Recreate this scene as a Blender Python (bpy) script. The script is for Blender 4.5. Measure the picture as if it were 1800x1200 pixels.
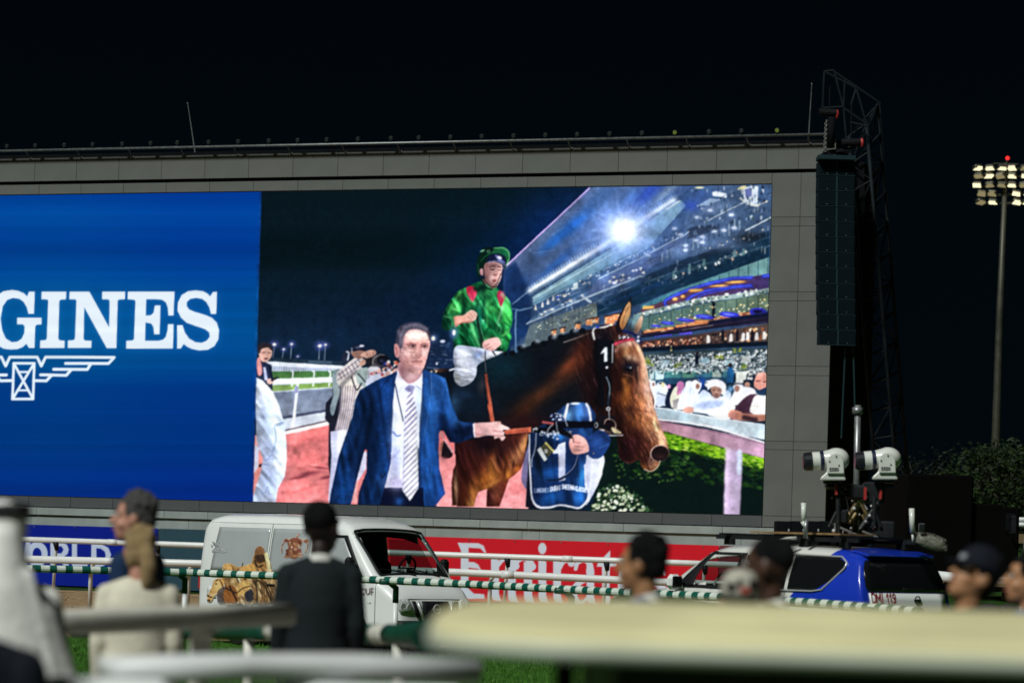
import bpy, math, random
import numpy as np
from mathutils import Vector, Matrix, Euler

for o_ in list(bpy.data.objects): bpy.data.objects.remove(o_, do_unlink=True)
scene = bpy.context.scene
COL = scene.collection

# ---------------------------------------------------------------- camera, sky, floodlight ("sun"), exposure
CAM_H, ROLL, PITCH, SHIFT = 2.14, .0303198, .0114823, 287.603
cam_d = bpy.data.cameras.new('camera'); cam = bpy.data.objects.new('camera', cam_d); COL.objects.link(cam)
cam_d.lens = 100; cam_d.sensor_width = 36; cam_d.sensor_fit = 'HORIZONTAL'
cam_d.shift_y = SHIFT / 1800; cam_d.clip_start = .1; cam_d.clip_end = 3000
cam.matrix_world = Matrix.Translation((0, 0, CAM_H)) @ Matrix.Rotation(math.pi / 2 + PITCH, 4, 'X') @ Matrix.Rotation(ROLL, 4, 'Z')
cam_d.dof.use_dof = True; cam_d.dof.focus_distance = 62; cam_d.dof.aperture_fstop = 2.0
scene.camera = cam

world = bpy.data.worlds.new('World'); scene.world = world; world.use_nodes = True
wn = world.node_tree.nodes; wl = world.node_tree.links
bg = wn['Background']; bg.inputs['Strength'].default_value = 1
w_tc = wn.new('ShaderNodeTexCoord'); w_sp = wn.new('ShaderNodeSeparateXYZ'); w_rp = wn.new('ShaderNodeValToRGB')      # night sky, a little brighter towards the horizon
for p_, c_ in ((.07, (.0007, .0022, .0038, 1)), (.14, (.0006, .0021, .0037, 1)), (.2, (.0006, .0017, .0027, 1))):
    e_ = w_rp.color_ramp.elements.new(p_); e_.color = c_
w_rp.color_ramp.elements[0].color = (.0008, .0024, .004, 1); w_rp.color_ramp.elements[-1].color = (.0005, .0011, .0018, 1)
wl.new(w_tc.outputs['Generated'], w_sp.inputs['Vector']); wl.new(w_sp.outputs['Z'], w_rp.inputs['Fac']); wl.new(w_rp.outputs['Color'], bg.inputs['Color'])

sun_d = bpy.data.lights.new('floodlight_sun', 'SUN'); sun_d.energy = 3.4; sun_d.angle = math.radians(9); sun_d.color = (.97, 1, .95)
sun = bpy.data.objects.new('floodlight_sun', sun_d); COL.objects.link(sun)
SUN_FROM = Vector((-.40, -.56, .72)).normalized()
sun.rotation_euler = SUN_FROM.to_track_quat('Z', 'Y').to_euler()

scene.view_settings.view_transform = 'Standard'; scene.view_settings.look = 'None'
scene.view_settings.exposure = 0; scene.view_settings.gamma = 1; scene.view_settings.use_curve_mapping = False
scene.render.engine = 'CYCLES'
scene.cycles.max_bounces = 6; scene.cycles.transparent_max_bounces = 12; scene.cycles.caustics_reflective = False; scene.cycles.caustics_refractive = False
scene.cycles.sample_clamp_indirect = 4

# ---------------------------------------------------------------- helpers
def ray(px, py):
    """unit direction through a point of the 1800 x 1200 picture"""
    dx, dy = px - 900, py - (600 + SHIFT)
    c, s = math.cos(ROLL), math.sin(ROLL)
    X, Y = c * dx + s * dy, -s * dx + c * dy
    f, u = 1.0, -Y / 5000.0
    return Vector((X / 5000.0, f * math.cos(PITCH) - u * math.sin(PITCH), f * math.sin(PITCH) + u * math.cos(PITCH)))
def at(px, py, Y):
    d = ray(px, py); return Vector((0, 0, CAM_H)) + d * (Y / d.y)

def empty(name, loc=(0, 0, 0), rz=0, rx=0, ry=0):
    o = bpy.data.objects.new(name, None); COL.objects.link(o)
    o.location = loc; o.rotation_euler = (rx, ry, rz); o.empty_display_size = .2
    return o
def tag(o, label=None, cat=None, group=None, kind=None):
    if label: o['label'] = label
    if cat: o['category'] = cat
    if group: o['group'] = group
    if kind: o['kind'] = kind
    return o
def copy_tree(o, parent=None):
    c = o.copy(); COL.objects.link(c)
    if parent is not None: c.parent = parent
    for ch in list(o.children): copy_tree(ch, c)
    return c

class MB:
    """collects simple solids and links them as one mesh object"""
    def __init__(s): s.v = []; s.f = []; s.M = Matrix.Identity(4); s.mi = []; s.cur = 0
    def add(s, vs, fs):
        n = len(s.v); s.v += [tuple(s.M @ Vector(p)) for p in vs]; s.f += [tuple(i + n for i in f) for f in fs]; s.mi += [s.cur] * len(fs); return s
    def box(s, c, d, rot=None, b=0):
        x, y, z = d[0] / 2, d[1] / 2, d[2] / 2
        if b:   # chamfered along the long way round: 24 corner box
            vs = []; 
            for sx in (-1, 1):
                for sy in (-1, 1):
                    for sz in (-1, 1):
                        vs += [(sx * (x - b), sy * (y - b), sz * z), (sx * (x - b), sy * y, sz * (z - b)), (sx * x, sy * (y - b), sz * (z - b))]
            k = lambda i, j, l: 3 * (4 * i + 2 * j + l)
            fs = []
            q = [(0, 0), (1, 0), (1, 1), (0, 1)]
            for l in (0, 1):
                fs.append([k(i, j, l) for i, j in q]); fs.append([k(i, l, j) + 1 for i, j in q]); fs.append([k(l, i, j) + 2 for i, j in q])
            for i in (0, 1):
                for j in (0, 1):
                    fs.append([k(0, i, j), k(1, i, j), k(1, i, j) + 1, k(0, i, j) + 1])
                    fs.append([k(i, 0, j), k(i, 1, j), k(i, 1, j) + 2, k(i, 0, j) + 2])
                    fs.append([k(i, j, 0) + 1, k(i, j, 1) + 1, k(i, j, 1) + 2, k(i, j, 0) + 2])
                    for l in (0, 1): fs.append([k(i, j, l), k(i, j, l) + 1, k(i, j, l) + 2])
        else:
            vs = [(sx * x, sy * y, sz * z) for sx in (-1, 1) for sy in (-1, 1) for sz in (-1, 1)]
            fs = [(0, 1, 3, 2), (4, 6, 7, 5), (0, 4, 5, 1), (2, 3, 7, 6), (0, 2, 6, 4), (1, 5, 7, 3)]
        R = rot.to_matrix().to_4x4() if isinstance(rot, Euler) else (rot or Matrix.Identity(4))
        return s.add([Vector(c) + (R @ Vector(p)).to_3d() for p in vs], fs)
    def bar(s, a, b, w, h=None, up=(0, 0, 1)):
        a, b = Vector(a), Vector(b); d = b - a; L = d.length; h = h or w
        q = d.to_track_quat('Y', 'Z'); return s.box((a + b) / 2, (w, L, h), q.to_matrix().to_4x4())
    def tube(s, path, r, n=10, cap=True):
        P = [Vector(p) for p in path]; R = r if hasattr(r, '__len__') else [r] * len(P)
        vs, fs = [], []; up = None
        for i, p in enumerate(P):
            t = (P[min(i + 1, len(P) - 1)] - P[max(i - 1, 0)]).normalized()
            if up is None: up = Vector((0, 0, 1)) if abs(t.z) < .9 else Vector((0, 1, 0))
            x = t.cross(up).normalized(); up = x.cross(t).normalized()
            for k in range(n):
                a = 2 * math.pi * k / n; vs.append(p + (x * math.cos(a) + up * math.sin(a)) * R[i])
        for i in range(len(P) - 1):
            for k in range(n): fs.append((i * n + k, i * n + (k + 1) % n, (i + 1) * n + (k + 1) % n, (i + 1) * n + k))
        if cap: fs.append(tuple(range(n))[::-1]); fs.append(tuple((len(P) - 1) * n + k for k in range(n)))
        return s.add(vs, fs)
    def loft(s, rings, cap=True, closed=True):
        n = len(rings[0]); vs = [p for r in rings for p in r]; fs = []
        for i in range(len(rings) - 1):
            for k in range(n if closed else n - 1): fs.append((i * n + k, i * n + (k + 1) % n, (i + 1) * n + (k + 1) % n, (i + 1) * n + k))
        if cap: fs.append(tuple(range(n))[::-1]); fs.append(tuple((len(rings) - 1) * n + k for k in range(n)))
        return s.add(vs, fs)
    def prism(s, poly, h, f):
        """poly: 2-d outline, h: (lo, hi), f(u, v, w) -> point"""
        n = len(poly); vs = [f(u, v, h[0]) for u, v in poly] + [f(u, v, h[1]) for u, v in poly]
        return s.add(vs, [tuple(range(n))[::-1], tuple(range(n, 2 * n))] + [(i, (i + 1) % n, n + (i + 1) % n, n + i) for i in range(n)])
    def sphere(s, c, r, n=16, m=10, rot=None):
        r = r if hasattr(r, '__len__') else (r, r, r); vs = [(0, 0, -1)]; fs = []
        for i in range(1, m):
            a = math.pi * i / m - math.pi / 2
            vs += [(math.cos(a) * math.cos(2 * math.pi * k / n), math.cos(a) * math.sin(2 * math.pi * k / n), math.sin(a)) for k in range(n)]
        vs.append((0, 0, 1))
        for k in range(n):
            fs.append((0, 1 + (k + 1) % n, 1 + k)); t = 1 + (m - 2) * n; fs.append((t + k, t + (k + 1) % n, len(vs) - 1))
            for i in range(m - 2): fs.append((1 + i * n + k, 1 + i * n + (k + 1) % n, 1 + (i + 1) * n + (k + 1) % n, 1 + (i + 1) * n + k))
        R = rot or Matrix.Identity(3)
        return s.add([Vector(c) + R @ Vector((p[0] * r[0], p[1] * r[1], p[2] * r[2])) for p in vs], fs)
    def caps(s, a, b, ra, rb=None, n=12):
        """round-ended tapered limb"""
        a, b = Vector(a), Vector(b); rb = rb or ra; d = (b - a).normalized()
        s.tube([a - d * ra * .86, a - d * ra * .5, a, b, b + d * rb * .5, b + d * rb * .86], [ra * .5, ra * .86, ra, rb, rb * .86, rb * .5], n); return s
    def grid(s, pts, closed=False):
        """pts: rows of points"""
        n = len(pts[0]); vs = [p for r in pts for p in r]
        return s.add(vs, [(i * n + k, i * n + k + 1, (i + 1) * n + k + 1, (i + 1) * n + k) for i in range(len(pts) - 1) for k in range(n - 1)])
    def mesh(s, name, mats, smooth=False):
        me = bpy.data.meshes.new(name); me.from_pydata([tuple(v) for v in s.v], [], s.f); me.update()
        for m in (mats if isinstance(mats, (list, tuple)) else [mats]): me.materials.append(m)
        if any(s.mi): me.polygons.foreach_set('material_index', s.mi)
        if smooth: me.polygons.foreach_set('use_smooth', [True] * len(me.polygons))
        return me
    def build(s, name, mats, parent=None, smooth=False, bevel=0):
        o = bpy.data.objects.new(name, s.mesh(name, mats, smooth)); COL.objects.link(o); o.parent = parent
        if bevel:
            m = o.modifiers.new('bevel', 'BEVEL'); m.width = bevel; m.segments = 2; m.limit_method = 'ANGLE'; m.angle_limit = .6
        if smooth:
            m = o.modifiers.new('wn', 'WEIGHTED_NORMAL') if bevel else None
        return o
def obj(name, me, parent=None, loc=None, rz=None):
    o = bpy.data.objects.new(name, me); COL.objects.link(o); o.parent = parent
    if loc is not None: o.location = loc
    if rz is not None: o.rotation_euler = (0, 0, rz)
    return o
def sharp(o, ang=35):
    """smooth shading with hard edges kept"""
    me = o.data; me.polygons.foreach_set('use_smooth', [True] * len(me.polygons))
    try: me.set_sharp_from_angle(angle=math.radians(ang))
    except Exception: pass
    return o
def fuse(mb, name, mat, parent=None, voxel=.012, it=6, fac=.5):
    """melts overlapping solids into one continuous skin"""
    me = mb.mesh(name + '_src', mat); o = bpy.data.objects.new(name, me); COL.objects.link(o)
    m = o.modifiers.new('r', 'REMESH'); m.mode = 'VOXEL'; m.voxel_size = voxel; m.use_smooth_shade = True
    if it: k = o.modifiers.new('s', 'SMOOTH'); k.iterations = it; k.factor = fac
    dg = bpy.context.evaluated_depsgraph_get(); ev = o.evaluated_get(dg)
    nm = bpy.data.meshes.new_from_object(ev); o.modifiers.clear(); o.data = nm; bpy.data.meshes.remove(me); nm.name = name
    if not len(nm.materials): nm.materials.append(mat)
    nm.polygons.foreach_set('use_smooth', [True] * len(nm.polygons))
    o.parent = parent
    return o

# ---------------------------------------------------------------- materials
def mat(name, col, rough=.6, metal=0, noise=0, nscale=8, bump=0, bscale=60, spec=.4, coat=0, stretch=None, col2=None, emit=0):
    m = bpy.data.materials.new(name); m.use_nodes = True; N = m.node_tree.nodes; L = m.node_tree.links
    b = N['Principled BSDF']; b.inputs['Base Color'].default_value = (*col, 1); b.inputs['Roughness'].default_value = rough; b.inputs['Metallic'].default_value = metal
    b.inputs['Specular IOR Level'].default_value = spec
    if coat: b.inputs['Coat Weight'].default_value = coat; b.inputs['Coat Roughness'].default_value = .08
    if emit: b.inputs['Emission Color'].default_value = (*col, 1); b.inputs['Emission Strength'].default_value = emit
    if noise or bump:
        tc = N.new('ShaderNodeTexCoord'); src = tc.outputs['Object']
        if stretch:
            mp = N.new('ShaderNodeMapping'); mp.inputs['Scale'].default_value = stretch; L.new(src, mp.inputs['Vector']); src = mp.outputs['Vector']
    if noise:
        t = N.new('ShaderNodeTexNoise'); t.inputs['Scale'].default_value = nscale; t.inputs['Detail'].default_value = 6; L.new(src, t.inputs['Vector'])
        r = N.new('ShaderNodeValToRGB'); r.color_ramp.elements[0].position = .3; r.color_ramp.elements[1].position = .72
        c2 = col2 or tuple(min(1, c * (1 + noise)) for c in col); c1 = tuple(c * (1 - noise) for c in col) if not col2 else col
        r.color_ramp.elements[0].color = (*c1, 1); r.color_ramp.elements[1].color = (*c2, 1)
        L.new(t.outputs['Fac'], r.inputs['Fac']); L.new(r.outputs['Color'], b.inputs['Base Color'])
        mr = N.new('ShaderNodeMapRange'); mr.inputs['To Min'].default_value = max(.02, rough - .12); mr.inputs['To Max'].default_value = min(1, rough + .12); L.new(t.outputs['Fac'], mr.inputs['Value']); L.new(mr.outputs['Result'], b.inputs['Roughness'])
    if bump:
        t2 = N.new('ShaderNodeTexNoise'); t2.inputs['Scale'].default_value = bscale; t2.inputs['Detail'].default_value = 5; L.new(src, t2.inputs['Vector'])
        bp = N.new('ShaderNodeBump'); bp.inputs['Strength'].default_value = min(1, bump); bp.inputs['Distance'].default_value = .02; L.new(t2.outputs['Fac'], bp.inputs['Height']); L.new(bp.outputs['Normal'], b.inputs['Normal'])
    return m
def glass(name, tint=(.3, .34, .33), gloss=.22):
    m = bpy.data.materials.new(name); m.use_nodes = True; N = m.node_tree.nodes; L = m.node_tree.links; N.remove(N['Principled BSDF'])
    t = N.new('ShaderNodeBsdfTransparent'); t.inputs['Color'].default_value = (*tint, 1); g = N.new('ShaderNodeBsdfGlossy'); g.inputs['Roughness'].default_value = .03; g.inputs['Color'].default_value = (.9, .95, 1, 1)
    f = N.new('ShaderNodeLayerWeight'); f.inputs['Blend'].default_value = .5; pw = N.new('ShaderNodeMath'); pw.operation = 'POWER'; pw.inputs[1].default_value = 4; L.new(f.outputs['Facing'], pw.inputs[0]); ma = N.new('ShaderNodeMath'); ma.operation = 'MULTIPLY_ADD'; ma.inputs[1].default_value = .8; ma.inputs[2].default_value = .05; L.new(pw.outputs['Value'], ma.inputs[0]); mx = N.new('ShaderNodeMixShader'); L.new(ma.outputs['Value'], mx.inputs['Fac']); L.new(t.outputs['BSDF'], mx.inputs[1]); L.new(g.outputs['BSDF'], mx.inputs[2]); L.new(mx.outputs['Shader'], N['Material Output'].inputs['Surface'])
    return m
def emitter(name, col, strength, sample=False):
    m = bpy.data.materials.new(name); m.use_nodes = True; N = m.node_tree.nodes; L = m.node_tree.links; N.remove(N['Principled BSDF'])
    e = N.new('ShaderNodeEmission'); e.inputs['Color'].default_value = (*col, 1); e.inputs['Strength'].default_value = strength; L.new(e.outputs['Emission'], N['Material Output'].inputs['Surface'])
    if not sample: m.cycles.emission_sampling = 'NONE'
    return m
def attr_mat(name, emission=False, rough=.5, strength=1.0, coat=0):
    """colour comes from the picture stored on the mesh"""
    m = bpy.data.materials.new(name); m.use_nodes = True; N = m.node_tree.nodes; L = m.node_tree.links
    a = N.new('ShaderNodeAttribute'); a.attribute_name = 'picture'
    b = N['Principled BSDF']
    if emission:
        b.inputs['Base Color'].default_value = (.0006, .0006, .0006, 1); b.inputs['Roughness'].default_value = .9; b.inputs['Specular IOR Level'].default_value = 0
        L.new(a.outputs['Color'], b.inputs['Emission Color']); b.inputs['Emission Strength'].default_value = strength
        m.cycles.emission_sampling = 'NONE'
    else:
        L.new(a.outputs['Color'], b.inputs['Base Color']); b.inputs['Roughness'].default_value = rough; b.inputs['Specular IOR Level'].default_value = .15
        if coat: b.inputs['Coat Weight'].default_value = coat; b.inputs['Coat Roughness'].default_value = .1
    return m
def lin(a): return np.where(a <= .04045, a / 12.92, ((a + .055) / 1.055) ** 2.4)
def picture_mesh(name, pos, cols, material, nu, nv):
    """a sheet of nu x nv points (row by row) that carries a picture"""
    me = bpy.data.meshes.new(name); n = nu * nv; nf = (nu - 1) * (nv - 1)
    me.vertices.add(n); me.vertices.foreach_set('co', np.asarray(pos, np.float32).ravel())
    i = (np.arange(nv - 1)[:, None] * nu + np.arange(nu - 1)[None]).ravel()
    q = np.stack([i, i + 1, i + nu + 1, i + nu], 1).astype(np.int32)
    me.loops.add(nf * 4); me.loops.foreach_set('vertex_index', q.ravel())
    me.polygons.add(nf); me.polygons.foreach_set('loop_start', np.arange(nf, dtype=np.int32) * 4); me.polygons.foreach_set('loop_total', np.full(nf, 4, np.int32))
    me.update(calc_edges=True); me.validate()
    at_ = me.color_attributes.new('picture', 'FLOAT_COLOR', 'POINT')
    c4 = np.ones((n, 4), np.float32); c4[:, :3] = lin(np.asarray(cols, np.float64)); at_.data.foreach_set('color', c4.ravel())
    me.materials.append(material)
    return me
def sample(c, x, y):
    """bilinear look-up in a Canvas"""
    x = np.clip(x - c.x0 - .5, 0, c.w - 1.001); y = np.clip(y - c.y0 - .5, 0, c.h - 1.001)
    x0, y0 = x.astype(int), y.astype(int); fx, fy = (x - x0)[:, None], (y - y0)[:, None]
    A = c.a; return (A[y0, x0] * (1 - fx) + A[y0, x0 + 1] * fx) * (1 - fy) + (A[y0 + 1, x0] * (1 - fx) + A[y0 + 1, x0 + 1] * fx) * fy
def homography(src, dst):
    A = []
    for (x, y), (u, v) in zip(src, dst):
        A.append([x, y, 1, 0, 0, 0, -u * x, -u * y, -u]); A.append([0, 0, 0, x, y, 1, -v * x, -v * y, -v])
    return np.linalg.svd(np.array(A))[2][-1].reshape(3, 3)
# ---------------------------------------------------------------- flat pictures (screen feed, banners, van print)
class Canvas:
    """a small painter: fills, strokes and soft dabs on an sRGB float picture"""
    def __init__(s, x0, y0, x1, y1, bg=(0, 0, 0)):
        s.x0, s.y0, s.w, s.h = x0, y0, int(x1 - x0), int(y1 - y0)
        s.a = np.zeros((s.h, s.w, 3), np.float32); s.a[:] = np.array(bg, np.float32) / 255
        s.T = (0, 0, 1.0); s.clip = None
    def z(s, ox=0, oy=0, k=1.0): s.T = (ox, oy, k)
    def tp(s, pts):
        p = np.array(pts, float).reshape(-1, 2)
        return p / s.T[2] + np.array([s.T[0] - s.x0, s.T[1] - s.y0])
    def put(s, m, bx, col, a=1.0):
        x0, y0, x1, y1 = bx
        if s.clip is not None: m = m * s.clip[y0:y1, x0:x1]
        m = (m * a)[..., None]
        if callable(col):
            yy, xx = np.mgrid[y0:y1, x0:x1].astype(np.float32); c = col(xx, yy)
        else: c = np.array(col, np.float32) / 255
        d = s.a[y0:y1, x0:x1]; d += m * (c - d)
    def box(s, p, pad):
        x0 = max(0, int(math.floor(p[:, 0].min() - pad))); x1 = min(s.w, int(math.ceil(p[:, 0].max() + pad)) + 1)
        y0 = max(0, int(math.floor(p[:, 1].min() - pad))); y1 = min(s.h, int(math.ceil(p[:, 1].max() + pad)) + 1)
        return x0, y0, x1, y1
    @staticmethod
    def smooth(p, closed=True, n=5):
        m = len(p)
        if m < 3: return p
        if closed: q = [p[(i - 1) % m] for i in range(m + 3)]
        else: q = [p[0]] + list(p) + [p[-1]]
        q = np.array(q); out = []
        t = (np.arange(n) / n)[:, None]
        for i in range(len(q) - 3):
            a, b, c, d = q[i:i + 4]
            out.append(.5 * (2 * b + (c - a) * t + (2 * a - 5 * b + 4 * c - d) * t ** 2 + (3 * b - a - 3 * c + d) * t ** 3))
        out = np.concatenate(out)
        return out if closed else np.concatenate([out, p[-1:]])
    @staticmethod
    def gauss(m, sg):
        r = max(1, int(sg * 2.5)); k = np.exp(-.5 * (np.arange(-r, r + 1) / sg) ** 2); k /= k.sum()
        m = np.pad(m, r)
        o = sum(k[i] * m[:, i:m.shape[1] - 2 * r + i] for i in range(2 * r + 1))
        return sum(k[i] * o[i:o.shape[0] - 2 * r + i] for i in range(2 * r + 1)).astype(np.float32)
    def cover(s, p, pad=1):
        x0, y0, x1, y1 = bx = s.box(p, pad)
        if x1 <= x0 or y1 <= y0: return None, bx
        W, H = x1 - x0, y1 - y0; SS = 4
        acc = np.zeros((H, W + 2), np.float32)
        q = np.roll(p, -1, 0); dy = q[:, 1] - p[:, 1]; ok = dy != 0
        a, b, dy = p[ok], q[ok], dy[ok]
        lo = np.minimum(a[:, 1], b[:, 1]); hi = np.maximum(a[:, 1], b[:, 1])
        for r in range(H * SS):
            y = y0 + (r + .5) / SS
            k = (lo <= y) & (hi > y)
            if not k.any(): continue
            xs = np.sort(a[k, 0] + (y - a[k, 1]) / dy[k] * (b[k, 0] - a[k, 0])) - x0
            xs = np.clip(xs, 0, W); row = acc[r // SS]
            for i in range(0, len(xs) - 1, 2):
                for v, sg in ((xs[i], 1), (xs[i + 1], -1)):
                    j = int(v); f = v - j
                    row[j] += sg * (1 - f); row[j + 1] += sg * f
        return np.clip(np.cumsum(acc, 1)[:, :W] / SS, 0, 1), bx
    def fill(s, pts, col, sm=0, blur=0, a=1.0, g=None, raw=False, fade=None):
        p = s.tp(pts)
        if sm: p = s.smooth(p)
        m, bx = s.cover(p, 1 + blur * 2.5)
        if m is None: return
        if blur: m = s.gauss(m, blur)
        if fade is not None:        # mask ramps from 0 at fade[0] to 1 at fade[1]
            A, B = s.tp(fade); d = B - A; yy, xx = np.mgrid[bx[1]:bx[3], bx[0]:bx[2]]
            m = m * np.clip(((xx - A[0]) * d[0] + (yy - A[1]) * d[1]) / (d @ d), 0, 1).astype(np.float32)
        if raw:
            f = np.zeros((s.h, s.w), np.float32); f[bx[1]:bx[3], bx[0]:bx[2]] = m; return f
        if g is not None:           # g = (p0, p1, col1): linear blend col -> col1
            A, B = s.tp(g[:2]); c0 = np.array(col, np.float32) / 255; c1 = np.array(g[2], np.float32) / 255; d = B - A
            f = lambda xx, yy: c0 + (c1 - c0) * np.clip(((xx - A[0]) * d[0] + (yy - A[1]) * d[1]) / (d @ d), 0, 1)[..., None]
            s.put(m, bx, f, a)
        else: s.put(m, bx, col, a)
    def line(s, pts, w, col, a=1.0, blur=0, sm=1, px=False):
        p = s.tp(pts); w = np.atleast_1d(np.array(w, float)) / (1 if px else s.T[2])
        if len(w) == 1: w = np.repeat(w, len(p))
        if sm and len(p) > 2:
            t = np.arange(len(p)); p2 = s.smooth(p, False); w = np.interp(np.linspace(0, len(p) - 1, len(p2)), t, w); p = p2
        bx = s.box(p, w.max() / 2 + 2 + blur * 3); x0, y0, x1, y1 = bx
        if x1 <= x0 or y1 <= y0: return
        m = np.zeros((y1 - y0, x1 - x0), np.float32)
        for i in range(len(p) - 1):
            sx0, sy0, sx1, sy1 = s.box(p[i:i + 2], max(w[i], w[i + 1]) / 2 + 2 + blur * 3)
            if sx1 <= sx0 or sy1 <= sy0: continue
            yy, xx = np.mgrid[sy0:sy1, sx0:sx1] + .5
            d = p[i + 1] - p[i]; L = d @ d + 1e-9
            t = np.clip(((xx - p[i, 0]) * d[0] + (yy - p[i, 1]) * d[1]) / L, 0, 1)
            dist = np.hypot(xx - p[i, 0] - t * d[0], yy - p[i, 1] - t * d[1])
            hw = (w[i] + (w[i + 1] - w[i]) * t) / 2
            v = np.clip((hw - dist) / (1 + 2 * blur) + .5, 0, 1) * np.minimum(1, hw * 2 + .15)
            sub = m[sy0 - y0:sy1 - y0, sx0 - x0:sx1 - x0]; np.maximum(sub, v, out=sub)
        s.put(m, bx, col, a)
    def ell(s, cx, cy, rx, ry, col, rot=0, a=1.0, soft=0):
        """soft = 0: hard ellipse; 1: gaussian dab"""
        c = s.tp([(cx, cy)])[0]; rx, ry = rx / s.T[2], ry / s.T[2]; R = max(rx, ry) * (2.6 if soft else 1) + 2
        bx = s.box(c[None], R); x0, y0, x1, y1 = bx
        if x1 <= x0 or y1 <= y0: return
        yy, xx = np.mgrid[y0:y1, x0:x1] + .5
        cr, sr = math.cos(rot), math.sin(rot)
        u = ((xx - c[0]) * cr + (yy - c[1]) * sr) / rx; v = (-(xx - c[0]) * sr + (yy - c[1]) * cr) / ry
        d = np.hypot(u, v)
        m = np.exp(-d * d) if soft else np.clip((1 - d) * min(rx, ry) + .5, 0, 1)
        s.put(m.astype(np.float32), bx, col, a)
    def dots(s, poly, n, cols, r0, r1, rng, asp=1.0, a=1.0, rot=0):
        """n little marks inside a polygon"""
        p = np.array(poly, float); x0, y0 = p.min(0); x1, y1 = p.max(0)
        q = np.roll(p, -1, 0); k = 0
        while k < n:
            x, y = rng.uniform(x0, x1), rng.uniform(y0, y1)
            c = ((p[:, 1] > y) != (q[:, 1] > y)) & (x < (q[:, 0] - p[:, 0]) * (y - p[:, 1]) / (q[:, 1] - p[:, 1] + 1e-12) + p[:, 0])
            if c.sum() % 2:
                r = rng.uniform(r0, r1); s.ell(x, y, r * asp, r, cols[rng.randrange(len(cols))], rot=rot, a=a); k += 1
            else: k += .02
    def relief(s, mask, light=(.6, -.5, .62), amp=1.0, wr=.5, ws=9, spec=.3, amb=.45, gain=1.0, ang=0.0, stretch=2.2, seed=1, sizes=(3, 8, 18, 36)):
        """rounds a painted shape: swells its mask to a height field, adds folds, lights it from one side"""
        R = np.random.RandomState(seed); ys, xs = np.nonzero(mask > .01)
        if not len(ys): return
        pd = 40; y0, y1, x0, x1 = max(0, ys.min() - pd), min(s.h, ys.max() + pd), max(0, xs.min() - pd), min(s.w, xs.max() + pd); m = mask[y0:y1, x0:x1]; H, W = m.shape
        h = sum(s.gauss(m, k) * k * .55 for k in sizes) * amp
        yy, xx = np.mgrid[0:H, 0:W]; ca, sa = math.cos(ang), math.sin(ang); u = (xx * ca + yy * sa) / stretch; v = -xx * sa + yy * ca
        def nz(sc):
            a, b = u / sc, v / sc; a = a - a.min(); b = b - b.min(); g = R.normal(0, 1, (int(b.max()) + 3, int(a.max()) + 3)); i, j = a.astype(int), b.astype(int); fa, fb = a - i, b - j; fa = fa * fa * (3 - 2 * fa); fb = fb * fb * (3 - 2 * fb)
            return (g[j, i] * (1 - fa) + g[j, i + 1] * fa) * (1 - fb) + (g[j + 1, i] * (1 - fa) + g[j + 1, i + 1] * fa) * fb
        n1, n2 = nz(ws), nz(ws * .45); h = h + wr * ws * .55 * (1 - np.abs(n1)) + wr * ws * .22 * n2
        h = s.gauss(h.astype(np.float32), .8)
        gy, gx = np.gradient(h); il = 1 / np.sqrt(gx * gx + gy * gy + 1); L = np.array(light, float); L /= np.linalg.norm(L)
        d = np.clip((-gx * L[0] - gy * L[1] + L[2]) * il, 0, 1); hv = L + np.array([0, 0, 1]); hv /= np.linalg.norm(hv); sp = np.clip((-gx * hv[0] - gy * hv[1] + hv[2]) * il, 0, 1) ** 26
        A = s.a[y0:y1, x0:x1]; lit = A * ((amb + (1.55 - amb) * d) * gain)[..., None] + (spec * sp)[..., None] * (.35 + .65 * A / (A.max(2, keepdims=True) + .05))
        A += m[..., None] * (np.clip(lit, 0, 1).astype(np.float32) - A)
    def develop(s, seed=1, warp=1.2, grain=.05, curve=.25, bloom=.0, blotch=.0):
        """camera look: wobbly edges, blotchy tone, grain, contrast, bloom"""
        R = np.random.RandomState(seed); H, W = s.h, s.w
        def field(step):
            g = R.normal(0, 1, (H // step + 3, W // step + 3)); y = np.arange(H) / step; x = np.arange(W) / step
            y0, x0 = y.astype(int), x.astype(int); fy = (y - y0)[:, None]; fx = (x - x0)[None]
            fy = fy * fy * (3 - 2 * fy); fx = fx * fx * (3 - 2 * fx)
            a, b = g[y0][:, x0], g[y0][:, x0 + 1]; c, d = g[y0 + 1][:, x0], g[y0 + 1][:, x0 + 1]
            return (a * (1 - fx) + b * fx) * (1 - fy) + (c * (1 - fx) + d * fx) * fy
        yy, xx = np.mgrid[0:H, 0:W].astype(float)
        xs = xx + warp * (field(4) * .7 + field(9) * .8); ys = yy + warp * (field(4) * .7 + field(9) * .8)
        xs = np.clip(xs, 0, W - 1.01); ys = np.clip(ys, 0, H - 1.01); x0, y0 = xs.astype(int), ys.astype(int); fx, fy = (xs - x0)[..., None], (ys - y0)[..., None]
        A = np.stack([s.gauss(s.a[..., i], .75) for i in range(3)], 2)
        o = (A[y0, x0] * (1 - fx) + A[y0, x0 + 1] * fx) * (1 - fy) + (A[y0 + 1, x0] * (1 - fx) + A[y0 + 1, x0 + 1] * fx) * fy
        lum = o.mean(2, keepdims=True)
        n = field(2) * .55 + field(4) * .7 + field(11) * .6 + field(5) * .4
        o = o * (1 + grain * 2.2 * n[..., None]) + grain * .25 * n[..., None] * np.minimum(1, lum * 4)
        if blotch:          # random tone patches across cloth, coat and skin
            m = np.clip((lum - .07) * 8, 0, 1) * np.clip((1.05 - lum) * 3, 0, 1); o = o * (1 + blotch * m * (field(7) * .6 + field(16) * .8 + field(34) * .7)[..., None])
            o = o + .3 * (o - np.stack([s.gauss(o[..., i].astype(np.float32), 2.2) for i in range(3)], 2))
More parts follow.
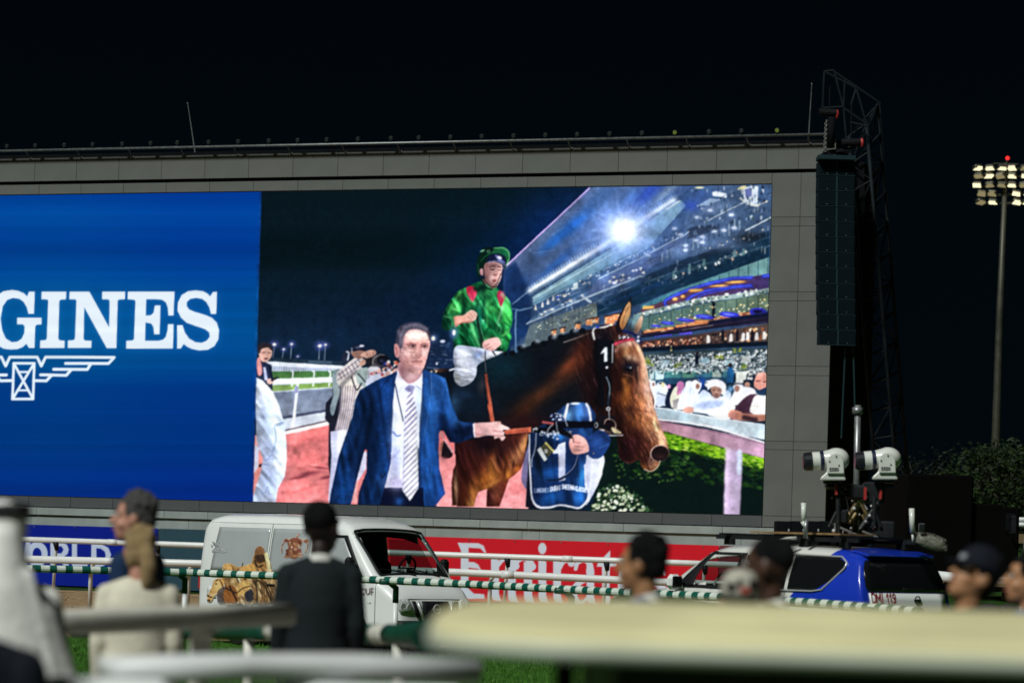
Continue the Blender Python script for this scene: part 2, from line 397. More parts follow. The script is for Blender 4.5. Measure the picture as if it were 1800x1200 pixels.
        o = o + curve * (o - .42) * 4 * np.clip(o, 0, 1) * np.clip(1 - o, 0, 1)
        lm = o.mean(2, keepdims=True); o = lm + .88 * (o - lm)
        if bloom:
            hi = np.clip(o - .8, 0, 1)
            for sg in (3, 10): o = o + bloom * np.stack([s.gauss(hi[..., i].astype(np.float32), sg) for i in range(3)], 2)
        s.a = np.clip(o, 0, 1).astype(np.float32)
def glyph_shapes():
    G = [(268,143),(262,320),(218,320),(205,270),(180,225),(145,200),(95,193),(50,210),(15,260),(-2,360),(10,450),(40,515),(85,543),(130,540),(165,515),(185,470),(188,420),(175,403),(128,403),(128,350),(322,350),(322,403),(283,405),(272,420),(266,590),(222,590),(202,557),(170,585),(130,599),(80,602),(20,595),(-40,560),(-85,490),(-100,370),(-85,260),(-40,180),(20,140),(90,130),(140,138),(180,155),(208,180),(222,143)]
    I = [(322,143),(517,143),(515,205),(478,207),(466,212),(462,225),(455,510),(459,524),(470,530),(505,532),(503,590),(310,590),(312,530),(348,528),(359,523),(363,510),(374,220),(371,209),(362,206),(320,204)]
    N = [(543,143),(700,143),(856,425),(860,222),(856,209),(845,205),(800,204),(802,143),(983,143),(981,204),(940,206),(928,210),(924,222),(914,592),(838,592),(660,268),(655,512),(659,525),(670,531),(718,532),(716,590),(529,590),(530,530),(570,528),(582,524),(586,512),(597,222),(595,210),(586,205),(541,204)]
    E_ = [(1004,143),(1374,143),(1366,333),(1325,333),(1320,270),(1305,228),(1275,208),(1230,204),(1150,204),(1147,333),(1185,330),(1207,312),(1218,255),(1218,252),(1263,252),(1256,482),(1213,482),(1207,425),(1190,396),(1145,388),(1141,532),(1250,532),(1285,522),(1305,500),(1318,450),(1322,400),(1367,400),(1362,594),(991,594),(992,532),(1035,530),(1048,526),(1053,514),(1064,225),(1061,212),(1050,208),(1003,204)]
    S = [(1710,145),(1704,320),(1662,320),(1650,270),(1625,225),(1590,200),(1545,193),(1500,200),(1472,225),(1470,255),(1490,285),(1540,305),(1610,325),(1670,350),(1710,390),(1727,450),(1722,520),(1690,575),(1640,603),(1570,609),(1510,597),(1470,577),(1447,558),(1425,594),(1394,594),(1395,410),(1438,410),(1455,465),(1490,515),(1540,543),(1590,548),(1630,530),(1652,500),(1648,465),(1615,440),(1540,415),(1470,390),(1425,350),(1398,295),(1400,230),(1430,170),(1480,140),(1540,132),(1600,140),(1635,158),(1655,180),(1678,145)]
    return G, I, N, E_, S

def paint_screen():
    rng = random.Random(7)
    c = Canvas(-330, 312, 1372, 920, (3, 26, 38))
    f, l, e = c.fill, c.line, c.ell
    # ---------------- left: blue title card
    ys = [312, 345, 375, 410, 440, 480, 520, 580, 640, 680, 720, 780, 850, 920]
    cs = [(0,62,160),(0,66,164),(0,76,168),(0,66,158),(0,62,150),(0,74,158),(0,84,160),(0,88,160),(0,80,152),(0,60,140),(0,56,134),(0,58,140),(2,48,138),(6,40,134)]
    yy = np.arange(c.h) + c.y0
    col = np.stack([np.interp(yy, ys, [k[i] for k in cs]) for i in range(3)], 1) / 255
    nz = np.random.RandomState(3)
    band = np.interp(yy, np.arange(300, 930, 14), nz.normal(0, .012, 45)) + np.interp(yy, np.arange(300, 930, 4), nz.normal(0, .006, 158))
    col = col * (1 + band[:, None] * 2)
    c.a[:, :] = col[:, None, :] * .93
    xg = np.linspace(-1, 1, c.w)
    c.a[:, :, 1] *= (1 + .05 * np.sin(xg * 9))[None]
    c.z(0, 480, 4.5)
    W = (229, 241, 251)
    for k in range(3):
        for gpts in glyph_shapes(): f(gpts, (40, 130, 205), blur=5 + 4 * k, a=.16)
    for gpts in glyph_shapes(): f(gpts, W)
    G, I, N, E_, S = glyph_shapes()
    f([(x - 1112, y) for x, y in N], W)
    f([(-860 + 270 * math.cos(t), 366 + 236 * math.sin(t)) for t in np.linspace(0, 6.283, 48)] , W)
    f([(-860 + 165 * math.cos(t), 366 + 172 * math.sin(t)) for t in np.linspace(0, 6.283, 48)], (0, 86, 160))
    for mir in (0, 1):
        X = (lambda x: 358 - x) if mir else (lambda x: x)
        for path in ([(180,662),(287,662),(320,732),(354,662),(897,664),(852,712),(512,712)], [(712,716),(684,760),(418,758)], [(556,763),(518,806),(314,803)], [(398,810),(360,850),(262,848)]):
            l([(X(x), y) for x, y in path], 23, W, sm=0)
    l([(102,711),(264,711),(255,994),(92,994),(102,711)], 21, W, sm=0)
    l([(102,711),(255,994)], 20, W, sm=0); l([(264,711),(92,994)], 20, W, sm=0)
    l([(140,780),(222,780)], 17, W, sm=0); l([(132,925),(220,925)], 17, W, sm=0)
    # ---------------- right: live feed, clipped to its window
    c.z()
    c.clip = f([(459,300),(1400,300),(1400,930),(443.4,930),(443.4,900)], 0, raw=True)
    f([(440,300),(1400,300),(1400,930),(430,930)], (5,24,32), g=((600,330),(600,640),(10,32,54)))
    f([(430,406),(900,404),(900,470),(430,470)], (2,20,26), blur=9, a=.75)
    e(830,500,90,110,(0,34,76),soft=1,a=.6,rot=.5); e(960,400,110,60,(0,42,120),soft=1,a=.55,rot=-.75)
    e(700,560,160,60,(6,30,60),soft=1,a=.6); e(540,600,150,40,(16,44,78),soft=1,a=.5)
    # far lights
    c.z(430,560,3.53)
    for x, y, r, pole in ((180,158,11,240),(239,188,7,240),(287,156,8,270),(325,232,5,232),(462,166,12,290),(498,160,8,285)):
        l([(x,y),(x-9,pole)], 4, (190,200,215), a=.8)
        e(x,y,r*2.6,r*2.2,(90,100,190),soft=1,a=.8); e(x,y,r,r*.75,(255,250,225))
    f([(120,238),(600,262),(600,290),(120,272)], (30,52,70)); f([(390,258),(535,264),(535,278),(390,272)], (70,92,110))
    # racecourse rails, turf, road
    f([(120,262),(620,292),(620,330),(120,325)], (196,208,228)); 
    for k in range(26): l([(150+k*15,283+k*.7),(150+k*15,318)], 5, (88,110,150), a=.55)
    l([(120,268),(600,296)], 9, (236,242,255)); l([(120,285),(600,306)], 8, (240,244,255))
    f([(150,325),(600,322),(600,405),(150,395)], (66,118,62), g=((300,325),(300,400),(86,138,60)))
    f([(150,400),(560,388),(560,425),(170,452)], (108,148,60), g=((400,390),(400,440),(132,166,92)))
    for x in (296,428,528): l([(x-10,325),(x,335),(x-8,415)], 9, (238,242,255))
    f([(150,372),(560,360),(560,392),(150,412)], (244,247,255)); l([(150,410),(560,391)], 4, (170,185,215))
    f([(120,455),(560,425),(560,560),(120,625)], (116,130,158), g=((300,440),(300,600),(134,146,170)))
    l([(140,455),(560,424)], 6, (215,225,240))
    f([(120,622),(560,552),(560,570),(120,640)], (70,76,104), blur=.6); f([(120,640),(560,568),(560,640),(120,715)], (206,214,226))
    f([(318,400),(332,400),(304,700),(282,700)], (240,244,255)); l([(318,425),(314,450)], 24, (120,125,160))
    f([(120,722),(560,622),(560,650),(120,765)], (246,240,236)); l([(120,722),(560,621)], 9, (88,76,92))
    # red carpet
    f([(60,760),(560,650),(1300,700),(1300,1160),(40,1160)], (226,118,118), g=((300,700),(300,1130),(236,134,136)))
    for k in range(60):
        x = rng.uniform(220,560); y = rng.uniform(720,1120)
        e(x,y,rng.uniform(25,70),rng.uniform(4,11),rng.choice([(200,88,92),(244,156,150),(214,104,106),(240,140,140)]),rot=rng.uniform(-.35,.1),a=.28,soft=1)
    for x,y,rx,ry,rt in ((395,960,75,14,-.15),(330,985,60,9,-.2),(500,985,40,10,-.2),(470,925,60,7,.1)): e(x,y,rx,ry,(110,44,58),rot=rt,soft=1,a=.85)
    c.z(760,710,6); f([(60,520),(1010,560),(1010,1110),(40,1110)], (238,140,142), g=((300,500),(300,1080),(246,168,172)))
    e(900,900,120,60,(222,118,120),soft=1,a=.6); e(620,900,60,120,(232,150,150),soft=1,a=.5)
    # ---------------- grandstand
    c.z(900,310,3.75)
    B = (46,74,112)
    f([(505,60),(1760,50),(1760,1200),(-10,1200),(-60,620)], B)
    f([(505,75),(0,545),(-60,605),(-60,900),(110,760),(700,380),(1080,140),(1180,60),(600,60)], (78,100,138), g=((350,250),(520,480),(66,96,150)))   # roof soffit
    cl0 = c.clip; c.clip = cl0 * f([(505,60),(0,545),(-60,605),(-60,900),(110,760),(700,380),(1080,140),(1190,40),(600,40)], 0, raw=True)
    for x,y,rx,ry,col,a_ in ((420,300,190,40,(10,90,200),.8),(250,440,160,30,(14,90,190),.7),(560,150,130,50,(52,92,150),.8),(880,110,150,50,(28,60,190),.75),(760,150,120,40,(70,120,200),.6),(120,560,110,50,(60,80,118),.8),(60,700,100,60,(30,60,110),.8),(480,480,150,40,(110,140,190),.6),(640,250,60,130,(120,170,235),.5),(300,560,160,26,(30,90,180),.7),(1000,110,140,26,(150,170,190),.6)):
        e(x,y,rx,ry,col,rot=-.72,soft=1,a=a_)
    for k in range(16):
        x=rng.uniform(60,950); y=545-x*.93+rng.uniform(30,220); l([(x,y),(x+rng.uniform(60,200),y-rng.uniform(10,60))],rng.uniform(2,5),rng.choice([(150,175,215),(30,90,190),(120,150,200)]),a=.35)
    c.clip = cl0
    f([(-60,615),(20,560),(110,760),(130,1010),(-60,1160)], (14,44,92), blur=2, a=.9)
    l([(0,838),(110,748)],6,(120,150,190)); l([(20,1160),(22,900),(50,880),(130,860)],9,(100,140,180)); l([(-20,870),(28,872)],4,(100,140,180))
    l([(505,73),(300,265),(0,545),(-60,602)], 9, (168,110,240), sm=0); l([(505,73),(300,265),(0,545),(-60,602)], 4.5, (255,236,250), sm=0)
    # tiers below the lamp row
    f([(130,790),(700,440),(1075,160),(1110,155),(1140,190),(880,480),(560,640),(135,860)], (132,174,190), g=((300,700),(330,760),(96,140,168)))
    l([(140,800),(560,560),(860,395)], 6, (205,235,235)); l([(140,830),(560,625),(860,470)], 5, (60,96,130))
    f([(135,850),(560,635),(880,480),(1130,320),(1140,390),(880,520),(465,800),(130,940)], (44,74,116))
    c.dots([(280,790),(420,690),(860,480),(1100,350),(1100,390),(860,525),(430,740),(290,820)], 120, [(235,240,235),(30,40,60),(214,190,160),(120,150,190),(250,250,240)], 3, 7, rng)
    for x,y in ((150,860),(196,842),(232,822),(268,800),(300,795)): f([(x-9,y+18),(x-2,y-18),(x+3,y-18),(x+9,y+18)], (232,226,216))
    f([(398,745),(398,705),(430,690),(432,735)], (215,225,220)); e(298,795,9,9,(30,70,230))
    f([(130,925),(560,722),(860,560),(880,600),(470,800),(100,960)], (74,108,150)); 
    c.dots([(150,915),(460,775),(460,800),(150,945)], 26, [(230,235,235),(40,60,90),(200,180,160)], 4, 8, rng, asp=1.6)
    f([(570,668),(880,505),(1130,390),(1140,470),(960,560),(840,650),(470,800)], (74,92,140))
    c.dots([(620,680),(900,560),(930,560),(860,640),(640,720)], 16, [(255,244,220),(240,240,255)], 5, 9, rng, asp=1.5)
    l([(95,968),(465,805),(840,655),(890,662)], 13, (170,190,208), sm=0); l([(95,972),(465,812),(840,664)], 4, (60,80,110), sm=0)
    l([(465,790),(515,825)], 16, (190,205,220)); l([(565,672),(870,522),(905,520)], 8, (180,200,215), sm=0); l([(870,505),(905,520)], 14, (205,215,225))
    # glass curtain, lower left
    f([(110,975),(555,825),(555,935),(440,985),(160,1130),(60,1160)], (84,102,112), g=((150,1000),(550,850),(98,110,112)))
    for k in range(30):
        x = 130 + k * 14.5; y = 972 - (x - 110) * .335
        l([(x, y), (x + rng.uniform(-3, 3), y + rng.uniform(60, 130))], rng.uniform(2, 6), rng.choice([(58,76,88),(128,138,134),(140,146,120),(70,90,104)]), a=.6)
    c.dots([(150,990),(540,850),(540,900),(150,1030)], 34, [(255,248,210),(235,240,230),(190,220,120)], 2.5, 4.5, rng)
    for x,y,w_,h_ in ((272,1025,30,36),(330,1010,30,34),(430,985,34,38),(505,955,44,44),(550,945,34,40),(640,940,66,56),(690,925,60,50)):
        f([(x-w_/2,y+h_/2),(x-w_/2,y-h_/2+8),(x+w_/2,y-h_/2),(x+w_/2,y+h_/2)], (206,130,84)); l([(x-w_/2-4,y-h_/2+6),(x+w_/2+4,y-h_/2-3)],8,(40,30,34))
        c.dots([(x-w_/2,y+h_/2),(x-w_/2,y-h_/2+10),(x+w_/2,y-h_/2+4),(x+w_/2,y+h_/2)], 5, [(250,210,150),(120,60,40),(255,240,200)], 3, 6, rng)
    # big dark gallery
    f([(555,835),(840,668),(1000,600),(1300,470),(1690,340),(1690,545),(1100,730),(840,835),(555,920)], (14,42,66), g=((900,560),(1000,760),(16,48,74)))
    for a0,a1,w_,col in (((560,830),(880,668),30,(44,74,112)),((900,660),(1640,380),46,(16,34,52)),((880,690),(1690,450),10,(60,96,116)),((600,850),(1000,690),22,(16,50,96)),((1200,520),(1640,345),40,(26,40,56))):
        l([a0,a1],w_,col,blur=2,a=.8)
    c.dots([(940,680),(1540,470),(1560,505),(950,720)], 46, [(150,170,180),(60,90,110),(230,235,235),(30,60,60),(190,160,140)], 3, 9, rng, rot=1.2, asp=1.4)
    for x,y in ((1460,500),(1520,490),(1260,565),(1165,595),(1060,640)): f([(x-9,y+30),(x-6,y-20),(x+8,y-24),(x+12,y+24)],(96,140,140),a=.9)
    # upper right terraces
    f([(1130,330),(1180,60),(1760,40),(1760,330),(1640,370),(1200,520),(960,570),(1140,400)], (62,88,124))
    for x,y,rx,ry,col in ((1250,120,90,60,(44,80,150)),(1180,190,60,40,(28,60,190)),(1600,250,90,50,(40,60,90)),(1400,450,160,40,(84,110,150)),(1080,470,60,50,(96,116,156)),(1330,200,90,40,(100,120,150)),(1640,110,60,60,(70,110,170))): e(x,y,rx,ry,col,soft=1,a=.8)
    for x in range(985,1520,34):
        y = 560 - (x-985)*.42 + rng.uniform(-15,15); l([(x,y),(x+rng.uniform(-4,4),y-rng.uniform(40,80))],rng.uniform(6,14),rng.choice([(150,180,200),(26,44,70),(180,200,210),(90,120,160)]),a=.75)
    e(1250,345,100,26,(22,30,44),rot=-.1); f([(1150,380),(1160,350),(1340,330),(1345,350),(1150,410)],(26,36,52)); l([(1245,330),(1248,420)],6,(30,40,60))
    e(1560,390,90,32,(28,36,46),rot=-.1,soft=1); 
    for a0,a1,w_ in (((1265,298),(1520,168),8),((1535,352),(1700,268),9),((1110,400),(1160,360),7),((1220,190),(1360,150),9),((905,500),(1110,392),8)): l([a0,a1],w_,(206,220,226))
    l([(1500,140),(1550,180),(1610,190),(1675,160)],12,(226,228,214),sm=0); f([(1520,70),(1582,60),(1618,62),(1612,185),(1560,178),(1522,150)],(226,236,246)); f([(1530,80),(1576,72),(1572,130),(1534,132)],(110,120,190))
    f([(1316,98),(1345,94),(1410,112),(1408,138),(1318,124)],(240,246,250)); f([(1225,185),(1300,140),(1365,150),(1290,188)],(150,176,206))
    e(1510,72,30,12,(250,240,170),rot=-.3); e(1230,70,30,6,(250,246,180))
    for x,y in ((1215,265),(1440,250),(1460,335),(1330,360),(1390,352),(1300,220),(1250,395),(1210,418),(1250,430),(1140,452),(1138,482),(1105,380),(1065,340)):
        e(x,y,17,9,(250,250,240)); e(x,y,26,18,(190,210,255),soft=1,a=.5)
    for k in range(70):
        x=rng.uniform(1160,1690); y=rng.uniform(80,330)-(x-1160)*.05
        e(x,y,rng.uniform(3,9),rng.uniform(6,18),rng.choice([(30,44,70),(200,214,226),(110,140,180),(60,80,70),(230,236,240),(20,30,40)]),a=.75)
    c.dots([(1160,500),(1690,330),(1690,350),(1180,520)],10,[(255,240,200)],3,5,rng)
    for k in range(420):
        t=rng.random(); u=rng.random(); x=130+t*1560; y=(980-t*760)+(u-.5)*(180+t*420); L=rng.uniform(12,80)
        if y<60 or (x<560 and y>990) or (x>840 and y>840-(x-840)*.37): continue
        if (y-748)<-(x-115)*.636+40: continue
        l([(x,y),(x+L,y-L*(.5-.14*u))],rng.uniform(1.5,5),rng.choice([(12,26,44),(18,36,60),(120,150,180),(170,190,205),(60,86,120),(8,16,30),(30,56,90)]),a=rng.uniform(.25,.75))
    for k in range(300):
        t=rng.random(); x=150+t*1540; y=(930-t*700)+(rng.random()-.5)*(120+t*420)
        if y<60 or (x>840 and y>840-(x-840)*.37) or (y-748)<-(x-115)*.636+60: continue
        l([(x,y),(x+rng.uniform(-2,2),y-rng.uniform(8,34))],rng.uniform(1.5,5),rng.choice([(10,20,34),(200,214,226),(140,166,190),(26,44,70),(230,226,206),(70,96,130)]),a=rng.uniform(.3,.8))
    # lamp row and flare
    l([(108,752),(590,460),(700,390)], [26,44,56], (214,238,255), blur=5, a=.85); l([(800,330),(1065,150)], [50,34], (214,236,255), blur=5, a=.8)
    l([(115,748),(590,455),(735,360)], [14,26,40], (255,255,255), blur=1.5); l([(735,360),(1060,150)], [40,18], (250,255,255), blur=1.5)
    for k in range(54):
        t=k/53; x=115+940*t; y=748-598*t; l([(x,y-4),(x-9,y-24-10*math.sin(3.1*t))],4,(245,252,255),a=.6)
    l([(860,290),(1100,160)],5,(150,180,200)); l([(1010,215),(1100,158)],7,(240,240,230))
    for k in range(26):
        an=rng.uniform(0,6.283); L=rng.uniform(90,300); l([(735,355),(735+math.cos(an)*L,355+math.sin(an)*L*.8)],[26,1],(200,222,255),a=.34,blur=2,sm=0)
    e(735,350,300,230,(70,120,235),soft=1,a=.5); e(735,355,170,140,(170,205,255),soft=1,a=.75); e(735,355,110,95,(235,245,255),soft=1,a=.9); e(738,355,84,74,(255,255,255),soft=1,a=1); e(742,352,64,56,(255,255,255),soft=1)
    e(1150,330,420,200,(96,130,190),soft=1,a=.28,rot=-.5); e(600,620,420,110,(110,150,200),soft=1,a=.22,rot=-.55)
    # glass fascia with neon ceiling
    f([(845,845),(1100,735),(1690,528),(1690,650),(1100,770),(845,900)], (62,128,150), g=((900,800),(1690,560),(120,170,170)))
    for k in range(14): x=850+k*64; l([(x,850-(x-850)*.385),(x,850-(x-850)*.385+120)],5,(30,70,90),a=.8)
    f([(1010,812),(1140,752),(1380,690),(1580,655),(1690,640),(1685,745),(1220,815),(1010,852),(845,900),(845,870)], (96,62,86), g=((1000,830),(1690,700),(66,50,110)))
    for pts,w_ in (([(1010,850),(1012,812),(1140,752),(1250,716),(1430,672),(1575,662)],20),([(1150,815),(1185,785),(1300,745),(1470,722),(1575,722)],18),([(1220,800),(1260,775),(1440,735),(1570,710)],9),([(1655,655),(1690,650)],24)): l(pts,w_,(32,44,216)); l(pts,w_*.35,(96,130,255),a=.8)
    for x,y,rx,ry in ((1070,805,18,13),(1122,788,15,12),(1208,748,50,13),(1362,718,64,8),(1470,693,70,10)): e(x,y,rx,ry,(196,120,40),rot=-.05); e(x,y-1,rx*.8,ry*.6,(255,206,120),rot=-.05)
    f([(860,850),(935,850),(930,868),(858,872)],(236,190,92))
    l([(830,912),(1030,862),(1240,812),(1480,785),(1690,745)], 30, (150,176,176)); 
    c.dots([(830,905),(1030,848),(1240,798),(1690,733),(1690,765),(1240,830),(1030,880),(840,925)],90,[(226,234,228),(96,120,110),(245,245,240),(60,90,84),(190,205,196)],5,11,rng)
    f([(800,905),(850,915),(830,1000),(780,1000)],(120,160,170))
    f([(840,930),(1030,886),(1240,838),(1690,770),(1690,880),(1400,930),(850,1040)], (84,122,118), g=((900,960),(1690,800),(96,116,96)))
    for k in range(12): x=900+k*72; l([(x,915-(x-900)*.19),(x,1000-(x-900)*.17)],5,(34,60,62),a=.85)
    l([(1325,830),(1325,980)],22,(16,24,40))
    c.dots([(860,960),(1300,850),(1690,800),(1690,880),(1300,920),(860,1010)],70,[(255,236,170),(250,220,140),(255,250,225)],3.5,6.5,rng)
    f([(850,1015),(1060,990),(1430,920),(1690,890),(1690,960),(850,1050)],(44,34,60))
    for pts in ([(870,1022),(960,1008),(1055,998)],[(1080,985),(1200,970),(1310,955)],[(1150,950),(1300,952),(1430,930)],[(1330,938),(1420,925)],[(1500,905),(1560,900)]):
        l(pts,18,(206,110,60)); l(pts,8,(250,186,120),a=.8)
        for k in range(8): e(rng.uniform(pts[0][0],pts[-1][0]),(pts[0][1]+pts[-1][1])/2+rng.uniform(-12,12),12,4,rng.choice([(120,50,40),(250,200,150)]),a=.8)
    for x,y,rx,ry in ((1620,893,58,30),(1430,908,68,18),(1265,922,62,14),(1140,943,60,12),(1020,963,46,11),(945,982,34,8)): e(x,y,rx,ry,(40,44,200),rot=.1); e(x-4,y-2,rx*.6,ry*.4,(96,112,250),rot=.1)
    e(1615,888,34,12,(20,16,60)); f([(928,1040),(1050,1026),(1050,1046),(928,1056)],(78,76,230)); f([(1100,1018),(1182,1010),(1182,1036),(1100,1042)],(96,84,240))
    l([(850,1054),(1200,1010),(1690,935)],12,(20,24,46)); l([(1300,960),(1690,905)],26,(14,24,52),blur=1.5); l([(1120,1008),(1320,978)],3,(200,190,150))
    # warm row of people
    f([(835,1085),(1200,1040),(1690,965),(1690,1090),(835,1140)],(72,46,46), g=((850,1100),(1690,1030),(84,70,66)))
    c.dots([(850,1098),(1250,1055),(1250,1105),(850,1130)],150,[(206,120,80),(236,160,116),(120,60,56),(240,200,170),(90,60,60),(40,26,34)],3,8,rng)
    c.dots([(1250,1040),(1690,980),(1690,1085),(1250,1100)],70,[(226,160,100),(60,44,44),(30,26,34),(150,90,60),(236,206,170),(110,90,84)],6,14,rng)
    for x,y in ((1290,1060),(1440,1050),(1520,1045),(1550,1040),(1610,1040),(1660,1035)):
        f([(x-12,y+36),(x-9,y-8),(x,y-24),(x+10,y-8),(x+13,y+34)],(226,222,220)); e(x,y-24,6,8,(80,56,50))
    for x in (1385,1480,1580): f([(x-10,1085),(x-10,1020),(x,1000),(x+11,1020),(x+12,1085)],(26,24,36))
    l([(835,1140),(1250,1118),(1690,1098)],30,(12,24,40)); l([(835,1162),(1690,1130)],14,(30,66,86))
    e(1046,1142,6,8,(250,236,150)); e(1046,1120,4,6,(250,236,150))
    # ---------------- seated crowd
    c.z(1100,560,6.667)
    f([(180,400),(1700,330),(1700,660),(180,640)],(52,70,80))
    wh=[(236,240,246),(250,250,252),(200,212,224),(24,34,44),(30,60,70),(70,96,70),(150,170,180),(214,220,214),(16,24,34),(120,150,160)]
    c.dots([(200,430),(1680,360),(1680,640),(220,610)],900,wh,4,11,rng,asp=1.35)
    c.dots([(200,440),(1680,360),(1680,640),(220,610)],520,wh[:4]+[(240,244,246)],3,7,rng,asp=1.6)
    for x,y in ((1090,430),(1300,370),(1375,560),(230,470),(600,540),(270,520)): c.dots([(x-45,y-25),(x+45,y-25),(x+45,y+30),(x-45,y+30)],12,[(110,130,40),(80,110,50),(150,160,60)],8,16,rng)
    for y0 in (455,520,585): l([(200,y0+10),(900,y0),(1660,y0-12)],4,(226,232,236),a=.8)
    for k in range(16): x=240+k*92; l([(x,450),(x,600)],4,(220,228,232),a=.55)
    for x0,y0,w_,h_,col in ((1350,430,110,80,(196,204,202)),(1160,480,90,60,(170,200,210)),(880,460,90,60,(150,190,206)),(1250,395,150,30,(30,60,80)),(430,480,80,50,(150,180,196)),(1000,490,70,60,(186,200,200))): f([(x0,y0),(x0+w_,y0-4),(x0+w_,y0+h_-4),(x0,y0+h_)],col,a=.85)
    f([(806,530),(806,440),(815,415),(840,415),(850,440),(848,530)],(12,22,44)); e(828,405,16,18,(30,24,28))
    f([(1175,745),(1180,610),(1200,560),(1240,560),(1262,610),(1255,745)],(24,86,140)); e(1222,540,22,26,(40,30,30)); 
    # glass screen behind the front row
    f([(260,610),(1180,600),(1180,760),(270,760)],(70,132,140), g=((700,610),(700,740),(30,70,100)))
    for x0,x1,col in ((275,325,(206,220,222)),(340,440,(196,214,216)),(460,640,(64,130,132)),(660,800,(90,150,130)),(1010,1110,(190,206,196)),(1290,1410,(206,210,208)),(1420,1480,(150,170,176)),(920,1000,(60,120,140))): f([(x0,615),(x1,612),(x1,700),(x0,715)],col,a=.9)
    l([(260,612),(1180,600)],6,(216,228,228)); c.dots([(270,605),(1150,595),(1150,640),(270,640)],70,wh,6,13,rng)
    f([(440,690),(1180,680),(1180,740),(440,745)],(26,60,92),a=.8); f([(1290,620),(1410,612),(1405,750),(1285,740)],(208,212,206)); f([(1420,610),(1480,612),(1480,720),(1418,700)],(90,100,104)); 
    c.dots([(1425,610),(1475,612),(1475,700),(1422,690)],14,[(230,230,230),(40,50,60)],6,14,rng)
    e(880,750,50,70,(16,70,190),soft=1,a=.8)
    # front row in white
    Wt=(240,246,255); Sh=(176,190,226)
    f([(250,730),(300,720),(345,760),(345,1020),(300,1090),(250,1000)],Wt,sm=1); e(315,740,28,20,(230,235,240)); e(318,765,14,22,(150,100,80))
    f([(345,800),(380,740),(430,740),(480,790),(490,900),(440,1010),(350,1010)],(226,236,250),sm=1); e(415,752,34,14,(60,60,80)); e(430,770,20,30,(226,220,160)); f([(355,900),(470,900),(460,1020),(350,1010)],(206,218,240)); l([(370,870),(470,900)],16,(60,66,100),a=.6)
    f([(460,1010),(470,900),(500,820),(545,800),(580,830),(560,1030)],(16,26,56),sm=1); e(500,790,22,24,(214,150,190))
    f([(520,900),(570,800),(620,790),(640,860),(610,1060),(540,1040),(515,980)],(226,226,206),sm=1); f([(545,950),(620,930),(610,1060),(550,1045)],(96,84,110),a=.5)
    f([(590,790),(605,745),(640,728),(675,745),(680,800),(640,870),(595,890),(600,830)],(204,120,176),sm=1); l([(620,760),(612,860)],8,(150,66,130),a=.6)
    f([(600,1040),(640,880),(690,790),(700,735),(740,712),(790,730),(820,800),(860,900),(862,990),(760,1050),(650,1065)],Wt,sm=1,g=((650,900),(850,900),(214,224,244))); l([(690,735),(740,714),(790,740)],12,(40,44,60)); l([(680,820),(640,1040)],10,Sh,a=.7); l([(760,800),(720,1030)],12,Sh,a=.6)
    f([(770,760),(790,710),(830,705),(870,730),(882,780),(850,860),(800,840)],Wt,sm=1); l([(770,722),(815,708),(868,740)],13,(36,40,56)); e(838,790,24,34,(150,100,84)); f([(850,900),(900,830),(980,870),(1010,930),(870,960)],(206,218,246),sm=1)
    e(960,760,40,40,(226,232,244)); l([(925,750),(975,735)],12,(40,44,60))
    f([(1240,900),(1280,830),(1380,790),(1500,820),(1530,900),(1300,1010),(1220,960)],(236,238,246),sm=1); f([(1250,790),(1280,745),(1350,740),(1370,790),(1340,850),(1280,850)],(226,230,240),sm=1); l([(1252,775),(1300,755),(1370,768)],14,(36,40,52)); e(1300,815,32,40,(160,112,96)); f([(1370,720),(1415,705),(1425,750),(1385,770)],(30,32,44)); e(1420,770,34,30,(196,146,126))
    f([(1130,860),(1180,830),(1230,860),(1220,940),(1150,930)],(216,226,246),sm=1); e(1220,820,40,40,(110,170,214),soft=1)
    # near man leaning on the fence
    f([(770,1010),(850,960),(960,920),(1040,900),(1130,905),(1220,950),(1270,1000),(1280,1080),(1200,1180),(1000,1140),(930,1110),(790,1090)],(228,236,250),sm=1,g=((900,950),(1200,1150),(246,250,255)))
    f([(790,1020),(900,965),(1010,960),(1150,960),(1090,1040),(960,1060),(830,1040)],(160,178,216),sm=1,blur=2,a=.8); f([(930,1085),(1060,1040),(1200,1060),(1210,1150),(1080,1140)],(252,253,255),sm=1,blur=1)
    f([(950,800),(945,750),(985,715),(1060,705),(1130,730),(1170,780),(1160,860),(1110,880),(1090,820),(1000,800),(960,830)],(240,242,248),sm=1); f([(990,810),(1040,790),(1110,810),(1120,860),(1085,920),(1050,930),(1010,890)],(178,130,112),sm=1); 
    e(1030,832,16,6,(80,50,48)); e(1085,835,14,6,(80,50,48)); e(1062,880,22,7,(110,60,60)); e(1062,905,34,18,(96,70,66),soft=1,a=.8); l([(1062,835),(1068,862)],6,(214,170,150))
    f([(660,1075),(700,1045),(760,1040),(790,1070),(770,1100),(690,1095)],(214,160,140),sm=1)
    # dark jacketed man at the edge
    f([(1270,1060),(1350,960),(1450,885),(1540,880),(1700,900),(1700,1160),(1360,1160),(1300,1100)],(70,40,60),sm=1); f([(1460,1100),(1480,960),(1530,890),(1640,880),(1640,1110)],(228,226,224),sm=1,g=((1460,1000),(1640,1000),(250,250,250)))
    f([(1500,760),(1520,670),(1570,630),(1640,640),(1660,760),(1640,880),(1560,880),(1515,830)],(226,156,140),sm=1); f([(1510,800),(1560,830),(1650,800),(1660,880),(1580,895),(1530,870)],(24,52,86),sm=1); e(1545,725,26,7,(90,50,56)); e(1625,735,22,7,(90,50,56)); l([(1590,720),(1592,780)],8,(240,190,170)); e(1560,650,40,20,(245,200,186),soft=1,a=.7)
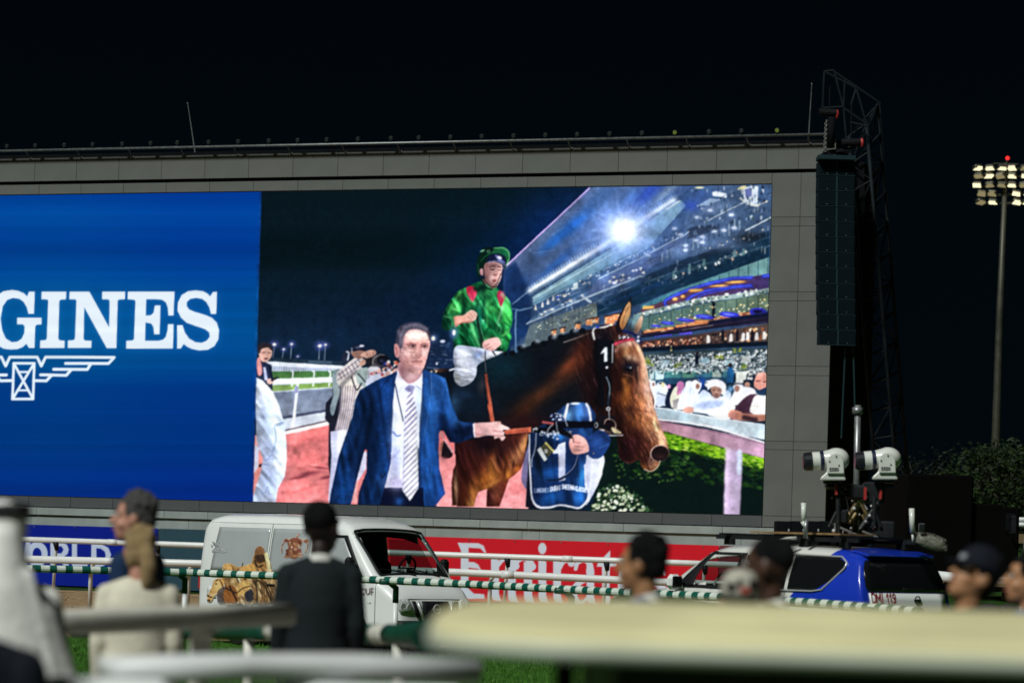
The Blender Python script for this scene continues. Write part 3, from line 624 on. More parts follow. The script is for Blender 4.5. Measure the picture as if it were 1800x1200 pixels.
    f([(1195,1110),(1240,1060),(1350,1090),(1380,1130),(1700,1120),(1700,1190),(1330,1190),(1220,1160)],(206,138,116),sm=1); f([(1340,1120),(1480,1130),(1500,1180),(1380,1185)],(70,36,40),a=.6,blur=2)
    # ---------------- fence, hedge, post
    c.z(1000,690,5)
    f([(700,118),(900,140),(1020,165),(1400,235),(1760,290),(1760,420),(1500,370),(1200,300),(760,225)],(160,184,196),g=((900,150),(1100,330),(196,212,220)))
    l([(720,122),(1000,165),(1230,215),(1440,240),(1760,285)],9,(236,242,250)); e(1460,200,60,30,(206,130,120)); l([(1480,195),(1760,225)],44,(190,120,100)); l([(1540,215),(1640,235)],40,(60,36,44),blur=2); f([(1000,160),(1010,135),(1050,120),(1090,130),(1085,165),(1040,175)],(210,150,130),sm=1)
    f([(330,340),(760,330),(1100,410),(1760,560),(1760,1120),(180,1120)],(8,26,24))
    f([(790,330),(1000,370),(1400,470),(1760,565),(1760,700),(1400,600),(1000,520),(820,470)],(128,190,20),g=((1000,380),(950,560),(40,92,14)),blur=3)
    c.dots([(800,340),(1100,405),(1760,565),(1760,680),(1300,570),(840,470)],330,[(168,220,40),(206,240,90),(96,160,20),(60,120,14),(140,200,30),(30,70,14)],5,13,rng,asp=2.2,rot=.25,a=.75)
    c.dots([(840,470),(1760,680),(1760,860),(1000,760),(430,720),(360,480)],260,[(16,44,20),(8,26,22),(40,84,24),(20,56,30),(6,18,20)],8,20,rng,asp=1.8,rot=.3,a=.7)
    c.dots([(360,480),(560,700),(900,700),(900,560),(1100,560),(900,800),(420,740)],70,[(70,120,40),(40,90,40),(110,150,60)],4,11,rng,asp=1.5,a=.6)
    f([(760,222),(780,238),(1200,318),(1450,368),(1760,455),(1760,585),(1700,572),(1300,465),(815,330)],(190,138,158),g=((900,300),(1700,500),(182,144,172)))
    l([(775,232),(1100,272),(1330,318),(1480,365),(1760,448)],[14,14,20,16,14],(246,240,246)); l([(780,246),(1200,326),(1760,460)],4,(60,30,50),a=.8); l([(815,330),(1300,466),(1760,586)],4,(96,60,90),a=.7)
    f([(1382,488),(1522,515),(1520,700),(1500,1120),(1365,1120),(1370,700)],(206,184,214),g=((1370,700),(1510,700),(178,158,192)),blur=1); l([(1395,500),(1380,1100)],34,(236,214,244),blur=3,a=.8); l([(1500,520),(1495,700)],40,(220,236,255),blur=2,a=.9)
    # flowers
    c.dots([(190,1000),(260,860),(380,800),(520,830),(640,920),(760,1040),(180,1060)],150,[(16,40,30),(30,66,40),(60,96,60),(10,26,22)],10,22,rng)
    c.dots([(200,1000),(270,870),(390,810),(500,840),(620,930),(700,1040),(200,1050)],75,[(226,232,206),(196,206,170),(240,244,226),(150,170,130),(206,220,200)],7,16,rng,asp=1.2)
    c.dots([(240,960),(390,840),(500,880),(600,1010)],60,[(90,110,60),(250,250,240),(60,80,50)],4,8,rng)
    # ---------------- horse
    c.z(740,560,6)
    f([(260,640),(330,520),(420,420),(700,340),(900,385),(1010,350),(1060,310),(1180,270),(1340,220),(1480,170),(1800,110),(2200,200),(2300,900),(1700,1420),(1250,1500),(600,1540),(420,1460),(300,1000)],(10,14,20),sm=1)
    hm = c.clip*f([(260,640),(330,520),(420,420),(700,340),(900,385),(1010,350),(1060,310),(1180,270),(1340,220),(1480,170),(1800,110),(2200,200),(2300,900),(1700,1420),(1250,1500),(600,1540),(420,1460),(300,1000)],0,sm=1,raw=True)
    e(230,510,90,50,(110,62,40),rot=-.3); e(330,560,150,120,(10,14,26),soft=1)
    cl0=c.clip; c.clip=hm
    for x,y,rx,ry,col,rt,a_ in ((820,520,300,200,(6,30,40),0,.9),(500,900,240,300,(10,22,36),0,.9),(1620,500,280,110,(64,28,16),-.6,.8),(1560,470,190,50,(104,48,26),-.75,.75),(1250,800,230,80,(70,36,18),-.6,.8),(1080,960,150,90,(54,26,14),-.6,.7),(1300,520,120,300,(8,12,20),.7,.6),(1740,340,150,110,(92,38,26),-.3,.7),(1900,700,160,300,(56,24,28),0,.8),(640,700,40,90,(60,50,56),.1,.5),(350,880,60,140,(40,80,120),.3,.6),(450,800,80,40,(20,40,66),0,.7),(1100,1100,300,100,(40,14,16),0,.7)): e(x,y,rx,ry,col,rot=rt,soft=1,a=a_)
    c.clip=cl0
    c.relief(hm,amp=.5,wr=.10,ws=10,spec=.16,amb=.5,gain=1.1,ang=-.6,stretch=4,seed=3,sizes=(4,10,30))
    for x,y,r in ((1045,310,34),(1195,270,38),(1290,262,34),(1370,205,36),(1470,195,34),(1600,140,38),(960,360,30),(1700,130,36),(880,362,24)): e(x,y,r*1.1,r,(10,16,24)); 
    for x,y in ((1060,285),(1205,235),(1385,190),(1610,120)): e(x+12,y,26,22,(190,200,216),soft=1,a=.6)
    l([(1500,245),(1620,205),(1790,140)],10,(196,176,170),a=.75); l([(860,340),(760,370),(690,400)],30,(150,170,190),a=.5,blur=2)
    # lower chest and legs
    c.z(760,710,6)
    f([(200,830),(215,700),(240,640),(240,400),(1010,300),(985,450),(960,600),(930,680),(860,750),(800,795),(770,900),(705,1080),(565,1080),(575,890),(480,930),(450,1000),(435,1080),(255,1080),(262,860),(250,1070),(205,1070)],(70,26,20),sm=0)
    hm=cl0*f([(200,830),(215,700),(240,640),(240,400),(1010,300),(985,450),(960,600),(930,680),(860,750),(800,795),(770,900),(705,1080),(565,1080),(575,890),(480,930),(450,1000),(435,1080),(255,1080),(262,860),(250,1070),(205,1070)],0,raw=True); c.clip=hm
    for x,y,rx,ry,col,rt,a_ in ((500,420,320,120,(16,10,18),0,.95),(330,480,120,180,(70,24,26),0,.7),(350,780,110,160,(50,16,18),0,.8),(560,800,160,100,(150,78,26),-.7,.95),(640,640,60,110,(176,104,40),.2,.95),(640,760,90,60,(206,124,44),-.7,.7),(780,600,60,90,(110,52,26),.2,.9),(800,740,44,70,(196,116,40),.2,.9),(880,560,50,120,(176,110,70),.4,.85),(900,690,50,50,(160,84,30),0,.9),(960,430,40,120,(190,130,70),.3,.8),(700,560,60,160,(30,10,14),.3,.8),(760,700,16,90,(60,24,10),.1,.9),(850,640,14,80,(60,26,14),.2,.8),(420,960,60,120,(196,120,50),.2,.9),(330,960,60,140,(90,36,20),0,.8),(420,1060,60,50,(236,170,80),0,.8),(660,960,70,120,(120,62,44),.2,.9),(600,980,30,110,(60,22,30),0,.8),(240,900,26,170,(236,190,140),0,.85),(218,950,14,140,(110,60,40),0,.9),(600,860,120,26,(230,150,60),-.5,.6)): e(x,y,rx,ry,col,rot=rt,soft=1,a=a_)
    c.clip=cl0
    c.relief(hm,light=(.7,-.35,.6),amp=.7,wr=.14,ws=11,spec=.16,amb=.36,gain=.9,ang=1.2,stretch=3,seed=4)
    f([(90,540),(100,440),(130,380),(190,480),(210,540),(170,570),(110,560)],(22,18,26),sm=1); e(130,560,40,26,(60,30,36),soft=1,a=.7); l([(62,265),(120,370),(205,500)],[9,14,22],(196,150,160)); l([(105,400),(70,540)],24,(160,104,86),a=.8,blur=1)
    # ---------------- horse head
    c.z(940,510,6)
    f([(330,560),(420,480),(600,400),(780,350),(900,400),(1000,480),(1080,560),(1140,680),(1180,840),(1210,1000),(1215,1260),(600,1300),(420,1000)],(54,24,17),sm=1,fade=((380,700),(760,640)))
    hm=cl0*f([(330,560),(420,480),(600,400),(780,350),(900,400),(1000,480),(1080,560),(1140,680),(1180,840),(1210,1000),(1235,1260),(600,1300),(420,1000)],0,sm=1,raw=True,fade=((330,700),(600,660))); c.clip=hm
    for x,y,rx,ry,col,rt,a_ in ((500,620,160,90,(64,26,20),-.4,.8),(480,740,160,46,(104,48,28),-.6,.6),(620,900,160,200,(34,14,16),.2,.85),(640,1150,180,140,(16,9,12),0,.9),(840,1120,60,140,(60,24,18),0,.7),(720,520,120,160,(20,20,34),0,.9),(720,760,110,300,(16,14,22),0,.85),(880,700,60,160,(150,76,40),0,.9),(960,640,60,120,(206,130,74),.1,.9),(1060,680,60,140,(226,160,110),.3,.85),(1130,900,50,260,(226,156,110),.15,.9),(1180,1100,50,200,(240,196,190),.05,.7),(980,800,110,90,(24,24,44),.1,.95),(980,950,110,90,(30,18,24),0,.9),(960,1100,60,200,(214,120,40),-.1,.9),(1040,1000,20,200,(120,60,40),-.05,.8),(880,1000,60,240,(70,28,20),0,.9),(1060,640,30,100,(120,70,50),-.2,.7),(960,560,100,40,(236,190,170),-.15,.8),(850,630,30,24,(226,170,150),0,.8),(930,730,90,26,(60,30,24),.1,.7),(1010,710,60,30,(240,200,170),.2,.7)): e(x,y,rx,ry,col,rot=rt,soft=1,a=a_)
    c.clip=cl0
    c.relief(hm,light=(.75,-.3,.6),amp=.35,wr=.16,ws=8,spec=.22,amb=.45,gain=.92,ang=1.2,stretch=3,seed=5,sizes=(3,8,20))
    c.clip=hm; e(760,860,150,340,(16,9,12),soft=1,a=.7); e(900,1080,60,200,(40,18,14),soft=1,a=.6); c.clip=cl0
    l([(1085,590),(1130,690),(1165,800),(1200,960)],12,(252,226,190),blur=1); 
    e(985,815,90,60,(14,12,20),soft=1,a=.9); e(985,820,46,30,(10,10,18)); e(992,808,30,13,(58,70,100),soft=1,a=.8); e(1008,815,7,7,(250,250,255)); l([(930,880),(1000,900),(1045,930),(1055,1010)],9,(150,90,60)); l([(1050,1020),(1040,1180)],14,(140,84,60),a=.8); l([(1080,800),(1090,900)],9,(230,190,160),a=.6)
    # ears
    f([(850,420),(855,340),(900,230),(960,140),(1000,90),(1014,130),(1012,230),(990,320),(940,400),(900,450)],(26,18,26),sm=1); f([(905,400),(890,330),(925,220),(985,120),(1004,140),(1004,230),(980,310),(930,400)],(190,126,70),sm=1,g=((890,300),(1004,230),(232,176,116))); l([(915,390),(930,300),(985,160)],10,(110,60,40),a=.6); l([(998,85),(1008,75)],14,(20,24,40))
    f([(1040,440),(1050,370),(1090,300),(1130,262),(1132,320),(1110,400),(1070,450)],(176,126,96),sm=1,g=((1050,380),(1130,300),(230,190,160))); e(1010,420,70,60,(40,50,56),soft=1,a=.9); e(1060,450,60,30,(120,90,80),soft=1,a=.7); e(1020,310,60,40,(110,150,156),soft=1,a=.6)
    l([(930,430),(1000,440),(1080,490),(1110,540)],30,(20,30,90)); c.dots([(880,470),(1000,470),(1000,500),(880,520)],26,[(236,240,250),(70,40,60),(30,30,60)],6,12,rng); e(1085,530,18,16,(220,226,236)); e(1085,490,12,12,(230,235,240))
    l([(815,575),(880,545),(960,520),(1040,515)],[26,30,32,22],(190,30,66)); l([(820,570),(900,540),(1030,512)],8,(240,120,140),a=.8)
    # bridle
    l([(620,510),(606,440),(630,395),(720,385),(800,355)],16,(206,206,206)); l([(625,515),(612,440)],8,(250,250,250)); e(800,360,20,14,(240,226,190)); e(655,385,24,10,(40,60,200))
    f([(630,530),(800,520),(830,560),(825,770),(770,790),(640,770)],(12,16,24),sm=1); f([(690,660),(735,595),(758,598),(760,745),(725,752),(728,650),(690,672)],(226,240,250)); l([(815,565),(812,760)],10,(210,206,206)); l([(815,565),(812,760)],4,(250,246,240))
    l([(690,780),(690,1000),(700,1200)],60,(12,14,22)); l([(750,800),(760,900),(785,1000),(770,1200)],44,(10,14,22)); l([(750,910),(780,990),(786,1060),(770,1190)],9,(170,190,210)); e(755,810,14,14,(230,236,240)); l([(500,1020),(520,960),(620,900)],16,(30,12,14),a=.6,blur=2)
    for pts,w_,col,a_ in (([(1075,580),(1120,700),(1150,860),(1185,1020),(1205,1180)],34,(244,206,170),.6),([(1010,600),(1030,660),(1020,720)],16,(90,44,30),.7),([(960,600),(950,680)],18,(240,196,150),.5),([(880,640),(900,760),(890,900)],26,(50,20,18),.7),([(1095,820),(1110,950),(1130,1100)],18,(170,104,76),.7),([(1060,960),(1090,1080),(1085,1180)],10,(120,60,50),.6),([(930,940),(960,1080),(950,1190)],24,(226,136,56),.6),([(850,860),(870,1000),(860,1180)],40,(36,14,16),.7),([(640,560),(640,800),(680,1000),(640,1200)],40,(12,10,14),.7)): l(pts,w_,col,a=a_,blur=2.5)
    # ---------------- muzzle
    c.z(1000,690,5)
    M=[(380,-20),(690,-40),(735,100),(760,170),(800,290),(850,400),(875,500),(870,560),(800,600),(785,650),(730,690),(680,680),(640,650),(615,590),(552,618),(508,620),(455,582),(430,535),(432,480),(428,440),(418,390),(405,200),(385,60)]
    f(M,(84,38,22),sm=1,fade=((500,-30),(500,150))); hm=cl0*f(M,0,sm=1,raw=True,fade=((500,-40),(500,90))); c.clip=hm
    for x,y,rx,ry,col,rt,a_ in ((430,160,50,160,(50,22,18),0,.8),(440,330,40,120,(40,16,18),0,.8),(480,80,40,130,(206,116,44),-.15,.85),(430,60,50,120,(96,40,20),0,.8),(640,60,70,140,(196,116,66),.2,.9),(700,100,40,140,(236,180,150),.2,.85),(520,180,90,90,(40,18,22),.3,.8),(560,250,30,100,(190,110,50),-.5,.8),(640,260,60,120,(150,80,40),-.3,.8),(700,330,60,140,(206,140,90),-.35,.8),(770,320,26,140,(250,206,150),-.3,.9),(820,440,30,90,(240,196,150),-.2,.9),(600,420,110,140,(60,24,20),-.2,.85),(500,480,90,120,(24,10,16),0,.95),(560,480,40,80,(110,40,50),-.2,.7),(690,560,90,90,(50,24,20),0,.9),(650,640,60,30,(190,110,50),.4,.8),(740,640,50,40,(206,150,110),0,.8),(520,620,60,20,(150,100,80),.2,.7),(740,380,50,60,(90,60,50),-.3,.7),(470,560,60,40,(70,20,30),0,.8)): e(x,y,rx,ry,col,rot=rt,soft=1,a=a_)
    c.clip=cl0
    c.relief(hm,light=(.75,-.3,.6),amp=.5,wr=.22,ws=6,spec=.24,amb=.42,gain=.95,ang=1.1,stretch=2.5,seed=6,sizes=(3,7,16))
    c.clip=hm; e(500,550,90,90,(24,10,14),soft=1,a=.8); e(430,300,50,200,(26,12,12),soft=1,a=.7); e(680,610,70,50,(40,18,16),soft=1,a=.6); e(600,470,60,80,(40,18,16),soft=1,a=.6); c.clip=cl0
    e(795,530,84,74,(206,180,168),rot=-.3,a=.75); e(799,533,77,68,(26,18,22),rot=-.3); e(800,560,50,24,(70,40,40),soft=1,a=.6); l([(716,560),(704,615),(740,600)],10,(150,120,116),a=.6,blur=1); l([(800,600),(780,650),(720,690),(660,670)],8,(240,220,190),a=.9); l([(560,130),(600,150),(720,170)],10,(70,34,24),a=.5,blur=1.5); l([(500,140),(560,210),(540,260)],26,(50,24,20),a=.6,blur=3); l([(640,160),(690,240),(760,290)],9,(80,44,30),a=.4,blur=1.5); l([(700,30),(740,150),(800,320),(845,430)],22,(246,212,180),a=.5,blur=3); l([(600,20),(640,140),(660,260)],18,(206,130,86),a=.5,blur=3); l([(560,300),(620,380),(700,440)],26,(44,20,18),a=.6,blur=4); c.dots([(560,0),(690,0),(830,420),(700,420)],60,[(236,190,150),(110,60,40),(214,150,110),(80,40,28)],3,8,rng,asp=2.4,rot=1.2,a=.3)
    # bit, ring, reins
    l([(345,20),(345,130)],14,(40,44,60)); e(343,140,18,18,(210,215,225)); e(343,140,9,9,(40,30,40)); l([(350,160),(352,230)],8,(190,200,215))
    for k in range(26): pass
    for t0 in np.linspace(3.5,6.6,10): pass
    l([(310,270),(320,240),(350,230),(390,245),(408,280),(405,310)],10,(196,160,150)); e(358,275,44,40,(22,14,22)); f([(370,320),(380,300),(420,320),(460,355),(400,355)],(206,190,150),sm=1); l([(280,330),(330,370),(470,372)],10,(206,200,206)); l([(270,320),(360,350)],22,(120,90,90),a=.7); f([(270,320),(310,320),(300,370),(275,370)],(240,226,220)); 
    # ---------------- jockey
    c.z(740,400,6)
    Gd=(7,88,46)
    J=[(330,1200),(345,1090),(250,1080),(215,1040),(230,900),(290,790),(360,690),(410,650),(480,620),(620,560),(700,600),(790,640),(860,690),(930,780),(955,900),(955,1010),(930,1080),(950,1140),(930,1200),(900,1290),(830,1310),(700,1250),(610,1290),(330,1275)]
    f(J,Gd,sm=1); hm=cl0*f(J,0,sm=1,raw=True); c.clip=hm
    for x,y,rx,ry,col,rt,a_ in ((360,850,90,70,(70,200,80),-.5,.8),(330,920,80,40,(40,170,90),.2,.8),(270,1000,60,80,(4,80,50),0,.9),(240,960,30,90,(6,60,44),.2,.8),(450,860,40,120,(4,60,44),.1,.8),(560,790,80,50,(80,210,110),.2,.7),(560,960,120,60,(10,110,90),.2,.8),(600,900,60,120,(8,120,110),0,.6),(560,1100,100,120,(10,130,70),0,.8),(540,1080,30,120,(90,220,130),-.3,.7),(420,1180,90,60,(4,100,50),0,.8),(760,860,90,70,(70,210,100),.2,.85),(760,940,60,60,(20,150,70),0,.8),(720,1050,110,60,(6,96,50),-.3,.8),(880,850,60,100,(80,210,90),.1,.7),(900,960,60,80,(60,200,80),0,.8),(900,1100,50,100,(50,190,80),0,.9),(830,930,14,120,(150,240,170),.25,.7),(850,1060,50,50,(4,60,34),0,.6),(690,680,110,50,(30,110,60),-.3,.7),(640,640,60,50,(6,40,30),0,.9),(800,1180,60,60,(6,90,40),0,.6),(700,1180,60,40,(110,230,140),.2,.5),(420,700,40,60,(80,200,90),.2,.7),(900,740,40,30,(130,220,120),.6,.6)): e(x,y,rx,ry,col,rot=rt,soft=1,a=a_)
    for k in range(30):
        x=rng.uniform(260,930); y=rng.uniform(700,1250); l([(x,y),(x+rng.uniform(-30,30),y+rng.uniform(20,80))],rng.uniform(5,12),rng.choice([(120,230,140),(4,60,40),(30,160,80)]),a=.4,blur=1)
    c.clip=cl0
    c.relief(f(J,0,sm=1,raw=True)*cl0,light=(.55,-.55,.6),amp=.55,wr=.2,ws=11,spec=.34,amb=.22,gain=.92,ang=1.0,stretch=3,seed=8,sizes=(3,7,16))
    f([(470,640),(500,612),(560,625),(580,690),(560,740),(535,780),(500,730),(480,690)],(196,26,62),sm=1,g=((500,640),(560,740),(226,70,110))); f([(795,690),(830,660),(880,720),(860,780),(835,830),(810,780)],(200,44,84),sm=1); l([(540,640),(510,700),(545,770)],7,(250,120,150),a=.5); l([(830,680),(850,740),(830,810)],7,(120,14,40),a=.6); l([(490,640),(530,700)],8,(120,12,40),a=.6); e(850,700,20,30,(250,130,170),soft=1,a=.7); l([(520,640),(545,760)],10,(150,10,50),a=.5)
    l([(660,720),(650,850),(640,960)],7,(4,50,34)); e(684,815,11,11,(120,210,140)); e(652,975,10,10,(120,210,140)); l([(690,680),(740,640),(780,640),(740,760),(690,830)],34,(40,160,80),a=.8,blur=1.5)
    cm2=c.clip; c.clip=cl0*f(J,0,sm=1,raw=True)
    for pts,w_,col,a_ in (([(400,680),(340,780),(280,900)],16,(110,226,120),.6),([(330,850),(400,870)],12,(130,236,140),.7),([(250,930),(330,960),(320,1030)],14,(120,230,140),.6),([(280,980),(240,1060)],30,(2,44,28),.7),([(430,700),(450,850),(430,920)],34,(2,50,30),.8),([(600,760),(560,900),(520,1000)],22,(4,70,40),.7),([(520,1010),(560,1130),(610,1250)],20,(120,236,150),.7),([(480,1020),(470,1150),(420,1240)],40,(4,60,34),.7),([(700,760),(690,900),(690,1040)],20,(90,214,110),.5),([(740,800),(830,880),(810,1000)],24,(4,70,38),.75),([(850,700),(900,800),(930,950)],22,(96,220,110),.6),([(800,1000),(830,900),(850,820)],12,(170,250,180),.6),([(870,1000),(930,1040),(900,1100)],20,(4,66,34),.7),([(850,1140),(900,1100),(940,1060)],14,(130,236,120),.6),([(800,1200),(850,1150),(890,1180)],16,(4,70,34),.7),([(720,1040),(660,1120),(640,1230)],26,(4,64,34),.7),([(640,620),(590,650),(560,640)],40,(2,34,26),.8),([(620,1050),(640,1180)],14,(20,150,80),.6),([(360,1100),(380,1260)],30,(3,70,36),.6)):
        l(pts,w_,col,a=a_,blur=1.6)
    c.clip=cm2
    # neck, face
    f([(640,540),(700,610),(760,640),(800,600),(790,540)],(130,80,80),sm=1); l([(620,520),(680,620),(740,650)],16,(10,40,34))
    f([(655,420),(670,370),(740,350),(820,370),(850,400),(845,460),(835,530),(800,600),(760,615),(710,600),(670,540)],(190,130,124),sm=1,g=((660,450),(845,480),(232,184,178)))
    cm=c.clip; c.clip=cl0*f([(655,420),(670,370),(740,350),(820,370),(850,400),(845,460),(835,530),(800,600),(760,615),(710,600),(670,540)],0,sm=1,raw=True)
    e(690,500,30,110,(150,100,104),soft=1,a=.7); e(755,385,90,26,(90,60,66),soft=1,a=.8); e(740,530,24,40,(240,206,206),soft=1,a=.6); e(720,590,60,20,(140,96,96),soft=1,a=.7)
    c.clip=cm
    c.relief(f([(655,420),(670,370),(740,350),(820,370),(850,400),(845,460),(835,530),(800,600),(760,615),(710,600),(670,540)],0,sm=1,raw=True)*cl0,light=(.5,-.5,.66),amp=.5,wr=.1,ws=4,spec=.08,amb=.5,gain=.84,seed=14,stretch=1.2,sizes=(2,4,8))
    l([(715,412),(745,400),(775,408)],9,(50,32,36)); l([(805,408),(835,415)],8,(50,32,36)); l([(722,432),(745,440),(765,434)],9,(40,26,30)); l([(805,440),(830,444)],8,(40,26,30)); e(745,428,20,8,(120,80,84),soft=1)
    l([(785,420),(800,470),(785,495)],8,(180,130,130)); e(775,492,20,9,(130,80,84)); f([(745,546),(766,540),(786,547),(782,562),(762,570),(746,563)],(170,92,90),sm=1); l([(742,556),(786,556)],4,(90,36,44))
    f([(612,440),(640,420),(650,470),(645,500),(620,490)],(196,140,144),sm=1); l([(650,400),(655,480),(670,560),(740,620),(790,590),(835,480)],8,(14,24,30))
    # helmet
    f([(580,480),(575,380),(600,290),(660,225),(760,203),(860,210),(910,250),(922,310),(900,380),(870,440),(860,385),(800,350),(700,350),(660,390),(650,430),(610,430),(620,530),(590,510)],(5,34,27),sm=1); 
    f([(740,260),(780,215),(860,208),(915,250),(920,320),(895,370),(880,300),(830,270)],(24,96,60),sm=1); l([(760,212),(860,208),(915,250),(922,320),(895,385)],9,(120,226,130)); e(860,260,36,30,(10,90,60),soft=1,a=.9)
    f([(690,330),(720,285),(800,272),(860,290),(890,340),(880,395),(800,350),(690,365)],(16,24,60),sm=1); l([(780,285),(820,330),(880,370)],[14,30,10],(110,120,190),a=.9); e(820,310,26,14,(230,235,255),rot=.5); l([(700,360),(800,345),(880,395)],9,(180,190,226),a=.7)
    e(700,225,60,26,(6,26,24)); e(705,245,18,16,(90,140,110)); e(705,245,10,9,(10,30,24)); e(640,240,24,9,(110,170,130),rot=-.4); l([(620,350),(680,290),(760,255)],9,(20,110,60),a=.8); l([(590,380),(600,480)],14,(20,100,60),a=.6)
    # hands, reins
    f([(325,960),(350,930),(440,920),(490,880),(530,865),(580,895),(585,940),(550,980),(500,1000),(420,1000),(350,1045)],(206,140,120),sm=1,g=((340,1000),(560,890),(246,206,190))); l([(345,1035),(430,1000),(540,985)],14,(130,70,60),a=.6,blur=1)
    for a0,a1 in (((500,890),(540,930)),((530,880),(570,920)),((490,930),(530,970))): l([a0,a1],9,(170,104,90),a=.7)
    l([(330,950),(345,1040)],16,(20,120,60)); 
    l([(585,930),(610,1050),(640,1180),(670,1290)],13,(14,20,26)); l([(580,950),(600,1080),(625,1200),(625,1290)],9,(26,30,34)); l([(600,960),(660,1180)],5,(150,180,160),a=.6)
    c.z(740,560,6)
    f([(640,270),(660,230),(720,205),(800,195),(850,220),(840,270),(790,310),(740,345),(690,350),(650,310)],(226,176,170),sm=1,g=((650,300),(840,220),(246,206,200))); 
    for a0,a1 in (((660,290),(720,260)),((680,320),(740,290)),((715,345),(760,310))): l([a0,a1],9,(160,96,90),a=.8)
    l([(825,200),(850,260),(840,300)],18,(30,150,70))
    # breeches
    P=[(325,420),(345,320),(380,280),(470,285),(620,305),(700,330),(820,340),(860,345),(780,390),(680,430),(590,490),(580,570),(550,640),(480,695),(410,708),(360,670),(338,590),(350,510)]
    f(P,(196,204,226),sm=1); cm=c.clip; c.clip=cl0*f(P,0,sm=1,raw=True)
    e(430,400,90,110,(240,244,252),soft=1,a=.9); e(500,560,70,90,(236,240,250),soft=1,a=.8); e(370,620,50,60,(206,210,214),soft=1); e(600,390,60,60,(96,130,190),soft=1,a=.7); e(700,390,120,24,(240,246,255),rot=-.3,soft=1,a=.9); e(480,300,140,24,(150,166,190),soft=1,a=.6); e(350,460,20,70,(150,160,190),soft=1,a=.7)
    for k in range(16):
        x=rng.uniform(380,460); y=370+k*18; l([(x,y),(x+rng.uniform(30,90),y+rng.uniform(-14,10))],7,rng.choice([(150,160,190),(250,252,255)]),a=.55,blur=.5)
    l([(360,600),(420,580),(540,570)],7,(140,150,176),a=.7); c.clip=cm
    c.relief(f(P,0,sm=1,raw=True)*cl0,light=(.5,-.6,.6),amp=.6,wr=.16,ws=7,spec=.05,amb=.45,gain=.80,ang=.1,stretch=2.6,seed=9,sizes=(3,7,14))
    l([(300,540),(345,525)],16,(220,226,236)); l([(750,340),(775,378)],16,(26,28,34)); l([(670,340),(672,480),(680,580)],[10,10,14],(40,40,44)); l([(668,440),(680,560)],5,(190,190,196),a=.7)
    # ---------------- towel cloth with number one, second handler
    c.z(760,710,6)
    f([(935,760),(960,600),(1010,420),(1030,430),(1040,900),(990,900),(945,830)],(110,106,150),sm=1); f([(990,900),(1010,600),(1020,380),(1080,260),(1120,260),(1120,1110),(980,1085)],(14,20,36))
    f([(1600,560),(1800,540),(1790,720),(1740,860),(1660,1010),(1610,1060),(1580,900)],(186,190,212),sm=1,g=((1620,800),(1790,760),(230,234,244))); l([(1690,560),(1660,900)],18,(236,240,250),a=.7,blur=1)
    T=[(1030,300),(1100,250),(1250,150),(1330,60),(1420,-10),(1500,-20),(1620,-10),(1690,60),(1720,130),(1700,200),(1680,330),(1630,480),(1610,700),(1615,850),(1645,930),(1630,1010),(1560,1090),(1470,1085),(1340,1060),(1200,1085),(1110,1085),(1055,1010),(1035,900),(1040,700)]
    f(T,(12,34,74),sm=1); cm=c.clip; c.clip=cl0*f(T,0,sm=1,raw=True)
    for x,y,rx,ry,col,rt,a_ in ((1540,80,60,110,(60,120,190),0,.9),(1430,120,50,80,(110,170,220),.2,.7),(1620,70,40,80,(70,110,180),-.3,.8),(1200,420,120,180,(8,20,40),0,.9),(1230,730,110,70,(16,70,140),0,.9),(1580,760,50,130,(30,110,180),.1,.9),(1500,700,60,90,(10,34,70),0,.7),(1240,980,130,90,(14,70,140),0,.9),(1420,980,40,100,(6,26,60),0,.8),(1550,980,70,90,(24,96,180),.2,.9),(1110,600,50,200,(8,18,34),0,.9),(1360,620,60,200,(10,40,90),0,.4),(1120,950,60,60,(8,24,60),0,.8),(1330,340,80,40,(30,110,190),0,.8),(1590,300,60,50,(20,70,130),0,.9)): e(x,y,rx,ry,col,rot=rt,soft=1,a=a_)
    c.clip=cm
    c.relief(f(T,0,sm=1,raw=True)*cl0,light=(.5,-.6,.6),amp=.4,wr=.16,ws=14,spec=.08,amb=.4,gain=1.1,ang=1.4,stretch=4,seed=10,sizes=(4,12))
    f([(1375,150),(1415,-10),(1440,-10),(1400,170)],(240,244,250)); l([(1620,-5),(1650,60),(1665,170)],22,(236,240,250)); e(1500,-8,50,10,(240,246,252))
    l([(1020,320),(1020,560),(1030,740),(1040,920),(1060,1020),(1120,1085),(1230,1090),(1350,1065),(1470,1085),(1560,1092),(1630,1010),(1645,930),(1615,850),(1608,640)],[12,14,14,16,18,22,20,18,18,20,20,18,16,14],(222,226,240)); l([(1090,290),(1080,470),(1045,580),(1045,660)],11,(170,180,200),a=.9)
    f([(1330,420),(1400,396),(1398,780),(1405,800),(1335,815),(1330,790),(1325,520),(1270,520),(1270,500),(1305,470)],(214,220,240),g=((1330,420),(1400,800),(190,200,230))); l([(1200,800),(1330,795),(1440,730),(1510,640),(1530,540)],[10,22,24,20,16],(16,30,60)); l([(1400,750),(1490,660),(1530,540)],10,(140,150,190),a=.8)
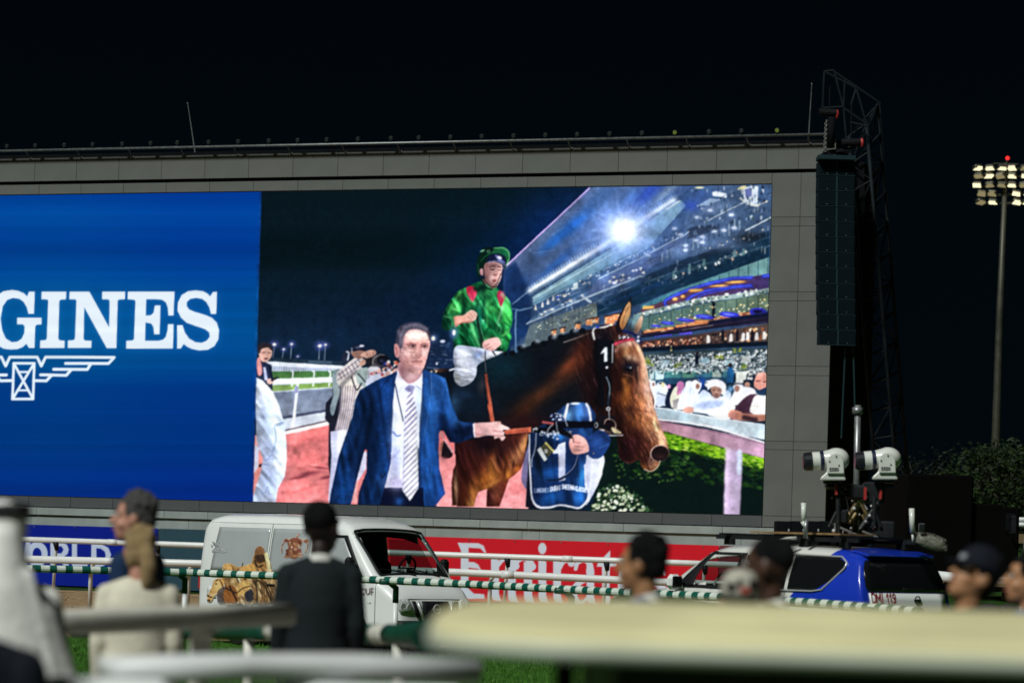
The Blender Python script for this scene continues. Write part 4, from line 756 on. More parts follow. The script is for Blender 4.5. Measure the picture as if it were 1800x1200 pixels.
    # wording along the hem (curved strokes of small capitals)
    def caps(txt, x, y, h, wd, col, a=1.0, sl=0.0, th=9):
        S_={'L':[[(0,0),(0,1),(.8,1)]],'O':[[(.1,.2),(.5,0),(.9,.2),(.9,.8),(.5,1),(.1,.8),(.1,.2)]],'N':[[(0,1),(0,0),(.9,1),(.9,0)]],'G':[[(.9,.2),(.5,0),(.1,.2),(.1,.8),(.5,1),(.9,.8),(.9,.55),(.55,.55)]],'I':[[(.4,0),(.4,1)]],'E':[[(.8,0),(0,0),(0,1),(.8,1)],[(0,.5),(.7,.5)]],'S':[[(.85,.15),(.5,0),(.1,.2),(.5,.5),(.9,.75),(.5,1),(.1,.85)]],'D':[[(0,0),(0,1),(.5,1),(.9,.75),(.9,.25),(.5,0),(0,0)]],'U':[[(0,0),(0,.8),(.45,1),(.9,.8),(.9,0)]],'B':[[(0,0),(0,1),(.6,1),(.85,.75),(.6,.5),(0,.5),(.6,.5),(.8,.25),(.6,0),(0,0)]],'A':[[(0,1),(.45,0),(.9,1)],[(.2,.65),(.7,.65)]],'H':[[(0,0),(0,1)],[(.85,0),(.85,1)],[(0,.5),(.85,.5)]],'M':[[(0,1),(0,0),(.45,.7),(.9,0),(.9,1)]],'C':[[(.9,.2),(.5,0),(.1,.25),(.1,.75),(.5,1),(.9,.8)]],'W':[[(0,0),(.25,1),(.45,.3),(.65,1),(.9,0)]],'R':[[(0,1),(0,0),(.6,0),(.85,.25),(.6,.5),(0,.5),(.4,.5),(.85,1)]],'P':[[(0,1),(0,0),(.6,0),(.85,.27),(.6,.55),(0,.55)]],'1':[[(.2,.25),(.5,0),(.5,1)]],'9':[[(.8,.3),(.45,.5),(.1,.3),(.45,0),(.8,.3),(.75,.7),(.4,1)]]}
        for ch in txt:
            w_=wd*(.55 if ch in 'I ' else 1)
            for st in S_.get(ch,[]): l([(x+p*w_*.8,y+q*h+sl*p*w_) for p,q in st],th,col,a=a,sm=0)
            x+=w_; y+=sl*w_
        return x
    xx=caps('LONGINES',1078,890,42,20,(190,204,236),sl=-.03,th=8,a=.8); xx=caps(' DUBAI',xx,878,46,24,(236,242,255),sl=-.18,th=9); xx=caps(' SHEEMA',xx,845,44,23,(236,242,255),sl=.1,th=9); caps(' CLASSIC',xx-6,862,44,19,(236,242,255),sl=.2,th=9)
    caps('LONGINES',1132,290,36,46,(230,238,250),sl=-.02,th=10,a=.75)
    # straps, badge
    f([(1100,480),(1140,450),(1210,580),(1180,605)],(206,214,214)); f([(1140,455),(1190,400),(1275,490),(1215,560)],(70,70,50)); l([(1190,405),(1275,495)],16,(220,210,110)); caps('B',1185,478,34,34,(240,240,240),th=7)
    f([(1200,170),(1720,180),(1745,210),(1735,250),(1200,250)],(10,12,22)); e(1725,220,20,30,(190,195,205)); e(1722,220,10,20,(10,12,20)); l([(1165,188),(1265,205)],26,(176,80,84)); c.dots([(1215,120),(1300,90),(1390,150),(1380,190),(1220,170)],26,[(230,236,250),(20,26,50),(90,110,180)],7,14,rng); l([(1290,95),(1370,120),(1410,200),(1420,230)],10,(170,180,200)); f([(1050,250),(1350,240),(1480,330),(1440,350),(1300,300),(1050,300)],(10,12,20)); l([(1300,180),(1320,330)],9,(150,160,180)); l([(1200,330),(1220,260),(1260,220)],9,(200,206,220)); c.dots([(1120,280),(1340,290),(1320,370),(1260,380)],16,[(200,210,230),(60,70,110)],8,14,rng)
    # handler's sleeve and fist
    f([(1600,380),(1660,330),(1760,270),(1860,330),(1870,420),(1800,540),(1740,575),(1660,560),(1620,480)],(24,56,120),sm=1); e(1740,400,80,60,(36,80,160),soft=1,a=.8); l([(1690,290),(1760,300),(1850,380)],30,(16,36,80),a=.6,blur=2); l([(1760,460),(1850,420)],12,(60,110,190),a=.6,blur=1); e(1698,520,16,12,(10,20,40)); e(1698,520,8,6,(200,206,220))
    f([(1440,400),(1470,330),(1540,325),(1610,370),(1645,440),(1640,500),(1580,520),(1490,525),(1450,470)],(226,160,150),sm=1,g=((1450,500),(1620,380),(244,196,190)))
    for a0,a1 in (((1480,400),(1560,410)),((1500,440),(1590,450)),((1490,490),(1580,480))): l([a0,a1],9,(150,90,90),a=.7)
    l([(1350,270),(1460,350)],26,(16,18,26)); l([(1460,290),(1490,400)],10,(60,60,70))
    # ---------------- photographer in stripes
    c.z(430,560,3.53)
    f([(500,520),(540,480),(545,330),(580,320),(600,600),(560,700),(540,900),(530,1010),(515,900),(520,650),(495,620)],(26,30,46),sm=0); f([(540,340),(590,315),(590,430),(570,520),(545,600),(525,560),(545,470)],(130,150,160),sm=1)
    f([(530,700),(575,690),(700,650),(690,800),(600,860),(560,980),(530,1140),(515,1140),(535,850)],(200,204,232)); f([(570,700),(680,660),(640,820),(590,860),(570,800)],(232,236,246)); f([(690,960),(735,820),(755,830),(750,930),(700,1010),(680,1060)],(214,212,236)); f([(690,1010),(705,1000),(690,1140),(655,1140)],(240,170,170))
    f([(555,690),(590,560),(600,430),(565,390),(570,330),(640,270),(700,225),(735,250),(720,300),(800,320),(800,600),(700,660),(600,690)],(214,208,206),sm=0)
    e(640,420,60,80,(236,230,216),soft=1,a=.7); e(660,600,40,80,(240,238,230),soft=1,a=.7)
    for k in range(7): l([(590+k*16,415),(585+k*14,540),(562+k*13,688)],5,(96,76,110),a=.85)
    for k in range(7): l([(580+k*20,335-k*14),(600+k*20,375-k*15)],5,(86,64,104),a=.85); 
    l([(575,350),(640,300),(715,240)],5,(100,80,116),a=.7); l([(572,380),(640,335),(720,280)],5,(100,80,116),a=.7); l([(590,420),(660,350),(690,330)],26,(60,58,70),a=.5,blur=1.5)
    f([(690,330),(750,300),(800,330),(760,420),(700,400)],(150,170,170),sm=1); l([(660,360),(690,440),(720,400)],8,(30,34,44)); l([(700,340),(745,390)],8,(30,34,44))
    c.z(560,540,6)
    f([(330,470),(350,440),(470,440),(480,490),(440,540),(370,530)],(150,108,96),sm=1); f([(328,465),(340,420),(390,392),(450,395),(485,440),(480,458),(420,452)],(22,28,50),sm=1); e(448,405,26,11,(226,226,250)); e(405,420,30,10,(90,100,130),soft=1)
    f([(240,560),(262,470),(300,450),(325,470),(320,560),(280,600)],(34,42,62),sm=1); l([(290,465),(310,480),(300,550)],14,(206,214,230)); l([(340,425),(345,470)],8,(190,200,220))
    f([(430,500),(470,470),(540,445),(590,455),(598,490),(560,520),(530,545),(490,530),(450,520)],(206,158,140),sm=1)
    for q in range(3): l([(500+q*30,470),(520+q*28,520)],7,(130,84,76),a=.8)
    f([(420,600),(440,560),(480,545),(490,590),(450,615)],(214,164,146),sm=1)
    f([(500,540),(560,520),(640,490),(700,500),(735,560),(700,610),(620,620),(540,650),(505,600)],(36,36,46),sm=1); e(640,560,84,66,(110,106,112),rot=-.2); e(650,558,76,60,(60,58,66),rot=-.2); e(672,552,62,58,(16,18,28),rot=-.1); l([(560,620),(575,540),(640,500),(690,500)],7,(190,180,170),a=.8); e(655,560,20,14,(60,70,96),soft=1); e(712,592,14,12,(110,130,255)); e(700,590,26,22,(60,80,220),soft=1,a=.7)
    f([(520,640),(580,620),(640,640),(650,700),(520,790)],(206,206,216),sm=1); l([(520,660),(530,760)],10,(120,100,130),a=.6)
    # ---------------- man in the blue suit
    c.z(560,540,6)
    f([(490,800),(540,730),(760,640),(870,700),(900,760),(560,860)],(200,206,226),sm=1); c.dots([(500,700),(760,620),(840,640),(700,760)],30,[(236,240,250),(60,60,80),(180,60,70),(206,160,150)],9,22,rng); e(820,585,26,24,(206,90,60)); c.dots([(690,560),(840,560),(830,690),(740,700)],16,[(240,240,240),(20,24,40),(200,140,120)],9,18,rng); c.dots([(1150,640),(1240,645),(1240,690),(1150,690)],8,[(240,220,190),(60,50,60)],8,14,rng)
    # distant stand behind his head
    f([(1160,360),(1420,350),(1410,640),(1120,650)],(20,40,74)); c.dots([(1170,380),(1400,380),(1400,640),(1160,640)],40,[(46,76,120),(90,116,150),(30,56,90)],3,8,rng,asp=3,a=.7); e(1200,325,44,40,(120,150,230),soft=1,a=.8); e(1202,325,18,22,(255,250,220)); e(1422,265,40,60,(110,140,210),soft=1,a=.7); e(1422,262,14,28,(255,252,226)); e(1300,355,28,16,(200,210,240)); l([(1140,630),(1260,640)],8,(110,140,180),a=.7); e(1242,590,10,12,(240,240,250))
    S0=[(100,2160),(120,1980),(170,1750),(210,1560),(300,1300),(350,1160),(380,980),(430,870),(600,770),(780,690),(840,655),(1100,650),(1230,700),(1330,745),(1360,860),(1385,980),(1440,1120),(1470,1190),(1530,1210),(1640,1215),(1640,1360),(1480,1430),(1380,1420),(1290,1260),(1265,1330),(1260,1500),(1270,1700),(1330,1960),(1240,2080),(1180,2120),(400,2120),(420,1950),(500,1740),(505,1500),(480,1500),(420,1720),(340,2060),(320,2120)]
    f(S0,(14,54,118),sm=0); cm=c.clip; c.clip=cl0*f(S0,0,raw=True)
    for x,y,rx,ry,col,rt,a_ in ((420,1000,60,200,(10,44,96),.3,.8),(560,900,120,90,(24,92,196),-.3,.7),(520,1150,60,300,(8,34,76),.2,.8),(420,1260,40,180,(20,84,170),.3,.7),(700,950,70,250,(20,84,186),.05,.8),(640,1300,50,330,(14,66,150),0,.7),(580,1500,60,300,(6,34,80),.1,.9),(700,1800,90,250,(14,74,160),0,.9),(560,1950,90,160,(8,40,90),0,.8),(250,1950,90,180,(16,90,190),.1,.9),(250,1600,70,200,(10,56,126),.2,.9),(180,1850,40,200,(10,50,120),.2,.6),(330,1500,60,160,(10,50,110),.3,.7),(440,1600,40,200,(6,28,66),.15,.9),(1200,1000,90,300,(44,122,224),0,.9),(1170,1400,80,300,(30,110,216),0,.9),(1180,1800,80,300,(24,100,206),0,.9),(1300,900,60,160,(36,110,210),0,.7),(1380,1150,60,130,(34,110,214),-.5,.8),(1330,1290,60,90,(10,50,120),0,.8),(1480,1300,110,60,(8,24,60),0,.9),(1560,1290,90,80,(8,20,50),0,.9),(1450,1230,70,40,(30,90,170),.3,.7),(1300,1960,60,90,(18,84,190),0,.8),(1080,1100,26,400,(10,40,90),0,.7),(1090,1700,20,400,(20,90,190),0,.8)): e(x,y,rx,ry,col,rot=rt,soft=1,a=a_)
    l([(640,880),(690,800),(800,690)],12,(8,36,84),a=.6); l([(640,880),(660,1100),(700,1380),(750,1640)],9,(8,40,96),a=.8); l([(700,810),(720,850),(670,880)],7,(8,36,84),a=.7); l([(1180,700),(1185,900),(1150,1120),(1110,1350)],7,(120,170,240),a=.7); l([(1320,760),(1330,880),(1290,1100),(1270,1270)],9,(10,56,130),a=.8); l([(1165,1660),(1170,1750)],9,(6,20,50)); l([(650,1760),(665,1800),(700,1750)],12,(6,24,60)); l([(480,1500),(505,1520),(500,1740),(430,1920)],7,(6,20,46),a=.7)
    for k in range(40):
        x=rng.uniform(150,1400); y=rng.uniform(900,2050); e(x,y,rng.uniform(30,90),5,(60,130,220),rot=rng.uniform(-.3,.3),soft=1,a=.18)
    c.clip=cm
    cm2=c.clip; c.clip=cl0*f(S0,0,raw=True)
    for pts,w_,col,a_ in (([(430,900),(470,1050),(440,1250),(330,1600)],60,(6,28,66),.75),([(520,860),(560,1050),(520,1300),(460,1600),(420,1900)],50,(5,22,54),.8),([(600,1000),(590,1300),(560,1700),(500,2050)],60,(8,38,88),.7),([(380,1000),(330,1250),(230,1650),(170,2000)],44,(22,86,176),.6),([(620,880),(700,1250),(740,1600)],26,(6,30,74),.7),([(760,760),(700,1000),(730,1400)],30,(22,84,180),.6),([(1120,760),(1110,1100),(1090,1600),(1110,2080)],34,(30,104,208),.7),([(1180,900),(1150,1300),(1180,1900)],46,(34,112,220),.55),([(1290,1000),(1270,1300),(1280,1700)],26,(10,54,126),.7),([(1330,780),(1360,900),(1400,1100),(1450,1230)],24,(60,140,236),.5),([(1300,1150),(1350,1330),(1420,1400)],60,(6,26,64),.8),([(1460,1230),(1520,1330),(1500,1400)],30,(5,20,48),.8),([(1470,1210),(1560,1225)],20,(40,96,170),.6),([(200,1750),(290,1720),(330,1700)],14,(40,110,206),.4),([(210,1560),(310,1600)],16,(5,30,72),.5),([(180,1850),(260,1880)],16,(6,36,90),.5),([(680,700),(560,780),(450,860)],20,(40,104,196),.45),([(1240,710),(1320,760)],16,(70,140,230),.5),([(560,2000),(640,1700),(700,1500)],30,(20,80,170),.5)):
        l(pts,w_,col,a=a_,blur=3.5)
    c.clip=cm2
    c.relief(f(S0,0,raw=True)*cl0,light=(.75,-.35,.55),amp=.42,wr=.12,ws=17,spec=.05,amb=.3,gain=.80,ang=1.4,stretch=4,seed=11,sizes=(3,8,20))
    # trousers, shirt, tie
    f([(690,1900),(880,1890),(1100,1900),(1110,2120),(630,2120)],(8,16,44)); e(850,2050,44,50,(26,80,160),soft=1)
    f([(800,790),(830,660),(1090,690),(1085,900),(1060,1200),(1050,1900),(690,1900),(740,1700),(760,1600),(770,1300),(780,1000)],(226,232,250)); 
    e(800,1500,50,300,(176,186,230),soft=1,a=.8); e(820,1850,110,70,(190,180,216),soft=1,a=.8); e(1050,1000,30,200,(190,206,226),soft=1,a=.7); e(840,1200,40,200,(240,250,255),soft=1,a=.7); l([(780,1310),(820,1355),(860,1345)],14,(70,96,170)); l([(760,1600),(800,1560),(850,1500)],9,(150,160,210),a=.6)
    l([(800,800),(830,950),(870,1120),(885,1200)],12,(24,34,66)); l([(1040,1500),(1060,1900)],30,(14,34,80),blur=2); f([(690,1890),(740,1690),(752,1650),(770,1300),(740,1640)],(10,50,130)); f([(850,1800),(875,1650),(880,1800)],(250,252,255))
    f([(895,850),(920,815),(980,820),(1010,840),(985,900),(945,890)],(140,138,180),sm=1); Tp=[(940,885),(985,895),(1030,1080),(1040,1500),(1050,1900),(960,2045),(878,1930),(890,1500),(900,1150)]
    f(Tp,(232,232,244)); cm=c.clip; c.clip=cl0*f(Tp,0,raw=True)
    for k in range(24): y=900+k*62; l([(860,y+60),(1080,y-160)],13 if k<7 else 8,(110,100,150) if k<7 else (84,84,116),sm=0)
    e(890,1500,12,500,(150,150,190),soft=1,a=.6); e(1030,1500,14,500,(190,196,180),soft=1,a=.5); c.clip=cm; e(940,860,30,26,(96,92,136),soft=1,a=.8); l([(910,830),(985,905)],8,(96,94,140),a=.7)
    f([(820,670),(860,790),(900,850),(960,800),(840,640)],(240,246,255)); f([(1080,690),(1075,850),(1020,820),(970,800)],(236,240,255)); l([(860,850),(905,820)],7,(120,130,180),a=.7); l([(1020,820),(1070,860)],8,(60,80,130),a=.7)
    # neck and head
    f([(840,580),(850,700),(920,790),(980,800),(1060,740),(1090,660),(1050,560)],(176,128,136),sm=1); e(960,720,70,40,(226,186,190),soft=1,a=.7); e(870,660,40,80,(130,84,96),soft=1,a=.7)
    Hd=[(840,420),(845,320),(870,240),(940,190),(1040,185),(1120,220),(1165,290),(1168,400),(1150,480),(1130,560),(1100,640),(1050,690),(980,690),(910,650),(860,580),(840,520)]
    f(Hd,(210,158,150),sm=1); cm=c.clip; c.clip=cl0*f(Hd,0,sm=1,raw=True)
    for x,y,rx,ry,col,rt,a_ in ((870,520,50,160,(170,116,120),0,.85),(1010,300,110,46,(240,204,200),0,.7),(930,480,60,60,(240,204,200),0,.7),(1110,470,40,60,(240,200,200),0,.7),(980,640,100,40,(200,150,156),0,.7),(1050,650,50,30,(236,196,200),0,.6),(975,395,70,24,(150,96,100),.1,.8),(1110,400,50,22,(150,96,100),-.1,.8),(860,340,30,120,(150,126,150),0,.7),(1020,540,80,24,(196,140,140),0,.7),(1140,600,30,80,(190,140,146),0,.6),(900,580,40,70,(180,126,130),.3,.7)): e(x,y,rx,ry,col,rot=rt,soft=1,a=a_)
    c.clip=cm
    c.relief(f(Hd,0,sm=1,raw=True)*cl0,light=(.45,-.6,.66),amp=.5,wr=.14,ws=5,spec=.12,amb=.42,gain=.98,seed=12,stretch=1.2,sizes=(3,7,14))
    f([(800,400),(815,300),(820,240),(860,190),(930,160),(1030,155),(1110,185),(1160,250),(1178,330),(1160,345),(1130,268),(1040,232),(955,238),(910,275),(885,330),(872,420),(840,430)],(58,58,76),sm=1,blur=.9); [l([(850+k*8,400-abs(k-4)*4),(870+k*9,300),(890+k*14,215+(k%3)*9)] if k<6 else [(880+k*11,260),(905+k*12,205)],4,[(110,106,120),(40,40,54),(150,146,156)][k%3],a=.5,blur=.6) for k in range(22)]; l([(900,205),(970,182),(1060,188),(1130,228)],20,(150,146,166),a=.6,blur=3); l([(840,250),(860,330),(850,400)],22,(120,116,140),a=.7,blur=2); l([(880,190),(1000,160)],14,(50,50,80),a=.7); l([(862,300),(890,235)],10,(170,166,180),a=.4,blur=2)
    f([(790,400),(810,380),(840,410),(845,480),(830,530),(800,500)],(206,140,140),sm=1); l([(808,420),(825,470),(815,500)],9,(120,66,74),a=.8)
    l([(930,388),(975,374),(1020,388)],12,(96,66,70),a=.75,blur=1.2); l([(1075,388),(1110,378),(1145,388)],11,(96,66,70),a=.75,blur=1.2); e(985,415,50,26,(140,92,92),soft=1,a=.55); e(1112,415,40,24,(140,92,92),soft=1,a=.55); e(930,600,50,70,(160,108,106),soft=1,a=.5); e(1010,650,80,24,(150,100,100),soft=1,a=.45); f([(955,405),(985,396),(1012,405),(985,414)],(206,190,196),sm=1); e(986,405,13,10,(34,30,44)); l([(945,404),(985,390),(1018,404)],6,(60,36,40)); f([(1084,409),(1110,400),(1134,409),(1110,417)],(202,186,192),sm=1); e(1110,408,12,9,(34,30,44)); l([(1078,408),(1110,396),(1140,408)],6,(60,36,40))
    l([(1040,400),(1050,460),(1062,490)],12,(206,150,150),a=.8); l([(1036,395),(1046,440),(1052,480)],13,(244,214,208),a=.4,blur=2.5); l([(1066,420),(1078,470),(1080,498)],14,(176,116,114),a=.7,blur=2); e(1046,492,30,14,(214,152,148),soft=1,a=.9); l([(1012,506),(1030,512)],7,(120,66,70),a=.9); l([(1052,512),(1072,507)],7,(120,66,70),a=.9); e(1040,530,34,10,(170,112,112),soft=1,a=.7); l([(990,470),(970,520)],9,(160,100,104),a=.4,blur=2); l([(978,570),(1020,565),(1050,568),(1086,570)],9,(126,62,66),blur=.6); l([(985,584),(1040,590),(1080,582)],9,(214,140,146),a=.8); l([(1040,350),(1042,376)],7,(180,130,126),a=.5,blur=1.5)
    # his hand and the red strap
    c.z(760,710,6)
    f([(575,0),(620,0),(650,185),(610,190)],(214,92,60)); c.z(740,560,6); f([(665,585),(690,575),(770,1080),(730,1085)],(178,80,58),g=((680,600),(750,1080),(200,98,72))); l([(672,600),(735,1080)],5,(150,50,36),a=.6)
    c.z(760,710,6)
    f([(430,210),(470,195),(600,190),(700,180),(720,210),(790,240),(815,268),(740,270),(755,300),(750,330),(765,350),(730,385),(700,350),(650,365),(640,335),(560,330),(445,345)],(206,156,156),sm=1,g=((450,320),(700,200),(240,206,204))); l([(445,345),(430,210)],14,(230,230,240)); l([(640,280),(740,290)],9,(150,90,90),a=.8); l([(640,330),(740,335)],9,(150,90,90),a=.8); l([(720,215),(800,262)],14,(244,206,200),a=.7); e(700,195,20,12,(236,180,170)); l([(460,320),(560,330)],14,(140,80,90),a=.6,blur=1)
    f([(750,280),(820,262),(1035,240),(1040,295),(770,320)],(194,86,62)); l([(760,285),(1030,248)],6,(240,140,96),a=.8); f([(1010,246),(1035,242),(1038,296),(1012,298)],(240,120,80)); l([(1040,270),(1110,268)],10,(30,34,46)); c.dots([(1045,255),(1110,250),(1110,285),(1045,290)],7,[(200,206,214)],5,9,rng)
    # ---------------- sleeve at the left edge, man with phone
    c.z(430,560,3.53)
    f([(60,240),(100,250),(165,290),(170,440),(60,420)],(30,44,70),sm=0); f([(80,200),(92,160),(150,160),(166,200),(158,240),(130,265),(100,260)],(226,176,160),sm=1); f([(78,195),(84,158),(120,146),(160,158),(172,190),(160,195),(140,178),(100,186),(90,215)],(44,40,50),sm=1); l([(105,208),(125,206)],4,(60,40,40)); l([(140,210),(155,211)],4,(60,40,40)); e(128,246,14,6,(90,60,60)); l([(130,215),(134,230)],4,(200,140,130)); f([(70,260),(90,240),(105,330),(80,350)],(206,140,140),sm=1); f([(110,300),(125,300),(140,380),(120,380)],(190,196,236)); f([(135,375),(165,370),(180,385),(160,405),(138,400)],(226,186,176),sm=1); f([(170,370),(205,358),(210,366),(180,380)],(14,16,26)); l([(150,290),(168,380)],16,(20,30,54))
    f([(60,720),(110,740),(110,900),(90,1000),(50,1130)],(226,140,130)); f([(60,780),(85,800),(80,920),(55,960)],(190,196,216)); f([(85,905),(102,898),(100,916),(85,922)],(20,20,30))
    Sl=[(60,360),(110,385),(170,450),(210,540),(240,640),(255,760),(258,880),(245,980),(205,1050),(190,1140),(40,1140),(70,1030),(95,960),(110,870),(70,760)]
    f(Sl,(206,222,248),sm=0); cm=c.clip; c.clip=cl0*f(Sl,0,raw=True)
    for x,y,rx,ry,col,rt,a_ in ((110,480,60,120,(240,246,255),0,.8),(90,660,60,160,(190,206,240),.2,.8),(200,700,50,160,(226,240,255),0,.8),(170,820,70,60,(170,190,232),-.5,.7),(140,980,60,60,(176,196,236),-.6,.7),(220,900,40,100,(236,246,255),0,.8),(110,1090,70,40,(186,206,240),0,.8),(230,660,20,120,(190,206,236),0,.6)): e(x,y,rx,ry,col,rot=rt,soft=1,a=a_)
    c.relief(f(Sl,0,raw=True)*cl0,light=(.6,-.4,.65),amp=.5,wr=.16,ws=15,spec=.02,amb=.55,gain=.80,ang=.9,stretch=3,seed=13)
    l([(100,880),(150,860),(190,760),(180,660)],5,(110,130,180),a=.8); l([(190,655),(245,640)],5,(90,110,160)); l([(190,664),(245,650)],3,(90,110,160)); l([(70,1070),(120,1080),(140,1040),(150,1090)],6,(120,140,190),a=.7); l([(110,900),(150,910)],8,(100,120,180),a=.6); l([(120,880),(210,858)],5,(130,150,200),a=.6); c.clip=cm
    c.z(); c.clip=None
    # moire bands of the wall of diodes
    left = c.a.copy(); c.develop(5, .2, .013, .07, .4, .075)
    k = np.clip((np.arange(c.w) + c.x0 - 445)[None] - (620 - yy[:, None]) * .0277 * 1.0, 0, 1)[..., None]
    c.a = left * (1 - k) + c.a * k
    c.a *= (1 + np.interp(yy, np.arange(300, 930, 9), nz.normal(0, .014, 70)))[:, None, None]
    c.a = np.clip(c.a, 0, 1)
    return c
# ---------------------------------------------------------------- ground
M = {}
M['dirt'] = mat('dirt', (.27, .185, .10), .95, noise=.4, nscale=4.5, bump=1, bscale=11, spec=.05)
M['turf'] = mat('turf', (.035, .10, .012), .9, noise=.5, nscale=5, bump=.8, bscale=30, spec=.1)
M['far_turf'] = mat('far_turf', (.02, .05, .01), .95, noise=.5, nscale=.5, spec=.05)
M['paving'] = mat('paving', (.2, .19, .17), .85, noise=.2, nscale=2, bump=.3, bscale=40)
M['blade'] = mat('grass_blade', (.045, .15, .012), .7, noise=.5, nscale=1.2, spec=.2)
def sheet(name, rows, material, kind='structure'):
    """rows: (y, z, x0, x1)"""
    g = MB(); g.grid([[(x0, y, z), (x1, y, z)] for y, z, x0, x1 in rows]); o = g.build(name, material); tag(o, kind=kind); return o
sheet('ground', [(-60, -.3, -900, 900), (20, -.3, -900, 900), (100, -.03, -900, 900), (1500, -.03, -900, 900)], M['far_turf'])
rngg = random.Random(5)
# harrowed dirt track with soft ridges
g = MB(); rows = []
for j in range(70):
    y = 54.2 + j * .55
    rows.append([(x, y + .03 * x * 0, .012 * math.sin(y * 7 + .3 * x) + rngg.uniform(-.02, .02)) for x in np.arange(-24, 26, .8)])
g.grid(rows); o = g.build('dirt_track', M['dirt'], smooth=True); tag(o, 'harrowed brown dirt track between the rails and the screen', 'track', kind='structure')
sheet('lawn', [(-6, .1, -30, 34), (21.1, .1, -30, 34), (30, .16, -30, 34), (43, .18, -30, 34), (47, .08, -30, 34), (51, .012, -30, 34), (54.3, .012, -30, 34)], M['turf'])
g = MB(); g.box((0, 15.3, .225), (30, 11.4, .45)); o = g.build('terrace', M['paving'], bevel=.03); tag(o, kind='structure')
# lumps of loose dirt and grass blades where the camera can see them
g = MB()
for k in range(900):
    x, y = rngg.uniform(-13, 9), rngg.uniform(54.4, 84); r = rngg.uniform(.01, .05)
    g.sphere((x, y, r * .3), (r, r, r * .6), 6, 4)
o = g.build('dirt_clods', M['dirt'], smooth=True); tag(o, 'loose brown clods scattered over the dirt track', 'dirt', kind='stuff')
g = MB()
def gz(y): return float(np.interp(y, [30, 43, 47, 51, 54.3], [.16, .18, .08, .012, .012]))
for k in range(26000):
    y = rngg.uniform(33, 54.4); x = rngg.uniform(-10, 9.5) * y / 54; z = gz(y); h = rngg.uniform(.035, .085); a = rngg.uniform(0, 6.28); w = .007
    dx, dy = math.cos(a), math.sin(a); lx, ly = rngg.uniform(-.04, .04), rngg.uniform(-.04, .04)
    n = len(g.v); g.v += [(x - dx * w, y - dy * w, z), (x + dx * w, y + dy * w, z), (x + lx, y + ly, z + h)]; g.f.append((n, n + 1, n + 2)); g.mi.append(0)
o = g.build('grass', M['blade']); tag(o, 'mown green grass of the turf strip in front of the dirt', 'grass', kind='stuff')

# ---------------------------------------------------------------- the screen building
A_W = .348482
def wall_at(t, z, d=0): return Vector((7.93169 + t * math.cos(A_W) - d * math.sin(A_W), 90.26792 - t * math.sin(A_W) - d * math.cos(A_W), z))   # d: metres in front of the wall
M['clad'] = mat('cladding', (.108, .117, .110), .7, noise=.10, nscale=1.1, bump=.05, bscale=3, spec=.15)
M['clad2'] = mat('cladding_b', (.112, .120, .112), .7, noise=.10, nscale=.8, bump=.05, bscale=3, spec=.15)
M['clad_low'] = mat('cladding_low', (.072, .080, .085), .7, noise=.10, nscale=1.0, spec=.15)
M['ledge'] = mat('ledge_paint', (.24, .275, .27), .8, noise=.16, nscale=1.4, bump=.15, bscale=12)
M['black'] = mat('black_paint', (.004, .005, .006), .8, noise=.3, nscale=3, spec=.05)
M['core'] = mat('core_dark', (.006, .007, .008), .9, spec=.05)
M['steel'] = mat('galvanised_steel', (.16, .18, .18), .45, metal=.6, noise=.25, nscale=8)
W0 = wall_at(0, 0)
bld = empty('screen_building', W0, -A_W); tag(bld, 'huge dark grey panelled wall that frames the video screen', 'building')
g = MB(); g.box((-15.5, 3.2, 7.4), (35.0, 6.0, 14.8)); g.build('core', M['core'], bld)
mesh_cache = {}
def panel(t0, t1, z0, z1, m, d=.1, gap=.006, name='panel', proud=0):
    key = (round(t1 - t0, 3), round(z1 - z0, 3), m.name, d)
    if key not in mesh_cache:
        g = MB(); g.box((0, 0, 0), (t1 - t0 - gap * 2, d, z1 - z0 - gap * 2), b=.003); mesh_cache[key] = g.mesh(name, m)
    return obj(name, mesh_cache[key], bld, ((t0 + t1) / 2, .15 - d / 2 + .002 - proud + rngg.uniform(-.002, .002), (z0 + z1) / 2))
seams = [2.05, .85, -.2] + [-.2 - 1.65 * k for k in range(1, 21)]
for a, b in zip(seams[1:], seams[:-1]): panel(a, b, 14.09, 14.9, rngg.choice([M['clad'], M['clad2'], M['clad']]))
seams = [0] + [-1.65 * k for k in range(1, 21)]
for a, b in zip(seams[1:], seams[:-1]): panel(a, b, 13.635, 13.98, rngg.choice([M['clad'], M['clad2']])); panel(a, b, 2.73, 3.09, M['clad_low'], proud=.04)
zs = [13.98, 12.57, 12.28, 10.2, 9.91, 7.84, 7.55, 5.46, 5.19, 3.09, 2.73]
for i in range(len(zs) - 1):
    for a, b in ((.0, .95), (.95, 2.05)): panel(a, b, zs[i + 1], zs[i], M['clad'] if (i + (a > 0)) % 3 else M['clad2'])
t = 2.05; 
while t > -32:
    w = rngg.choice([1.65, 1.65, 3.3]); panel(t - w, t, 2.45, 2.71, M['ledge'], d=.2, gap=.006, name='ledge_slab', proud=.06); t -= w
t = 2.05
while t > -32:
    w = rngg.choice([1.9, 2.7, 3.4, .6]); panel(t - w, t, 2.02, 2.445, M['ledge'], d=.16, gap=.005, name='plinth_slab', proud=.02); t -= w
g = MB(); g.box((-15.5, .16, 1.0), (35, .1, 2.0)); g.build('plinth_wall', M['ledge'], bld)
g = MB(); g.box((-15.5, .2, 14.035), (35.1, .1, .1)); g.build('shadow_gap', M['black'], bld)
